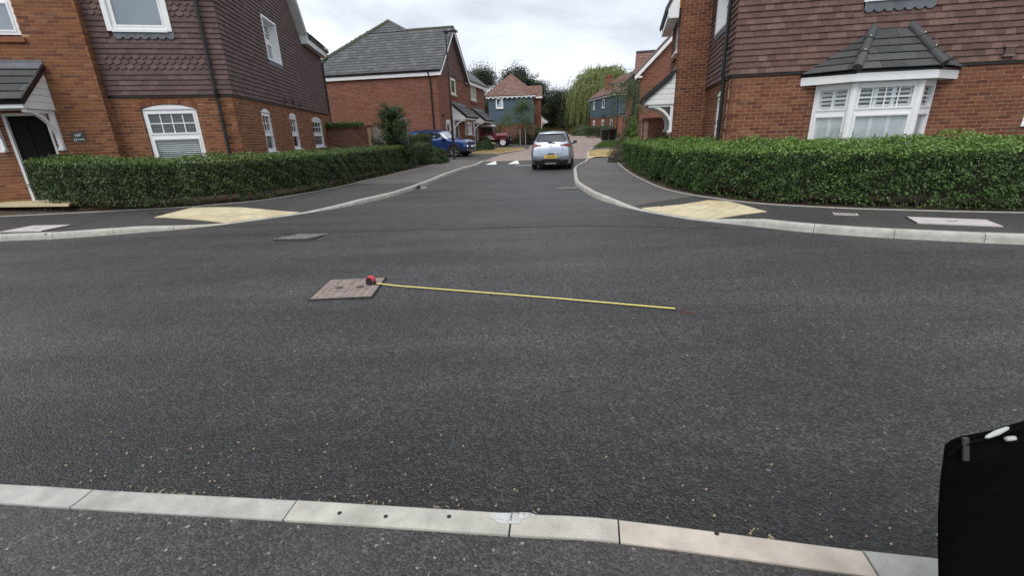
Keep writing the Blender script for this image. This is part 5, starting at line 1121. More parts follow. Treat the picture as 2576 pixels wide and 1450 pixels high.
pc = Pieces('roof_tile', 'roof_tiles', M['slate']); sl = MB(); V = unit(-F4.Nn * 1.7 + Zv * 1.4); roof_plane(pc, F4.p(0, .3, 4.9), F4.U, V, [(-.2, 0), (4, 0), (4, 2.1), (-.2, 2.1)], .33, .27, .03, sl); sl.build('roof_deck', M['slate'], H4); pc.finish(H4, 60)
k = MB(); F4.bx(k, -.25, 4, .30, .34, 4.7, 4.9); k.build('fascia', M['white'], H4)
porch(H4, Frame(tuple(F4.p(-.4, .6, 0)[:2]), -.5), -.1, 1.5, 2.62, 3.45, .8, 'slate', legz=.6)

# ------------------------------------------------------------------ blue boarded houses
def boards_on(root, fr, u0, u1, z0, z1, mat, holes=(), h=.155):
    z = z0
    while z < z1 - .02:
        hh = min(h, z1 - z)
        for a, c in sub_int(u0, u1, [(q[0], q[1]) for q in holes if not (q[3] <= z + .03 or q[2] >= z + hh - .03)]):
            k = MB(); k.box(fr.p((a + c) / 2, .026, z + hh / 2), fr.U * (c - a) / 2, -fr.Nn * .010, Zv * (hh / 2 + .008) - fr.Nn * .014); k.build('board', mat, root)
        z += h
BP = (-1.87, 52.0); BF = Frame(BP, -.05); gz = zr(52)
HB = thing('boarded_house', (BP[0], BP[1], gz), 'blue grey boarded house with red pyramid roof behind the maroon vehicle', 'house', 'blue boarded houses')
wall_slab(BF, 0, 4.8, gz - .3, [(0, 5.2), (4.8, 5.2)], [(.85, 1.52, 4.08, 5.03)], -.25, 0, M['board'], HB); boards_on(HB, BF, 0, 4.8, 2.50, 5.2, M['board'], [(.8, 1.57, 4.05, 5.06)])
wall_slab(Frame(tuple(BF.p(4.8, 0, 0)[:2]), -.05 + math.pi / 2), 0, 8, gz - .3, [(0, 5.2), (8, 5.2)], [], -.25, 0, M['brick2'], HB)
k = MB(); BF.bx(k, 0.01, 4.79, -.02, .02, gz - .3, 2.49); k.build('lower_wall', M['brick2'], HB)
window(HB, BF, .80, 1.57, 4.05, 5.06, .05, (1, 1), None, 'curtain', 'white', .09); k = MB(); BF.bx(k, -.25, 5.05, .22, .26, 5.10, 5.28); k.build('fascia', M['white'], HB)
for i in range(10): k = MB(); k.lathe(BF.p(.05 + i * .5, .24, 5.10), BF.Nn, [(0, -.02), (.12, -.02), (.12, .02), (0, .02)], 10); k.build('fascia_scallop', M['white'], HB)
pc = Pieces('roof_tile', 'roof_tiles', M['rtile']); sl = MB(); V = unit(-BF.Nn * 2.45 + Zv * 2.1); L_ = math.hypot(2.7, 2.3); roof_plane(pc, BF.p(0, .3, 5.26), BF.U, V, [(-.3, 0), (5.1, 0), (2.4, L_)], .33, .22, .03, sl); sl.build('roof_deck', M['rtile'], HB); pc.finish(HB)
ap = BF.p(2.4, .3, 5.26) + V * L_
for e_ in (-.3, 5.1):
    a = BF.p(e_, .3, 5.28)
    for i in range(10): k = MB(); k.tube([a + (ap - a) * i / 10, a + (ap - a) * (i + 1.05) / 10], .085, 7); k.build('hip_tile', M['rtile'], HB)
slab_roof(HB, [BF.p(5.1, .3, 5.26), ap, ap - BF.Nn * 3, BF.p(5.1, -6, 5.26)], 'rtile'); slab_roof(HB, [BF.p(-.3, .3, 5.26), ap, ap - BF.Nn * 3, BF.p(-.3, -6, 5.26)], 'rtile')
W2 = Frame(tuple(BF.p(4.8, -3.2, 0)[:2]), -.05); wall_slab(W2, -.5, .85, gz - .3, [(-.5, 5.2), (.85, 5.2)], [], -.25, 0, M['brick2'], HB)
pc = Pieces('roof_tile', 'roof_tiles', M['rtile']); sl = MB(); roof_plane(pc, W2.p(0, .25, 5.30), W2.U, unit(-W2.Nn * 1.2 + Zv), [(-2.2, 0), (1.0, 0), (1.0, 1.9), (-2.2, 1.9)], .33, .22, .03, sl); sl.build('roof_deck', M['rtile'], HB); pc.finish(HB, 60); k = MB(); W2.bx(k, -.5, 1.0, .2, .25, 5.12, 5.3); k.build('fascia', M['white'], HB)
porch(HB, Frame(tuple(W2.p(.85, .0, 0)[:2]), -.05 + math.pi / 2), .3, 2.0, 2.55, 3.35, .8, 'slate', legz=.6)
QP = (12.05, 54.0); QL = Frame((10.95, 63.2), math.atan2(54 - 63.2, 12.05 - 10.95)); QR = Frame(QP, -.06); gz2 = zr(54)
HQ = thing('boarded_house', (QP[0], QP[1], gz2), 'blue grey boarded house with brick ground floor and chimney in front of the willow', 'house', 'blue boarded houses')
LQ = math.hypot(54 - 63.2, 1.1); hq = 2.98; wq = [(1.3, 2.0, 4.0, 5.0), (4.9, 5.8, 4.0, 5.0), (1.2, 2.1, 1.5, 2.6), (4.7, 5.7, 1.5, 2.6), (7.8, 8.8, 1.5, 2.6)]
wall_slab(QL, 0, LQ, gz2 - .3, [(0, 5.3), (LQ, 5.3)], wq, -.2, 0, M['brick2'], HQ); boards_on(HQ, QL, 0, LQ, hq, 5.2, M['board'], wq[:2]); wall_slab(QR, 0, 7, gz2 - .3, [(0, 5.3), (7, 5.3)], [], -.2, 0, M['brick2'], HQ); boards_on(HQ, QR, 0, 7, hq, 5.2, M['board'])
for q in wq: window(HQ, QL, q[0], q[1], q[2], q[3], .04 if q[2] > 3 else -.02, (1, 1) if q[2] > 3 else (2, 3), None, None, 'cream', .10, arch=(q[3] + .14) if q[2] < 3 else None)
for F_, l in ((QL, LQ), (QR, 7)): k = MB(); F_.bx(k, -.25, l + .22, .2, .24, 5.12, 5.30); k.build('fascia', M['white'], HQ); k = MB(); k.tube([F_.p(-.2, .3, 5.32), F_.p(l + .2, .3, 5.32)], .055, 6); k.build('gutter', M['black'], HQ)
V = unit(-QL.Nn * 3.2 + Zv * 2.35); pc = Pieces('roof_tile', 'roof_tiles', M['rtile']); sl = MB(); Lq = math.hypot(3.5, 2.55); roof_plane(pc, QL.p(0, .3, 5.3), QL.U, V, [(-.3, 0), (LQ + .3, 0), (LQ - 3.0, Lq), (2.5, Lq)], .33, .24, .03, sl)
V2 = unit(-QR.Nn * 3.4 + Zv * 2.55); roof_plane(pc, QR.p(0, .3, 5.3), QR.U, V2, [(-.3, 0), (7.2, 0), (3.5, Lq)], .33, .24, .03, sl); sl.build('roof_deck', M['rtile'], HQ); pc.finish(HQ)
slab_roof(HQ, [QL.p(-.3, .3, 5.3), QL.p(-.3, .3, 5.3) + QL.U * 2.8 + V * Lq, QL.p(0, -7, 5.3)], 'rtile')
a, c = QL.p(LQ + .3, .3, 5.32), QL.p(LQ - 3.0, .3, 5.34) + V * Lq
for i in range(12): k = MB(); k.tube([a + (c - a) * i / 12, a + (c - a) * (i + 1.05) / 12], .085, 7); k.build('hip_tile', M['rtile'], HQ)
k = MB(); cc = QL.p(4.4, -.9, 6.6); k.box(cc, QL.U * .5, QL.Nn * .30, Zv * 1.05); ch = k.build('chimney', M['brick2'], HQ)
for i in range(2): k = MB(); k.box(cc + Zv * (.80 + i * .09), QL.U * (.54 + .03 * i), QL.Nn * (.34 + .03 * i), Zv * .042); k.build('chimney_course', M['brick2'], ch)
for x in (-.3, .05): downpipe(HQ, [QR.p(.25 + x, .1, gz2), QR.p(.25 + x, .1, 5.2)], [], .05)
for v in (5.3, 6.0): k = MB(); QL.bx(k, v - .09, v + .09, .03, .1, hq + .05, hq + .25); k.build('vent', M['black'], HQ)

# ------------------------------------------------------------------ garden walls
def garden_wall(pts, ztop, label, mat, gapd=None):
    root = thing('garden_wall', (pts[0][0], pts[0][1], .1), label, 'wall'); b_ = Pieces('brick', 'bricks', M[mat], 1.0); cp = Pieces('coping_brick', 'coping_bricks', M[mat])
    for p, q in zip(pts, pts[1:]):
        F = Frame(p, math.atan2(q[1] - p[1], q[0] - p[0])); L = math.hypot(q[0] - p[0], q[1] - p[1]); n = round((ztop - .1) / .075); zt = .1 + n * .075
        wall_slab(F, 0, L, 0, [(0, zt), (L, zt)], [], -.205, -.008, M['mortar2'], root); bricks_on(b_, F, 0, L, .1, [(0, zt), (L, zt)], [])
        x = 0
        while x < L - .03: cp.add(F.U * .065, -F.Nn * .23, Zv * .105, F.p(x + .0375, -.10, zt + .055 + random.uniform(-.002, .002))); x += .075
        k = MB(); F.bx(k, 0, L, -.20, -.01, zt, zt + .095); k.build('coping_mortar', M['mortar2'], root)
    b_.finish(root, 200); cp.finish(root, 100); return root
garden_wall([(-8.85, 23.5), (-6.75, 23.3)], 1.93, 'brown brick garden wall with ivy on top beside the left house', 'brick3')
garden_wall([(-6.76, 23.05), (-6.46, 23.0), (-6.40, 23.4)], 2.0, 'short brick pier left of the weathered wooden gate', 'brick2')
garden_wall([(-6.02, 23.1), (-5.80, 23.05), (-5.6, 24.2)], 2.05, 'brick pier right of the weathered wooden gate', 'brick3')
GT = Frame((-6.44, 23.2), -.1); gt = thing('garden_gate', (-6.44, 23.2, .1), 'weathered grey wooden gate between two brick piers', 'gate')
for i in range(4): k = MB(); GT.bx(k, i * .105 + .003, i * .105 + .10, -.02, .005 + .002 * (i % 2), .15, 1.98 - .01 * (i % 2)); k.build('board', M['wood'], gt)
for z_ in (.5, 1.6): k = MB(); GT.bx(k, .0, .42, -.06, -.021, z_, z_ + .09); k.build('rail', M['wood'], gt)
k = MB(); GT.bx(k, .24, .34, .008, .03, 1.52, 1.56); k.build('latch', M['black'], gt)
garden_wall([(5.55, 20.3), (4.72, 16.75), (7.0, 16.45)], 1.78, 'red brick garden wall running behind the right house porch', 'brick2')
garden_wall([(-.6, 45.5), (2.6, 45.2)], 1.95, 'low brown brick wall behind the maroon vehicle', 'brick3')

# ================================================================== VEHICLES
def carpaint(name, c, metal=.6, rough=.3):
    m, t, b, o = newmat(name); b.inputs['Base Color'].default_value = rgb(c); b.inputs['Metallic'].default_value = metal; b.inputs['Roughness'].default_value = rough
    b.inputs['Coat Weight'].default_value = .6; b.inputs['Coat Roughness'].default_value = .06
    d = N(t, 'ShaderNodeMapRange', {0: noise(t, 3, 4), 1: .3, 2: .7, 3: rough - .04, 4: rough + .08}).outputs[0]; t.links.new(d, b.inputs['Roughness']); return m
M['silver'] = carpaint('silver_paint', (.40, .445, .52), .8, .32); M['blue'] = carpaint('blue_paint', (.013, .045, .165), .35, .28); M['maroon'] = carpaint('maroon_paint', (.20, .016, .024), .0, .38)
M['red_lamp'] = plain('red_lamp', (.15, .008, .010), .25, .1, spec=.3); M['tyre'] = plain('tyre', (.016, .016, .017), .85, .2); M['trim'] = plain('black_trim', (.018, .018, .02), .55, .15); M['alloy'] = plain('alloy', (.42, .43, .45), .35, .1, metal=.8)
M['chrome'] = plain('chrome', (.75, .76, .78), .15, .02, metal=1.0); M['yplate'] = plain('yellow_plate', (.80, .50, .05), .5, .04); M['lens'] = plain('clear_lens', (.62, .66, .70), .1, .1, coat=1.0); M['ink'] = plain('plate_ink', (.02, .02, .02), .6)
M['seat'] = plain('car_seat', (.03, .03, .035), .9)
def cat_(P, f):                              # Catmull-Rom along the first axis
    P = np.asarray(P); n = len(P); f = min(max(f, 0), n - 1 - 1e-6); i = int(f); t = f - i; a, b_, c, d = P[max(i - 1, 0)], P[i], P[i + 1], P[min(i + 2, n - 1)]
    return .5 * (2 * b_ + (c - a) * t + (2 * a - 5 * b_ + 4 * c - d) * t * t + (3 * b_ - a - 3 * c + d) * t ** 3)
class Body:
    def __init__(s, rings): s.G = np.array(rings, float); s.ni, s.nj = s.G.shape[:2]
    def S(s, i, j): return cat_(np.array([cat_(r_, j) for r_ in s.G]), i)
    def Rr(s, t, j, end=0, bulge=.06):
        p = cat_(s.G[0 if end == 0 else -1], j); return A(p[0] + (-1 if end == 0 else 1) * bulge * (1 - t * t) * min(1, abs(p[1]) * 1.6), p[1] * t, p[2] + .02 * (1 - t * t) * (j / s.nj))
    def mesh(s, name, mat, ki=7, kj=4, kt=8):
        I = np.linspace(0, s.ni - 1, (s.ni - 1) * ki + 1); J = np.linspace(0, s.nj - 1, (s.nj - 1) * kj + 1); V = []; F = []
        def grid(pts, flip):
            a, b_ = len(pts), len(pts[0]); o = len(V); V.extend([tuple(p) for r_ in pts for p in r_])
            for i in range(a - 1):
                for j in range(b_ - 1):
                    f = (o + i * b_ + j, o + (i + 1) * b_ + j, o + (i + 1) * b_ + j + 1, o + i * b_ + j + 1); F.append(f[::-1] if flip else f)
        L = [[s.S(i, j) for j in J] for i in I]; grid(L, True); grid([[p * A(1, -1, 1) for p in r_] for r_ in L], False)
        T = np.linspace(-1, 1, kt * 2 + 1); grid([[s.Rr(t, j, 0) for j in J] for t in T], False); grid([[s.Rr(t, j, 1) for j in J] for t in T], True)
        me = bpy.data.meshes.new(name); me.from_pydata(V, [], F)
        import bmesh
        bm = bmesh.new(); bm.from_mesh(me); bmesh.ops.remove_doubles(bm, verts=bm.verts, dist=.004); bmesh.ops.dissolve_degenerate(bm, edges=bm.edges, dist=.001); bmesh.ops.holes_fill(bm, edges=[e_ for e_ in bm.edges if e_.is_boundary], sides=40); bmesh.ops.recalc_face_normals(bm, faces=bm.faces); bm.to_mesh(me); bm.free()
        me.polygons.foreach_set('use_smooth', [True] * len(me.polygons)); me.materials.append(mat); o = bpy.data.objects.new(name, me); COL.objects.link(o); return o
    def patch(s, fn, c, n=8, m=6, off=.006, th=None):
        """c: 4 corners in parameter space -> offset surface patch"""
        c = [A(*q) for q in c]; P = [[None] * (m + 1) for _ in range(n + 1)]
        for a in range(n + 1):
            for b_ in range(m + 1):
                u, v = a / n, b_ / m; q = (1 - u) * (1 - v) * c[0] + u * (1 - v) * c[1] + u * v * c[2] + (1 - u) * v * c[3]; e_ = .02
                p = fn(*q); d = np.cross(fn(q[0] + e_, q[1]) - fn(q[0] - e_, q[1]), fn(q[0], q[1] + e_) - fn(q[0], q[1] - e_)); d = d / (np.linalg.norm(d) + 1e-9)
                P[a][b_] = (p, d)
        return P
def patch_obj(P, off, name, mat, mirror=False, outward=None):
    mb = MB()
    for sg in ((1, -1) if mirror else (1,)):
        V = []
        for r_ in P:
            for p, d in r_:
                o_ = outward(p); d2 = d if d @ o_ > 0 else -d; q = p + d2 * off; V.append((q[0], q[1] * sg, q[2]))
        n, m = len(P), len(P[0]); mb.raw(V, [(i * m + j, (i + 1) * m + j, (i + 1) * m + j + 1, i * m + j + 1) for i in range(n - 1) for j in range(m - 1)])
    return mb.build(name, mat, None, smooth=True)
def cut(o, cyls):
    mb = MB()
    for (c, r_, h) in cyls: mb.lathe(c, (0, 1, 0), [(0, -h), (r_, -h), (r_, h), (0, h)], 28)
    k = mb.build('tmp', M['trim'])
    md = o.modifiers.new('b', 'BOOLEAN'); md.object = k; md.operation = 'DIFFERENCE'; md.solver = 'EXACT'; bpy.context.view_layer.update()
    me = bpy.data.meshes.new_from_object(o.evaluated_get(bpy.context.evaluated_depsgraph_get())); o.modifiers.clear(); o.data = me; bpy.data.objects.remove(k)
def att(o, root, **k):
    o.parent = root; return setp(o, **k)
def wheel(root, c, r_, w, side, rim, spokes=5, steel=False):
    t = MB(); t.lathe(c, (0, side, 0), [(r_ * .62, -w / 2), (r_ * .93, -w / 2), (r_, -w * .32), (r_, w * .32), (r_ * .93, w / 2), (r_ * .66, w / 2), (r_ * .62, w * .30)], 32); wh = att(t.build('wheel', M['tyre'], None, smooth=True), root)
    k = MB(); c = A(*c)
    if steel:
        k.lathe(c, (0, side, 0), [(0, w * .30), (r_ * .16, w * .30), (r_ * .20, w * .36), (r_ * .30, w * .24), (r_ * .50, w * .22), (r_ * .60, w * .38), (r_ * .64, w * .44)], 28); k.build('rim', M[rim], None, smooth=True); q = bpy.context.scene.objects
    else:
        k.lathe(c, (0, side, 0), [(r_ * .56, w * .25), (r_ * .62, w * .40), (r_ * .66, w * .46)], 28); k.lathe(c, (0, side, 0), [(0, w * .40), (r_ * .13, w * .38), (r_ * .15, w * .2)], 16)
        for i in range(spokes):
            a = 2 * math.pi * i / spokes; d = A(math.cos(a), 0, math.sin(a)); e_ = A(-math.sin(a), 0, math.cos(a)); k.box(c + d * r_ * .34 + A(0, side * w * .33, 0), d * r_ * .25, A(0, w * .04, 0), e_ * r_ * .075)
        k.build('rim', M[rim], None)
        kb = MB(); kb.lathe(c, (0, side, 0), [(0, w * .05), (r_ * .63, w * .05)], 24); att(kb.build('hub_shadow', M['trim'], None), root).parent = wh
    COL.objects[-1].name; o = [x for x in COL.objects if x.name.startswith('rim') and x.parent is None][-1]; o.parent = wh
    return wh

def sidewise(p): return A(0, 1, .25) if True else None
# ---- silver hatchback, seen from behind
rings = [
 [(-1.95, 0, .22), (-1.96, .60, .22), (-2.00, .76, .36), (-2.03, .81, .58), (-1.97, .765, .92), (-1.87, .685, 1.09), (-1.62, .515, 1.40), (-1.52, .46, 1.465), (-1.50, 0, 1.495)],
 [(-1.7, 0, .19), (-1.7, .70, .19), (-1.7, .805, .32), (-1.7, .845, .60), (-1.66, .80, .95), (-1.60, .725, 1.11), (-1.36, .56, 1.425), (-1.28, .50, 1.485), (-1.28, 0, 1.52)],
 [(-.9, 0, .17), (-.9, .72, .17), (-.9, .815, .28), (-.9, .848, .60), (-.9, .818, .93), (-.86, .74, 1.06), (-.70, .575, 1.43), (-.68, .515, 1.495), (-.66, 0, 1.532)],
 [(0, 0, .17), (0, .73, .17), (0, .815, .28), (0, .848, .60), (0, .82, .92), (0, .745, 1.03), (-.05, .58, 1.42), (-.05, .52, 1.485), (-.05, 0, 1.525)],
 [(.75, 0, .17), (.75, .73, .17), (.75, .81, .28), (.75, .845, .60), (.75, .82, .90), (.75, .74, 1.0), (.42, .585, 1.385), (.42, .525, 1.445), (.40, 0, 1.49)],
 [(1.2, 0, .17), (1.2, .72, .17), (1.2, .80, .28), (1.2, .835, .58), (1.2, .80, .84), (1.15, .70, .95), (1.05, .63, 1.0), (1.05, .56, 1.02), (1.12, 0, 1.05)],
 [(1.7, 0, .19), (1.7, .68, .19), (1.7, .77, .30), (1.7, .81, .55), (1.7, .76, .78), (1.7, .66, .85), (1.7, .55, .875), (1.7, .45, .89), (1.7, 0, .91)],
 [(1.95, 0, .21), (1.95, .60, .21), (2.0, .69, .34), (2.03, .71, .53), (1.98, .66, .68), (1.94, .60, .74), (1.91, .5, .77), (1.90, .4, .78), (1.90, 0, .80)]]
B = Body(rings); CX, CY, CH = 2.10, 21.4, 9.2
car = thing('hatchback', (CX, CY, 0), 'silver hatchback stopped in the side street seen from behind', 'car'); car.rotation_euler = (0, 0, R(90 - CH))
body = B.mesh('body', M['silver']); cut(body, [((x, s_ * .80, .31), .355, .24) for x in (-1.27, 1.22) for s_ in (-1, 1)]); att(body, car)
ob = lambda p: A(-1, 0, .2); os_ = lambda p: A(0, 1, .2); of = lambda p: A(.6, 0, .8)
Rr = lambda t, j: B.Rr(t, j, 0); SS = lambda i, j: B.S(i, j)
att(patch_obj(B.patch(Rr, [(-.83, 5.06), (.83, 5.06), (.90, 5.93), (-.90, 5.93)], 14, 8), .005, 'rear_window', M['carglass'], outward=ob), car)
att(patch_obj(B.patch(Rr, [(-.985, 5.3), (-.83, 5.06), (-.90, 5.93), (-1.0, 6.0)], 4, 8), .004, 'pillar_trim', M['trim'], outward=ob), car); att(patch_obj(B.patch(Rr, [(.83, 5.06), (.985, 5.3), (1.0, 6.0), (.90, 5.93)], 4, 8), .004, 'pillar_trim', M['trim'], outward=ob), car)
att(patch_obj(B.patch(Rr, [(-.98, 5.93), (.98, 5.93), (.96, 6.22), (-.96, 6.22)], 14, 4), .010, 'spoiler_underside', M['trim'], outward=ob), car)
att(patch_obj(B.patch(Rr, [(-.20, 6.02), (.20, 6.02), (.19, 6.17), (-.19, 6.17)], 6, 2), .016, 'brake_light', M['red_lamp'], outward=ob), car)
sp = MB()
for t in np.linspace(-.95, .95, 2): pass
P = [B.Rr(t, 6.55, 0) + A(-.11 * (1 - t * t * .6), 0, .0) for t in np.linspace(-1, 1, 13)]; Q = [B.Rr(t, 6.9, 0) + A(.16, 0, .025) for t in np.linspace(-1, 1, 13)]
sp.raw([tuple(p) for p in P] + [tuple(q) for q in Q] + [tuple(p - A(0, 0, .035)) for p in P], [(i, i + 1, 14 + i, 13 + i) for i in range(12)] + [(26 + i, 27 + i, i + 1, i) for i in range(12)]); att(sp.build('spoiler', M['silver'], None, smooth=True), car)
for sg in (1, -1):
    lp = att(patch_obj(B.patch(Rr, [(sg * 1.0, 3.88), (sg * .47, 4.24), (sg * .47, 4.36), (sg * 1.0, 4.72)], 10, 5), .010, 'tail_lamp', M['red_lamp'], outward=ob), car)
    sd = B.patch(SS, [(0, 3.88), (.34, 4.3), (.34, 4.5), (0, 4.72)], 5, 4); mb = MB(); V = []
    for r_ in sd:
        for p, d in r_: d2 = d if d[1] > 0 else -d; q = p + d2 * .009; V.append((q[0], q[1] * sg, q[2]))
    mb.raw(V, [(i * 5 + j, i * 5 + 5 + j, i * 5 + 6 + j, i * 5 + 1 + j) for i in range(5) for j in range(4)]); q = mb.build('lamp_side', M['red_lamp'], None, smooth=True); q.parent = lp
att(patch_obj(B.patch(Rr, [(-.97, 1.0), (.97, 1.0), (.92, 2.36), (-.92, 2.36)], 14, 6), .012, 'rear_diffuser', M['trim'], outward=ob), car)
for sg in (1, -1): att(patch_obj(B.patch(Rr, [(sg * .50, 2.13), (sg * .90, 2.30), (sg * .90, 2.42), (sg * .50, 2.40)], 6, 2), .018, 'reflector_strip', M['chrome'], outward=ob), car)
k = MB(); k.bx(-2.13, -2.10, -.235, .235, .255, .285); att(k.build('diffuser_strip', M['chrome'], None), car)
k = MB(); k.bx(-2.127, -2.105, -.26, .26, .475, .59); pl = att(k.build('number_plate', M['yplate'], None), car)
t_ = text_obj('LP72 OYS', .088, A(-2.1285, 0, .502), A(0, -1, 0), A(0, 0, 1), 'plate_lettering', M['ink'], None, bold=.0035); t_.parent = pl
def seam(pts, r_=.006, mat='trim', nm='panel_gap', fn=Rr, off=.002):
    k = MB(); k.tube([fn(*p) + A(-off, 0, 0) if fn is Rr else fn(*p) + A(0, off, 0) for p in pts], r_, 5); return att(k.build(nm, M[mat], None), car)
seam([(-.47, 4.3), (-.60, 4.0), (-.62, 3.6), (-.56, 3.28), (-.40, 3.16), (0, 3.10), (.40, 3.16), (.56, 3.28), (.62, 3.6), (.60, 4.0), (.47, 4.3)], .007)
k = MB(); k.tube([Rr(t, 3.20) + A(-.012, 0, 0) for t in np.linspace(-.14, .14, 6)], .022, 6); att(k.build('boot_handle', M['trim'], None), car)
k = MB(); k.tube([Rr(.075 / .76 * math.cos(a), 4.17 + .22 * math.sin(a)) + A(-.012, 0, 0) for a in np.linspace(0, 2 * math.pi, 18)], .007, 6); k.tube([Rr(x, j) + A(-.012, 0, 0) for x, j in ((-.09, 4.24), (-.04, 4.22), (0, 4.12), (.04, 4.22), (.09, 4.24))], .007, 6); att(k.build('badge', M['chrome'], None), car)
for t in (-.46, .44): k = MB(); k.tube([Rr(t + d, 3.95) + A(-.006, 0, 0) for d in (-.05, .05)], .010, 5); att(k.build('model_letters', M['chrome'], None), car)
k = MB(); k.tube([Rr(-.05, 4.98) + A(-.03, 0, 0), Rr(.16, 4.92) + A(-.03, 0, 0)], .02, 6); k.tube([Rr(-.22, 4.83) + A(-.03, 0, 0), Rr(.02, 5.05) + A(-.03, 0, 0), Rr(.30, 5.16) + A(-.025, 0, 0), Rr(.52, 5.15) + A(-.02, 0, 0)], [.015, .02, .012, .008], 6); att(k.build('rear_wiper', M['trim'], None), car)
for nm, c in (('side_window', [(1.35, 5.12), (2.4, 5.10), (2.2, 5.9), (1.75, 5.82)]), ('side_window', [(2.5, 5.10), (3.35, 5.10), (3.28, 5.92), (2.3, 5.92)]), ('side_window', [(3.45, 5.10), (4.55, 5.12), (4.0, 5.90), (3.38, 5.92)])):
    att(patch_obj(B.patch(SS, c, 8, 6), .005, nm, M['carglass'], mirror=True, outward=os_), car)
att(patch_obj(B.patch(SS, [(4.06, 6.15), (4.94, 6.15), (4.96, 8), (4.05, 8)], 8, 8), .006, 'windscreen', M['carglass'], mirror=True, outward=of), car)
for i in (2.45, 3.40, 4.55): k = MB(); [k.tube([SS(i, j) * A(1, s_, 1) + A(0, s_ * .001, 0) for j in np.linspace(2.2, 5.1, 9)], .005, 5) for s_ in (1, -1)]; att(k.build('panel_gap', M['trim'], None), car)
for sg in (1, -1):
    k = MB(); k.prism([(.70, sg * .83, .95), (.70, sg * 1.0, 1.0), (.70, sg * 1.01, 1.10), (.70, sg * .86, 1.09)], (.05, 0, 0)); mm = att(k.build('door_mirror', M['trim'], None), car); k = MB(); k.prism([(.751, sg * .82, .94), (.751, sg * 1.01, .99), (.751, sg * 1.02, 1.115), (.751, sg * .85, 1.10)], (.10, 0, 0)); att(k.build('mirror_shell', M['silver'], None), car)
    k = MB(); k.tube([(.74, sg * .76, .98), (.73, sg * .88, .99)], .025, 6); att(k.build('mirror_arm', M['trim'], None), car)
    for i in (2.75, 3.72): k = MB(); p = SS(i, 4.1) * A(1, sg, 1); k.box(p + A(0, sg * .018, 0), (.09, 0, 0), (0, .012, 0), (0, 0, .014)); att(k.build('door_handle', M['silver'], None), car)
    for x in (-1.27, 1.22): wheel(car, (x, sg * .755, .305), .305, .19, sg, 'alloy')
k = MB(); k.tube([(-1.1, 0, 1.51), (-1.2, 0, 1.545), (-1.32, 0, 1.535)], [.03, .022, .004], 6); att(k.build('roof_aerial', M['silver'], None), car)
k = MB(); [k.bx(-.9 + q, -.75 + q, y - .22, y + .22, .5, 1.22) for q in (0, .9) for y in (-.36, .36)]; [k.bx(-.88 + q, -.78 + q, y - .12, y + .12, 1.22, 1.36) for q in (0, .9) for y in (-.36, .36)]; k.bx(-1.4, 1.0, -.6, .6, .45, .55); att(k.build('seats', M['seat'], None), car)
k = MB(); k.bx(-1.6, 1.6, -.62, .62, .17, .21); att(k.build('underbody', M['trim'], None), car)

# ---- blue compact SUV on the drive
G = np.array(rings); G[..., 2] *= 1.04; G[:, :, 0] *= 1.0
R2 = [[list(p) for p in r_] for r_ in rings]
R2 = [
 [(-2.02, 0, .30), (-2.03, .62, .30), (-2.06, .80, .44), (-2.07, .85, .68), (-2.03, .83, 1.0), (-1.97, .76, 1.14), (-1.78, .62, 1.46), (-1.70, .56, 1.53), (-1.68, 0, 1.56)],
 [(-1.6, 0, .26), (-1.6, .74, .26), (-1.6, .86, .40), (-1.6, .885, .70), (-1.6, .86, 1.0), (-1.56, .80, 1.12), (-1.42, .65, 1.48), (-1.38, .59, 1.56), (-1.36, 0, 1.585)],
 [(-.8, 0, .24), (-.8, .76, .24), (-.8, .86, .36), (-.8, .885, .68), (-.8, .865, 1.0), (-.78, .80, 1.09), (-.68, .66, 1.49), (-.66, .60, 1.565), (-.66, 0, 1.60)],
 [(0, 0, .24), (0, .76, .24), (0, .86, .36), (0, .885, .68), (0, .865, 1.0), (0, .80, 1.07), (-.05, .66, 1.47), (-.05, .60, 1.55), (-.05, 0, 1.59)],
 [(.72, 0, .24), (.72, .76, .24), (.72, .86, .36), (.72, .885, .68), (.72, .865, 1.0), (.72, .79, 1.06), (.42, .66, 1.43), (.42, .60, 1.50), (.40, 0, 1.545)],
 [(1.12, 0, .24), (1.12, .76, .24), (1.12, .86, .36), (1.12, .88, .66), (1.12, .855, .95), (1.10, .76, 1.04), (1.02, .70, 1.07), (1.02, .62, 1.09), (1.06, 0, 1.12)],
 [(1.72, 0, .26), (1.72, .74, .26), (1.72, .84, .38), (1.72, .865, .62), (1.72, .83, .90), (1.72, .74, .97), (1.72, .64, .99), (1.72, .5, 1.005), (1.72, 0, 1.02)],
 [(1.96, 0, .30), (1.98, .64, .30), (2.01, .76, .42), (2.03, .79, .60), (2.0, .76, .82), (1.96, .68, .90), (1.93, .56, .925), (1.92, .45, .93), (1.92, 0, .945)]]
B2 = Body(R2); hd = R(-17); fx, fy = -2.2, 29.0; SUV = thing('compact_suv', (fx - 2.03 * math.cos(hd), fy - 2.03 * math.sin(hd), zr(28.5) + .095), 'blue compact SUV parked on the drive behind the left bushes', 'car'); SUV.rotation_euler = (0, 0, hd)
car = SUV; S2 = lambda i, j: B2.S(i, j); F2 = lambda t, j: B2.Rr(t, j, 1); o2 = lambda p: A(1, 0, .2)
bd = B2.mesh('body', M['blue']); cut(bd, [((x, s_ * .84, .36), .395, .26) for x in (-1.26, 1.28) for s_ in (-1, 1)]); att(bd, SUV)
for c in ([(1.1, 5.12), (2.35, 5.10), (2.2, 5.9), (1.35, 5.88)], [(2.45, 5.10), (3.35, 5.10), (3.28, 5.92), (2.3, 5.92)], [(3.45, 5.10), (4.6, 5.12), (4.0, 5.90), (3.38, 5.92)]): att(patch_obj(B2.patch(S2, c, 8, 6), .005, 'side_window', M['carglass'], mirror=True, outward=os_), SUV)
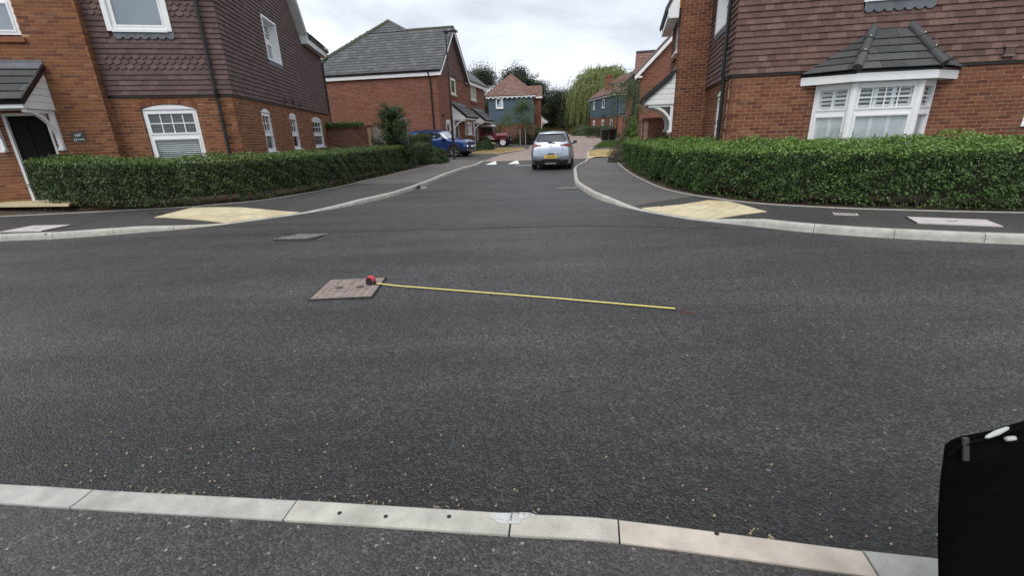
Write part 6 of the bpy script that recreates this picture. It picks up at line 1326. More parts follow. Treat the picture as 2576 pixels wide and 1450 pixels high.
att(patch_obj(B2.patch(S2, [(4.05, 6.1), (4.95, 6.1), (4.97, 8), (4.04, 8)], 8, 8), .006, 'windscreen', glass_mat('pale_windscreen', (.06, .07, .075), .38), mirror=True, outward=of), SUV)
att(patch_obj(B2.patch(S2, [(0, 1.0), (7, 1.0), (7, 2.15), (0, 2.15)], 30, 4), .006, 'sill_cladding', M['trim'], mirror=True, outward=os_), SUV); cut(SUV.children[-1], [((x, s_ * .84, .36), .395, .26) for x in (-1.26, 1.28) for s_ in (-1, 1)])
for sg in (1, -1):
    for x in (-1.26, 1.28):
        k = MB(); k.tube([(x + .405 * math.cos(a), sg * (.878), .36 + .405 * math.sin(a)) for a in np.linspace(.0, math.pi, 14)], .032, 6); att(k.build('arch_trim', M['trim'], None), SUV); wheel(SUV, (x, sg * .80, .345), .345, .21, sg, 'alloy', 5)
    att(patch_obj(B2.patch(F2, [(sg * .50, 4.02), (sg * .98, 3.95), (sg * 1.0, 4.75), (sg * .50, 4.6)], 8, 4), .012, 'headlight', M['lens'], outward=o2), SUV)
    k = MB(); c = F2(sg * .80, 2.95); k.lathe(c + A(.0, 0, 0), (1, 0, 0), [(0, .02), (.065, .025), (.085, .03), (.10, .015), (.10, -.03)], 18); att(k.build('fog_light_ring', M['chrome'], None), SUV)
    k = MB(); k.lathe((.66, sg * .99, 1.08), (1, 0, 0), [(0, -.10), (.08, -.09), (.10, -.02), (.09, .05), (.04, .11), (0, .12)], 14); att(k.build('door_mirror', M['blue'], None, smooth=True), SUV); k = MB(); k.tube([(.70, sg * .80, 1.03), (.67, sg * .93, 1.05)], .03, 6); att(k.build('mirror_arm', M['trim'], None), SUV)
    k = MB(); k.tube([(-1.4, sg * .56, 1.585), (-1.2, sg * .57, 1.635), (.1, sg * .58, 1.62), (.32, sg * .58, 1.545)], .02, 6); att(k.build('roof_rail', M['trim'], None), SUV)
    for i in (2.75, 3.72): k = MB(); p = S2(i, 4.1) * A(1, sg, 1); k.box(p + A(0, sg * .018, 0), (.09, 0, 0), (0, .012, 0), (0, 0, .014)); att(k.build('door_handle', M['blue'], None), SUV)
    for i in (2.42, 3.40, 4.5): k = MB(); k.tube([S2(i, j) * A(1, sg, 1) for j in np.linspace(2.2, 5.1, 9)], .005, 5); att(k.build('panel_gap', M['trim'], None), SUV)
att(patch_obj(B2.patch(F2, [(-.50, 4.02), (.50, 4.02), (.50, 4.6), (-.50, 4.6)], 10, 4), .008, 'grille', M['trim'], outward=o2), SUV)
for j in (4.15, 4.45): k = MB(); k.tube([F2(t, j) + A(.015, 0, 0) for t in np.linspace(-.95, .95, 9)], .012, 6); att(k.build('grille_bar', M['chrome'], None), SUV)
k = MB(); k.lathe(F2(0, 4.32) + A(.01, 0, 0), (1, 0, .1), [(.055, .02), (.07, .022), (.07, 0)], 20); k.tube([F2(0, 4.32) + A(.03, y, z) for y, z in ((-.045, .04), (-.02, -.04), (0, .01), (.02, -.04), (.045, .04))], .008, 5); att(k.build('badge', M['chrome'], None), SUV)
att(patch_obj(B2.patch(F2, [(-.92, 1.2), (.92, 1.2), (.86, 2.75), (-.86, 2.75)], 12, 4), .012, 'lower_grille', M['trim'], outward=o2), SUV)
k = MB(); k.tube([F2(t, 1.55 + .55 * abs(t) ** 3) + A(.03, 0, 0) for t in np.linspace(-.95, .95, 13)], .035, 6); att(k.build('skid_plate', M['alloy'], None), SUV)
k = MB(); c = F2(0, 3.0); k.box(c + A(.03, 0, 0), (.008, 0, 0), (0, .26, 0), (0, 0, .056)); att(k.build('number_plate', M['white'], None), SUV)
k = MB(); [k.bx(-.9 + q, -.75 + q, y - .24, y + .24, .6, 1.28) for q in (0, .9) for y in (-.38, .38)]; k.bx(-1.5, 1.0, -.64, .64, .5, .6); att(k.build('seats', M['seat'], None), SUV)
k = MB(); k.bx(-1.7, 1.7, -.62, .62, .24, .30); att(k.build('underbody', M['trim'], None), SUV)

# ---- maroon off-road vehicle with white roof
LX, LY = -.02 - 1.18 * 1, 42.0; DR = thing('off_road_vehicle', (LX - .3, LY, zr(42) + .06), 'maroon boxy off-road vehicle with a white hardtop roof and white wheels', 'car'); DR.rotation_euler = (0, 0, R(-9)); DR.scale = (.97, .97, .93)
def bev(mb, name, mat, w=.03, seg=2):
    o = mb.build(name, M[mat], None); md = o.modifiers.new('b', 'BEVEL'); md.width = w; md.segments = seg; md.limit_method = 'ANGLE'; o.parent = DR; return o
def taper(mb, x0, x1, y, z0, x0b, x1b, yb, z1):
    mb.raw([(x0, -y, z0), (x1, -y, z0), (x1, y, z0), (x0, y, z0), (x0b, -yb, z1), (x1b, -yb, z1), (x1b, yb, z1), (x0b, yb, z1)], [(3, 2, 1, 0), (4, 5, 6, 7), (0, 1, 5, 4), (1, 2, 6, 5), (2, 3, 7, 6), (3, 0, 4, 7)])
k = MB(); k.bx(-1.72, .62, -.82, .82, .60, 1.14); tub = bev(k, 'body', 'maroon'); k = MB(); taper(k, .58, 1.72, .60, .80, .58, 1.68, .56, 1.17); bev(k, 'bonnet', 'maroon', .05)
cuts = [((x, s_ * .78, .42), .52, .30) for x in (-1.0, 1.30) for s_ in (-1, 1)]; cut(tub, cuts)
for sg in (1, -1): k = MB(); k.bx(.60, 1.80, *( (.56, .82) if sg > 0 else (-.82, -.56)), .62, 1.08); wg_ = bev(k, 'front_wing', 'maroon', .05); cut(wg_, cuts)
k = MB(); taper(k, -1.72, .56, .80, 1.14, -1.70, .42, .72, 1.78); bev(k, 'hardtop', 'maroon', .02); k = MB(); taper(k, -1.76, .50, .75, 1.775, -1.70, .36, .66, 1.99); bev(k, 'roof', 'white', .07, 3)
k = MB(); taper(k, .505, .585, .70, 1.20, .40, .468, .64, 1.74); bev(k, 'windscreen', 'glass_r', .005)
for sg in (1, -1):
    k = MB(); k.raw([(-.42, sg * .802, 1.20), (.44, sg * .802, 1.20), (.34, sg * .738, 1.72), (-.42, sg * .738, 1.72)], [(0, 1, 2, 3)]); o = k.build('side_window', M['carglass'], None); o.parent = DR
    k = MB(); k.bx(-.46, -.44, sg * .825 - .004, sg * .825 + .004, .66, 1.75); k.bx(.56, .575, sg * .825 - .004, sg * .825 + .004, .66, 1.14); k.bx(-1.70, .6, sg * .826 - .004, sg * .826 + .004, 1.135, 1.15); o = k.build('panel_gap', M['trim'], None); o.parent = DR
    for x0 in (-.20, .05): k = MB(); k.prism([(x0, sg * .822, 1.02), (x0 + .17, sg * .822, 1.02), (x0 + .55, sg * .822, .64), (x0 + .38, sg * .822, .64)], (0, sg * .006, 0)); o = k.build('white_stripe', M['white'], None); o.parent = DR
    for x in (-1.0, 1.30):
        wheel(DR, (x, sg * .70, .40), .40, .23, sg, 'white', steel=True)
        k = MB(); k.tube([(x + .53 * math.cos(a), sg * .83, .42 + .53 * math.sin(a)) for a in np.linspace(.25, math.pi - .25, 10)], .05, 6); o = k.build('arch_trim', M['trim'], None); o.parent = DR
    k = MB(); k.lathe((1.80, sg * .62, .92), (1, 0, 0), [(0, .03), (.09, .02), (.10, 0)], 16); o = k.build('headlight', M['lens'], None); o.parent = DR
    k = MB(); k.box((.50, sg * 1.0, 1.28), (.03, 0, 0), (0, .09, 0), (0, 0, .11)); k.tube([(.54, sg * .80, 1.2), (.5, sg * .93, 1.24)], .012, 5); o = k.build('door_mirror', M['trim'], None); o.parent = DR
k = MB(); k.bx(1.70, 1.79, -.54, .54, .66, 1.08); o = k.build('grille', M['trim'], None); o.parent = DR; k = MB(); k.bx(1.82, 1.96, -.80, .80, .55, .70); o = k.build('bumper', M['trim'], None); o.parent = DR
k = MB(); k.bx(1.965, 1.972, -.45, -.1, .58, .68); o = k.build('number_plate', M['white'], None); o.parent = DR; k = MB(); k.bx(-1.6, 1.6, -.45, .45, .42, .60); o = k.build('chassis', M['trim'], None); o.parent = DR
k = MB(); k.tube([(-1.55, -.70, 2.02), (.2, -.62, 2.04)], .02, 6); k.tube([(-1.55, .70, 2.02), (.2, .62, 2.04)], .02, 6); o = k.build('roof_rail', M['trim'], None); o.parent = DR

# ================================================================== STREET FURNITURE
def lamp_post(base, h, label, head, hl=.6, th=.075, tall=1.55):
    root = thing('street_lamp', base, label, 'street lamp', 'street lamps'); b0 = A(*base); k = MB(); k.tube([b0 - Zv * .05, b0 + Zv * tall, b0 + Zv * (tall + .12)], [th, th, th * .55], 10); k.build('base', M['black'], root)
    k = MB(); k.tube([b0 + Zv * (tall + .1), b0 + Zv * (h - .05)], [th * .55, th * .48], 10); k.build('post', M['black'], root); hd_ = unit(A(*head, 0))
    k = MB(); k.tube([b0 + Zv * (h - .08), b0 + Zv * (h - .02) + hd_ * .12], th * .5, 8); k.build('arm', M['black'], root)
    k = MB(); sdv = A(-hd_[1], hd_[0], 0); c = b0 + Zv * h + hd_ * hl * .42; k.prism([c - hd_ * hl * .58 - sdv * .10, c + hd_ * hl * .58 - sdv * .16, c + hd_ * hl * .58 + sdv * .16, c - hd_ * hl * .58 + sdv * .10], Zv * .085); l = k.build('lantern', M['black'], root)
    k = MB(); k.box(c - Zv * .006 + hd_ * .08, hd_ * hl * .3, sdv * .10, Zv * .008); k.build('lens', M['lens'], l); k = MB(); k.lathe(c + Zv * .085 - hd_ * .1, (0, 0, 1), [(.04, 0), (.04, .05), (0, .07)], 10); k.build('photocell', M['lens'], l); return root
lamp_post((-3.02, 26.6, zr(26.6) + .09), 6.35, 'tall black street lamp standing in front of the blue car', (1, -.15), .62)
lamp_post((10.88, 50, zr(50) + .1), 5.25, 'dark street lamp by the wheelie bins in front of the right boarded house', (-1, -.1), .5)
lamp_post((6.95, 79, zr(79) + .05), 5.0, 'distant dark lamp post in front of the woodland at the road end', (-1, -.1), .5)
def bin_(c, rot, label):
    root = thing('wheelie_bin', (c[0], c[1], c[2]), label, 'wheelie bin', 'black wheelie bins'); root.rotation_euler = (0, 0, R(rot)); root.scale = (1.1, 1.1, 1.14); k = MB(); taper(k, -.25, .25, .26, .015, -.30, .30, .31, .86); o = k.build('body', M['black'], None); o.parent = root
    k = MB(); taper(k, -.33, .32, .33, .865, -.30, .28, .29, .94); o = k.build('lid', M['trim'], None); o.parent = root; k = MB(); k.tube([(-.36, -.25, .84), (-.36, .25, .84)], .018, 8); o = k.build('handle', M['black'], None); o.parent = root
    for y in (-.24, .24):
        k = MB(); k.lathe((-.24, y, .09), (0, 1, 0), [(0, -.03), (.09, -.03), (.09, .03), (0, .03)], 14); o = k.build('wheel', M['tyre'], None); o.parent = root
bin_((9.35, 45.8, .57), -92, 'black wheelie bin, the left and nearer of the pair on the right kerb'); bin_((10.12, 46.3, .58), -78, 'black wheelie bin with pale lid top, the right one of the pair')

# tape measure on the manhole cover
TP = [A(-1.445, 4.60, .030), A(-1.2, 4.53, .016), A(-.556, 4.334, .011), A(.4, 4.02, .010), A(1.411, 3.658, .010)]
tm = thing('tape_measure', (-1.49, 4.60, .02), 'red and black tape measure with its yellow blade pulled out across the road', 'tape measure'); dvec = unit(TP[1] - TP[0]); sd = np.cross(dvec, Zv)
k = MB(); c0 = A(-1.50, 4.605, .062); k.prism([c0 + dvec * x + Zv * z - sd * .022 for x, z in ((-.045, -.045), (.05, -.045), (.05, -.01), (.042, .025), (.015, .045), (-.02, .043), (-.045, .01))], sd * .044); k.build('case', plain('tape_black', (.02, .015, .015), .5), tm)
k = MB(); k.prism([c0 + dvec * x + Zv * z - sd * .025 for x, z in ((.049, .0), (.044, .027), (.016, .049), (-.022, .047), (-.03, .033), (-.012, .036), (.012, .036), (.034, .02), (.040, .0))], sd * .05); k.build('shell', plain('tape_red', (.55, .05, .06), .45), tm)
k = MB(); k.lathe(c0 - sd * .0225, -sd, [(0, .003), (.022, .003), (.026, 0)], 18); k.build('label_disc', plain('tape_dark_red', (.16, .02, .02), .5), tm)
k = MB(); w_ = .0115
for p, q in zip(TP, TP[1:]):
    for i in range(6):
        a, c = p + (q - p) * i / 6, p + (q - p) * (i + 1) / 6; s_ = np.cross(unit(q - p), Zv); k.raw([a - s_ * w_ + Zv * .003, a + Zv * 0, a + s_ * w_ + Zv * .003, c - s_ * w_ + Zv * .003, c, c + s_ * w_ + Zv * .003], [(0, 1, 4, 3), (1, 2, 5, 4)])
k.build('blade', plain('tape_yellow', (.80, .68, .16), .35, .03), tm); k = MB(); k.box(TP[-1] + A(.004, -.001, .0), (.002, .0007, 0), np.cross(unit(TP[-1] - TP[-2]), Zv) * .016, Zv * .009); k.build('end_hook', M['chrome'], tm)
rm = MB(); g = np.random.default_rng(9)
for i in range(26): x, y = 1.50 + g.normal(0, .035), 3.585 + g.normal(0, .03); rm.box((x, y, .005), (.006, .002, 0), (-.001, .005, 0), (0, 0, .001))
setp(rm.build('paint_mark', plain('faded_red_paint', (.15, .055, .055), .9)), 'faint red paint specks on the asphalt past the tape end', 'paint mark', kind='stuff')

# unidentified black object at the lower right edge; its kind is guessed
BG = thing('black_object', (1.15, .85, .085), 'unidentified black object with two pale tags cropped by the lower right edge', 'dark_object'); fab = plain('black_fabric', (.0025, .0026, .003), 1.0, .3, nscale=60, spec=.06)
def dark_object():
    top = [(.800, .70, .922), (.812, .697, .932), (.828, .695, .941), (.866, .695, .953), (.933, .70, .976), (1.10, .71, .999), (1.40, .73, 1.01)]; n = 10; V = []; mb = MB()
    for a in range(len(top)):
        x, y, z = top[a]
        for k_ in range(n + 1):
            t = k_ / n; b_ = .012 * math.sin(3 * t * math.pi + a); xx = x + .19 * t * (1 if a < 2 else .9 if a < 4 else .6); V.append((xx, y + b_ * .5, .087 + (z - .087) * (1 - t)))
    F = [(a * (n + 1) + k_, (a + 1) * (n + 1) + k_, (a + 1) * (n + 1) + k_ + 1, a * (n + 1) + k_ + 1) for a in range(len(top) - 1) for k_ in range(n)]
    m = len(V); V2 = [(x + .20, y + .16, max(z - .18, .087)) for x, y, z in V]; V += V2; F += [tuple(m + i for i in f)[::-1] for f in F]; s_ = n + 1; L = len(top) - 1
    F += [(k_, k_ + 1, m + k_ + 1, m + k_) for k_ in range(n)] + [(L * s_ + k_ + 1, L * s_ + k_, m + L * s_ + k_, m + L * s_ + k_ + 1) for k_ in range(n)] + [((a + 1) * s_, a * s_, m + a * s_, m + (a + 1) * s_) for a in range(L)] + [(a * s_ + n, (a + 1) * s_ + n, m + (a + 1) * s_ + n, m + a * s_ + n) for a in range(L)]
    mb.raw(V, F); return mb.build('body', fab, BG, smooth=True)
dark_object()
k = MB(); k.tube([(.806, .694, .905), (.816, .690, .926), (.830, .688, .934), (.868, .688, .946), (.934, .692, .969), (1.10, .702, .992), (1.40, .722, 1.003)], .0035, 6); k.build('hem_piping', plain('black_piping', (.0035, .0035, .004), .9, spec=.05), BG)
k = MB(); k.box((.828, .688, .921), (.0055, 0, .0), (0, .002, 0), (-.0075, 0, .025)); k.build('strap', plain('grey_webbing', (.045, .046, .048), .8), BG)
tagm = plain('pale_tag', (.42, .43, .42), .6); k = MB(); k.lathe((.873, .686, .957), (1, 0, .58), [(0, -.022), (.003, -.018), (.0048, 0), (.003, .018), (0, .022)], 12); k.build('tag', tagm, BG); k = MB(); k.lathe((.900, .685, .944), (1, 0, .1), [(0, -.010), (.004, -.008), (.0046, .0), (.004, .008), (0, .010)], 12); k.build('tag', tagm, BG)

# navy tub and stone path at the left edge
pt = MB(); c = LG.p(-5.86, .42, .2); pt.lathe(c, (0, 0, 1), [(0, 0), (.16, 0), (.23, .12), (.26, .32), (.24, .46), (.20, .50), (0, .51)], 20); setp(pt.build('plant_tub', plain('navy_plastic', (.012, .016, .05), .4), None, smooth=True), 'dark navy tub against the brick wall at the left edge', 'tub')
k = MB(); k.prism([(-14, 11.2, .25), (-11.9, 10.62, .25), (-9.9, 10.35, .25), (-10.2, 11.0, .25), (-11.5, 11.5, .25), (-14, 12, .25)], (0, 0, .05)); k.build('stone_path', M['buff'], None, kind='structure')
rk = MB(); g = np.random.default_rng(3)

# ================================================================== PLANTING
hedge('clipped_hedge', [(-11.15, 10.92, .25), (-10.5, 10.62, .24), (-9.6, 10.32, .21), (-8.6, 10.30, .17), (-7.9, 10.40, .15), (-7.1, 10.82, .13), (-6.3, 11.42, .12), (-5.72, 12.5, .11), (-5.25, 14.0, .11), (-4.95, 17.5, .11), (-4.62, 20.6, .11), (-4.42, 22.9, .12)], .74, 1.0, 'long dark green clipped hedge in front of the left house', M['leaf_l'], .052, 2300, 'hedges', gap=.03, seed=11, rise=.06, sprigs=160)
hedge('clipped_hedge', [(-4.42, 22.95, .12), (-4.22, 24.2, .14), (-4.05, 25.0, .16)], .6, .98, 'short continuation of the left hedge ending beside the bushes', M['leaf_b'], .05, 1500, 'hedges', gap=.1, seed=12)
hedge('clipped_hedge', [(-5.35, 25.6, .2), (-4.7, 25.7, .2), (-4.12, 25.8, .2)], .6, 1.36, 'taller dark clipped hedge behind the low bush on the left', M['leaf_b'], .05, 1500, 'hedges', gap=.05, seed=13)
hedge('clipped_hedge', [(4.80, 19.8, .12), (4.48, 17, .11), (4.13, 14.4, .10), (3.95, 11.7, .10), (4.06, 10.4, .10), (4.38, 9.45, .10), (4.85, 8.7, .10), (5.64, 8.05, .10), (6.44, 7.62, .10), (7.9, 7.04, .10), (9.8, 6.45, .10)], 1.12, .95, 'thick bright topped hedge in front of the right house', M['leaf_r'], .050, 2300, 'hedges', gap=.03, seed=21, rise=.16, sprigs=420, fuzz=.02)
hedge('clipped_hedge', [(9.45, 57.5, zr(57) + .1), (10.3, 57.0, zr(57) + .1), (11.6, 56.2, zr(56) + .1)], 1.2, 1.15, 'far low hedge in front of the right boarded house', M['leaf_t'], .12, 350, 'hedges', seed=22)
bush('low_bush', (-3.75, 24.9, .14), (.62, .72, .76), 'low rounded bush at the end of the left hedge', M['leaf_b'], 31, .06, 7000, group='bushes')
bush('low_bush', (-4.3, 24.6, .14), (.5, .5, .85), 'bush wedged between the hedge end and the low rounded bush', M['leaf_b'], 32, .06, 4500, group='bushes')
bush('lavender_bush', (5.25, 21.6, .12), (.62, .8, .80), 'greyish lavender bush at the far end of the right hedge', M['leaf_h'], 33, .07, 6500, group='bushes', aspect=.2)
bush('dark_shrub', (-1.8, 34.4, zr(34) + .1), (.85, .7, .62), 'low dark shrub between the two parked vehicles', M['leaf_b'], 34, .09, 4500, group='bushes')
bush('spiky_shrub', (-2.75, 33.0, zr(33) + .1), (.55, .55, .95), 'dark strappy shrub right of the blue car', M['leaf_d'], 35, .22, 1800, group='bushes', aspect=.13)
bush('spiky_shrub', (-1.75, 37.0, zr(37) + .1), (.6, .6, .9), 'strappy shrub in front of the maroon vehicle', M['leaf_b'], 36, .22, 1600, group='bushes', aspect=.15)
bush('dark_shrub', (1.6, 45.0, zr(45) + .05), (1.4, 1.0, .95), 'dark shrub under the small tree behind the maroon vehicle', M['leaf_d'], 37, .10, 5500, group='bushes')
bush('dark_shrub', (2.75, 46.5, zr(46) + .05), (1.3, 1.3, 1.55), 'tall shrub with bright top left of the silver car roof', M['leaf_b'], 38, .11, 7000, group='bushes')
bush('bright_shrub', (-.1, 46.6, zr(46)), (1.3, .8, 2.55), 'yellow green shrub behind the low brick wall', M['leaf_y'], 39, .12, 4500, group='bushes')
bush('garden_shrub', (6.3, 23.6, .1), (.75, .7, 1.75), 'leafy green shrub in front of the right garden wall', M['leaf_y'], 40, .11, 3200, group='bushes')
bush('garden_shrub', (6.9, 26.6, .12), (.7, .7, 1.9), 'pale leafed shrub under the small tree on the right', M['leaf_b'], 41, .11, 2600, group='bushes')
bush('roadside_shrub', (12.2, 55.0, zr(55) + .1), (1.6, 1.2, 1.3), 'green shrub right of the far hedge behind the bins', M['leaf_t'], 42, .14, 3500, group='bushes')
bush('roadside_shrub', (10.4, 66, zr(66) + .1), (1.5, 1.3, 1.2), 'rounded pale green shrub at the far bend of the street', M['leaf_t'], 43, .16, 3000, group='bushes')
# ivy along the garden wall
g = np.random.default_rng(44); n = 2600; P = np.stack([g.uniform(-8.75, -6.95, n), 23.45 + g.normal(0, .10, n), 2.03 + np.abs(g.normal(0, .09, n))], 1); iv = thing('ivy', (-7.8, 23.45, 2.0), 'bright ivy draped along the top of the garden wall', 'ivy')
leaf_mesh('foliage', P, np.tile(A(0, -.6, .8), (n, 1)), .085, M['leaf_y'], iv, .6, .7, None, 44)
# conifer like shrub behind the left hedge
def spruce(base, h, w, label, seed):
    g = np.random.default_rng(seed); root = thing('yew_shrub', base, label, 'shrub'); b0 = A(*base); mb = MB(); mb.tube([b0, b0 + Zv * h * .9], [.05, .012], 6); P = []; Nn_ = []
    for k in range(120):
        t = g.uniform(.04, .97); a = g.uniform(0, 6.28); L = w * (.80 - t * .50) * g.uniform(.5, 1.2); d = A(math.cos(a), math.sin(a), .30 + .6 * t); p0 = b0 + Zv * h * t * .88; p1 = p0 + unit(d) * L; mb.tube([p0, (p0 + p1) / 2 + Zv * .02, p1], [.012, .008, .003], 4, cap=False)
        m = int(170 * L / w + 50); s_ = g.uniform(.25, 1.02, m)[:, None]; P.append(p0 + (p1 - p0) * s_ + g.normal(0, .055, (m, 3))); Nn_.append(np.tile(A(*unit(d)) * .3 + A(0, 0, .8), (m, 1)))
    mb.build('trunk', M['bark'], root); P = np.concatenate(P); leaf_mesh('foliage', P, np.concatenate(Nn_), .095, M['leaf_yew'], root, .7, .35, np.clip(g.random(len(P)) * .6 + .4 * (P[:, 2] - b0[2]) / h, 0, 1), seed); return root
spruce((-5.0, 21.3, .1), 2.85, 1.7, 'feathery evergreen shrub growing beside the garden gate', 51)
tr = thing('timber_frame', (-4.9, 22.6, .1), 'thin timber frame among the evergreen shrub', 'frame')
for (p, q) in (((-5.45, 23.6, .1), (-5.45, 23.6, 2.35)), ((-4.86, 23.5, .1), (-4.86, 23.5, 2.30)), ((-5.45, 23.6, 2.32), (-4.84, 23.5, 2.32)), ((-5.05, 23.5, 1.2), (-5.05, 23.5, 2.2))): k = MB(); k.tube([p, q], .028, 4); k.build('post' if p[2] < .5 else 'rail', M['wood'], tr)
pk = MB(); g = np.random.default_rng(60); n = 60; P = A(8.55, 6.62, .30) + g.normal(0, .16, (n, 3)) * A(1, .6, .8); bl = thing('broadleaf_plant', (8.5, 6.6, .1), 'pale broad leaved plant at the foot of the right hedge by the frame edge', 'plant'); leaf_mesh('foliage', P, np.tile(A(-.4, -.6, .6), (n, 1)), .15, M['leaf_big'], bl, .5, .7, None, 60)
# weeds and low litter under the left hedge
g = np.random.default_rng(61); f, L = path_sampler([(-10.9, 10.3, .17), (-8.2, 10.68, .12), (-7.2, 10.95, .11), (-6.15, 11.7, .11), (-5.3, 13.9, .11), (-4.95, 16.5, .11), (-4.35, 20.5, .11)]); n = 1500; s_ = g.uniform(0, L, n); q, d = f(s_); q = q + np.stack([-d[:, 1] * g.uniform(.02, .5, n), d[:, 0] * g.uniform(.02, .5, n), np.abs(g.normal(0, .012, n))], 1)
leaf_mesh('fallen_leaves', q, np.tile(A(0, 0, 1), (n, 1)), .03, leafmat('dead_leaf', [(0, (.10, .06, .03)), (.6, (.22, .13, .05)), (1, (.40, .30, .10))], .1), None, .5, .6, None, 61)
# trees
tree('street_tree', (1.42, 43.2, zr(43) + .05), 3.9, 1.35, 'small leafy street tree with stakes behind the maroon vehicle', 'tree', M['leaf_t'], 71, .10, 5200, .28, .55, 'street trees', r0=.055)
for x in (1.18, 1.66):
    k = MB(); k.tube([(x, 43.0, zr(43)), (x, 43.0, zr(43) + 1.45)], .045, 6); setp(k.build('tree_stake', M['wood']), 'timber stake %s of the small street tree trunk' % ('left' if x < 1.4 else 'right'), 'stake', 'tree stakes')
tree('street_tree', (6.45, 26.2, zr(26) + .1), 3.9, 1.15, 'spindly small tree by the right garden wall with sparse leaves', 'tree', M['leaf_t'], 72, .085, 2600, .42, .6, 'street trees', r0=.035)
k = MB(); k.tube([(6.62, 25.9, .2), (6.66, 25.9, 2.3)], .05, 6); setp(k.build('tree_stake', M['black']), 'dark stake beside the spindly tree on the right', 'stake', 'tree stakes')
tree('dark_tree', (-3.6, 76, zr(76)), 10.6, 3.6, 'tall dark tree left of the red pyramid roof', 'tree', M['leaf_d'], 73, .21, 22000, .12, .60, 'trees beyond the houses')
tree('dark_tree', (1.6, 74, zr(74)), 10.3, 3.2, 'tallest dark tree rising straight behind the red pyramid roof', 'tree', M['leaf_d'], 74, .21, 22000, .12, .60, 'trees beyond the houses')
tree('dark_tree', (4.4, 76, zr(76)), 8.8, 2.6, 'rounded dark tree right of the red pyramid roof', 'tree', M['leaf_d'], 75, .21, 16000, .12, .60, 'trees beyond the houses')
tree('dark_tree', (-8.5, 80, zr(80)), 9.6, 3.6, 'dark tree just showing behind the brick house roof end', 'tree', M['leaf_d'], 76, .21, 14000, .12, .60, 'trees beyond the houses')
tree('woodland_tree', (8.3, 79, zr(79)), 6.4, 3.0, 'dark bushy tree in the gap left of the willow', 'tree', M['leaf_d'], 77, .21, 20000, .05, .65, 'trees beyond the houses')
tree('woodland_tree', (11.2, 83, zr(83)), 7.4, 2.6, 'dark pointed tree between the bare tree and the willow', 'tree', M['leaf_d'], 78, .21, 16000, .05, .6, 'trees beyond the houses')
tree('woodland_tree', (5.6, 80, zr(80)), 5.6, 2.8, 'dark low tree behind the distant lamp post', 'tree', M['leaf_d'], 79, .21, 16000, .05, .65, 'trees beyond the houses')
tree('woodland_tree', (13.6, 82, zr(82)), 5.0, 3.2, 'dark low growth beneath the willow curtain', 'tree', M['leaf_d'], 80, .21, 18000, .05, .65, 'trees beyond the houses')
tree('woodland_tree', (25, 82, zr(82)), 10.4, 3.6, 'green tree top right of the willow behind the roofs', 'tree', M['leaf_t'], 81, .30, 7000, .1, .6, 'trees beyond the houses')
# bare tree
g = np.random.default_rng(82); bt = thing('bare_tree', (8.9, 84, zr(84)), 'leafless pale tree standing between dark trees and the willow', 'tree'); mb = MB(); tips = []; b0 = A(8.9, 84, zr(84)); mb.tube([b0, b0 + A(.2, 0, 3.5)], [.12, .09], 7)
for k in range(9): limb(mb, b0 + A(.1, 0, 2.0 + .35 * k), unit(A(math.cos(k * 2.2), math.sin(k * 2.2), 1.4)), 3.6 - .15 * k, .055, g, 2, tips, .35, 3, .25)
mb.build('trunk', plain('pale_bark', (.25, .22, .20), .95, .2), bt)
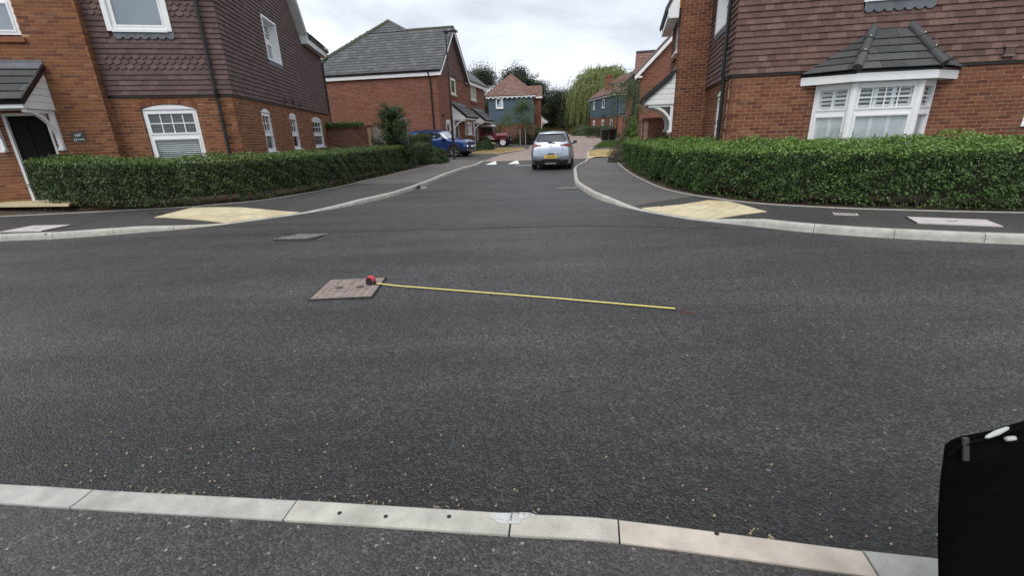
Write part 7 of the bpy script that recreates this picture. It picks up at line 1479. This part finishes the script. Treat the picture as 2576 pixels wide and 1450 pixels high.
# willow
def willow(base, h, w, label, seed, n=1000):
    g = np.random.default_rng(seed); root = thing('willow_tree', base, label, 'tree'); b0 = A(*base); mb = MB(); mb.tube([b0 - Zv * .2, b0 + A(.2, 0, h * .22), b0 + A(-.1, .1, h * .45)], [.42, .34, .26], 9)
    heads = []
    for k in range(26):
        a = k * 2.4; rr = w * math.sqrt((k + .5) / 26) * .92; z = h * (1.0 - .33 * (rr / w) ** 2) * g.uniform(.90, 1.0); p = b0 + A(math.cos(a) * rr, math.sin(a) * rr, z); heads.append(p); m = b0 + A(math.cos(a) * rr * .45, math.sin(a) * rr * .45, h * .62); mb.tube([b0 + A(0, 0, h * .4), m, p], [.14, .08, .02], 5, cap=False)
    mb.build('trunk', M['bark'], root); P = []; D = []; Rv = []
    for i in range(n):
        hp = heads[g.integers(len(heads))]; p = hp + g.normal(0, 1, 3) * A(.95, .95, .45); a = math.atan2(p[1] - b0[1], p[0] - b0[0]) + g.normal(0, .5); L = g.uniform(1.2, 5.6) * (1 if np.hypot(*(p - b0)[:2]) > w * .5 else .6); m = int(L / .085); s_ = np.linspace(0, 1, m)[:, None]; o_ = g.uniform(.15, .9)
        q = p + A(math.cos(a) * o_, math.sin(a) * o_, 0) * (1 - (1 - s_) ** 2) + A(0, 0, .25) * np.sin(np.minimum(s_ * 5, 3.14)) - A(0, 0, L) * s_ ** 1.25; q += np.stack([.09 * np.sin(s_[:, 0] * 6 + i), .09 * np.cos(s_[:, 0] * 5 + i), 0 * s_[:, 0]], 1)
        q = q[q[:, 2] > b0[2] + .9]; P.append(q + g.normal(0, .035, q.shape)); Rv.append(np.clip(g.uniform(0, .6) + g.random(len(q)) * .4 + .15 * (q[:, 2] - b0[2]) / h, 0, 1))
    P = np.concatenate(P); nr = P - (b0 + A(0, 0, h * .4)); nr /= np.linalg.norm(nr, axis=1, keepdims=True); leaf_mesh('crown', P, nr, .24, M['leaf_w'], root, .6, .24, np.concatenate(Rv), seed, droop=A(0, 0, -1.0))
    v = g.normal(0, 1, (20000, 3)); v[:, 2] = np.abs(v[:, 2]) * .8 + .05; v /= np.linalg.norm(v, axis=1, keepdims=True); q = b0 + A(0, 0, h * .62) + v * A(w * .96, w * .96, h * .40) * np.clip(1 - g.exponential(.10, 20000), .5, 1.06)[:, None] * (1 + lump(v * 3, 2.2, .16))[:, None]
    leaf_mesh('top_foliage', q, v, .30, M['leaf_w'], root, .6, .26, np.clip(.25 + .7 * g.random(20000), 0, 1), seed + 1, droop=A(0, 0, -1.0)); return root
willow((14.6, 73, zr(73)), 8.9, 4.3, 'large weeping willow with pale green hanging branches behind the right boarded house', 91, 2600)
willow((22.5, 77, zr(77)), 8.6, 4.0, 'second paler willow crown behind the right boarded house roof', 92, 1300)
# dense wood behind everything, reads as one mass
g = np.random.default_rng(95); n = 26000; P = np.stack([g.uniform(-60, 70, n), g.uniform(88, 97, n), zr(90) + 7.2 * g.random(n) ** .8], 1); P[:, 2] *= .80 + .12 * np.sin(P[:, 0] * .5) + .1 * np.sin(P[:, 0] * 1.3 + 1); leaf_mesh('distant_wood', P, np.tile(A(0, -1, .4), (n, 1)), .85, M['leaf_d'], None, .7, .7, None, 95)
# tall dry grass at the road end, tufts on the verges
def grass(name, fn, n, h, mat, seed, w=.03):
    g = np.random.default_rng(seed); P = fn(g, n); hh = h * g.uniform(.5, 1.2, n); V = np.empty((n, 3, 3)); a = g.uniform(0, 3.14, n); dx_ = np.stack([np.cos(a), np.sin(a), 0 * a], 1) * w * .5; V[:, 0] = P - dx_; V[:, 1] = P + dx_; V[:, 2] = P + np.stack([g.normal(0, .25, n) * hh, g.normal(0, .25, n) * hh, hh], 1)
    me = bpy.data.meshes.new(name); me.vertices.add(n * 3); me.vertices.foreach_set('co', V.reshape(-1)); me.loops.add(n * 3); me.loops.foreach_set('vertex_index', np.arange(n * 3, dtype=np.int32)); me.polygons.add(n); me.polygons.foreach_set('loop_start', np.arange(n, dtype=np.int32) * 3); me.update(calc_edges=True)
    at_ = me.attributes.new('rnd', 'FLOAT', 'FACE'); at_.data.foreach_set('value', g.random(n).astype(np.float32)); me.materials.append(mat); o = bpy.data.objects.new(name, me); COL.objects.link(o); return setp(o, kind='stuff')
ZRV = np.vectorize(zr)
def far(g, n): x = g.uniform(2, 26, n); y = g.uniform(77.3, 84, n); return np.stack([x, y, ZRV(y) + .05], 1)
grass('tall_dry_grass', far, 26000, 1.0, M['leaf_s'], 101, .07)
def vg(g, n): t = g.random(n); y = 25.3 + t * 5.7; x0 = 4.38 + .9 * t; x1 = 5.6 + 2.0 * t; return np.stack([x0 + (x1 - x0) * g.random(n), y, ZRV(y) + .115], 1)
grass('dry_grass_tufts', vg, 3000, .05, M['leaf_s'], 102, .02)
def vl(g, n): t = g.random(n); s_ = g.random(n); x0, y0, x1, y1 = -2.3 + t * (-1.0), 31.6 + 5.6 * t, -.42 + 1.9 * t, 31.9 + 4.8 * t; x = x0 + (x1 - x0) * s_; y = y0 + (y1 - y0) * s_; return np.stack([x, y, ZRV(y) + .13], 1)
grass('dry_grass_tufts', vl, 6000, .09, M['leaf_s'], 103, .03)
def lw(g, n): t = g.random(n); y = 34.3 + 9.5 * t; x0 = 6.2 + 2.5 * t; return np.stack([x0 + g.random(n) * (1.7 + .7 * t), y, ZRV(y) + .12], 1)
grass('lawn_grass', lw, 5000, .07, M['leaf_y'], 104, .04)

# ================================================================== render settings
S.render.engine = 'CYCLES'; S.cycles.max_bounces = 6; S.cycles.transparent_max_bounces = 12
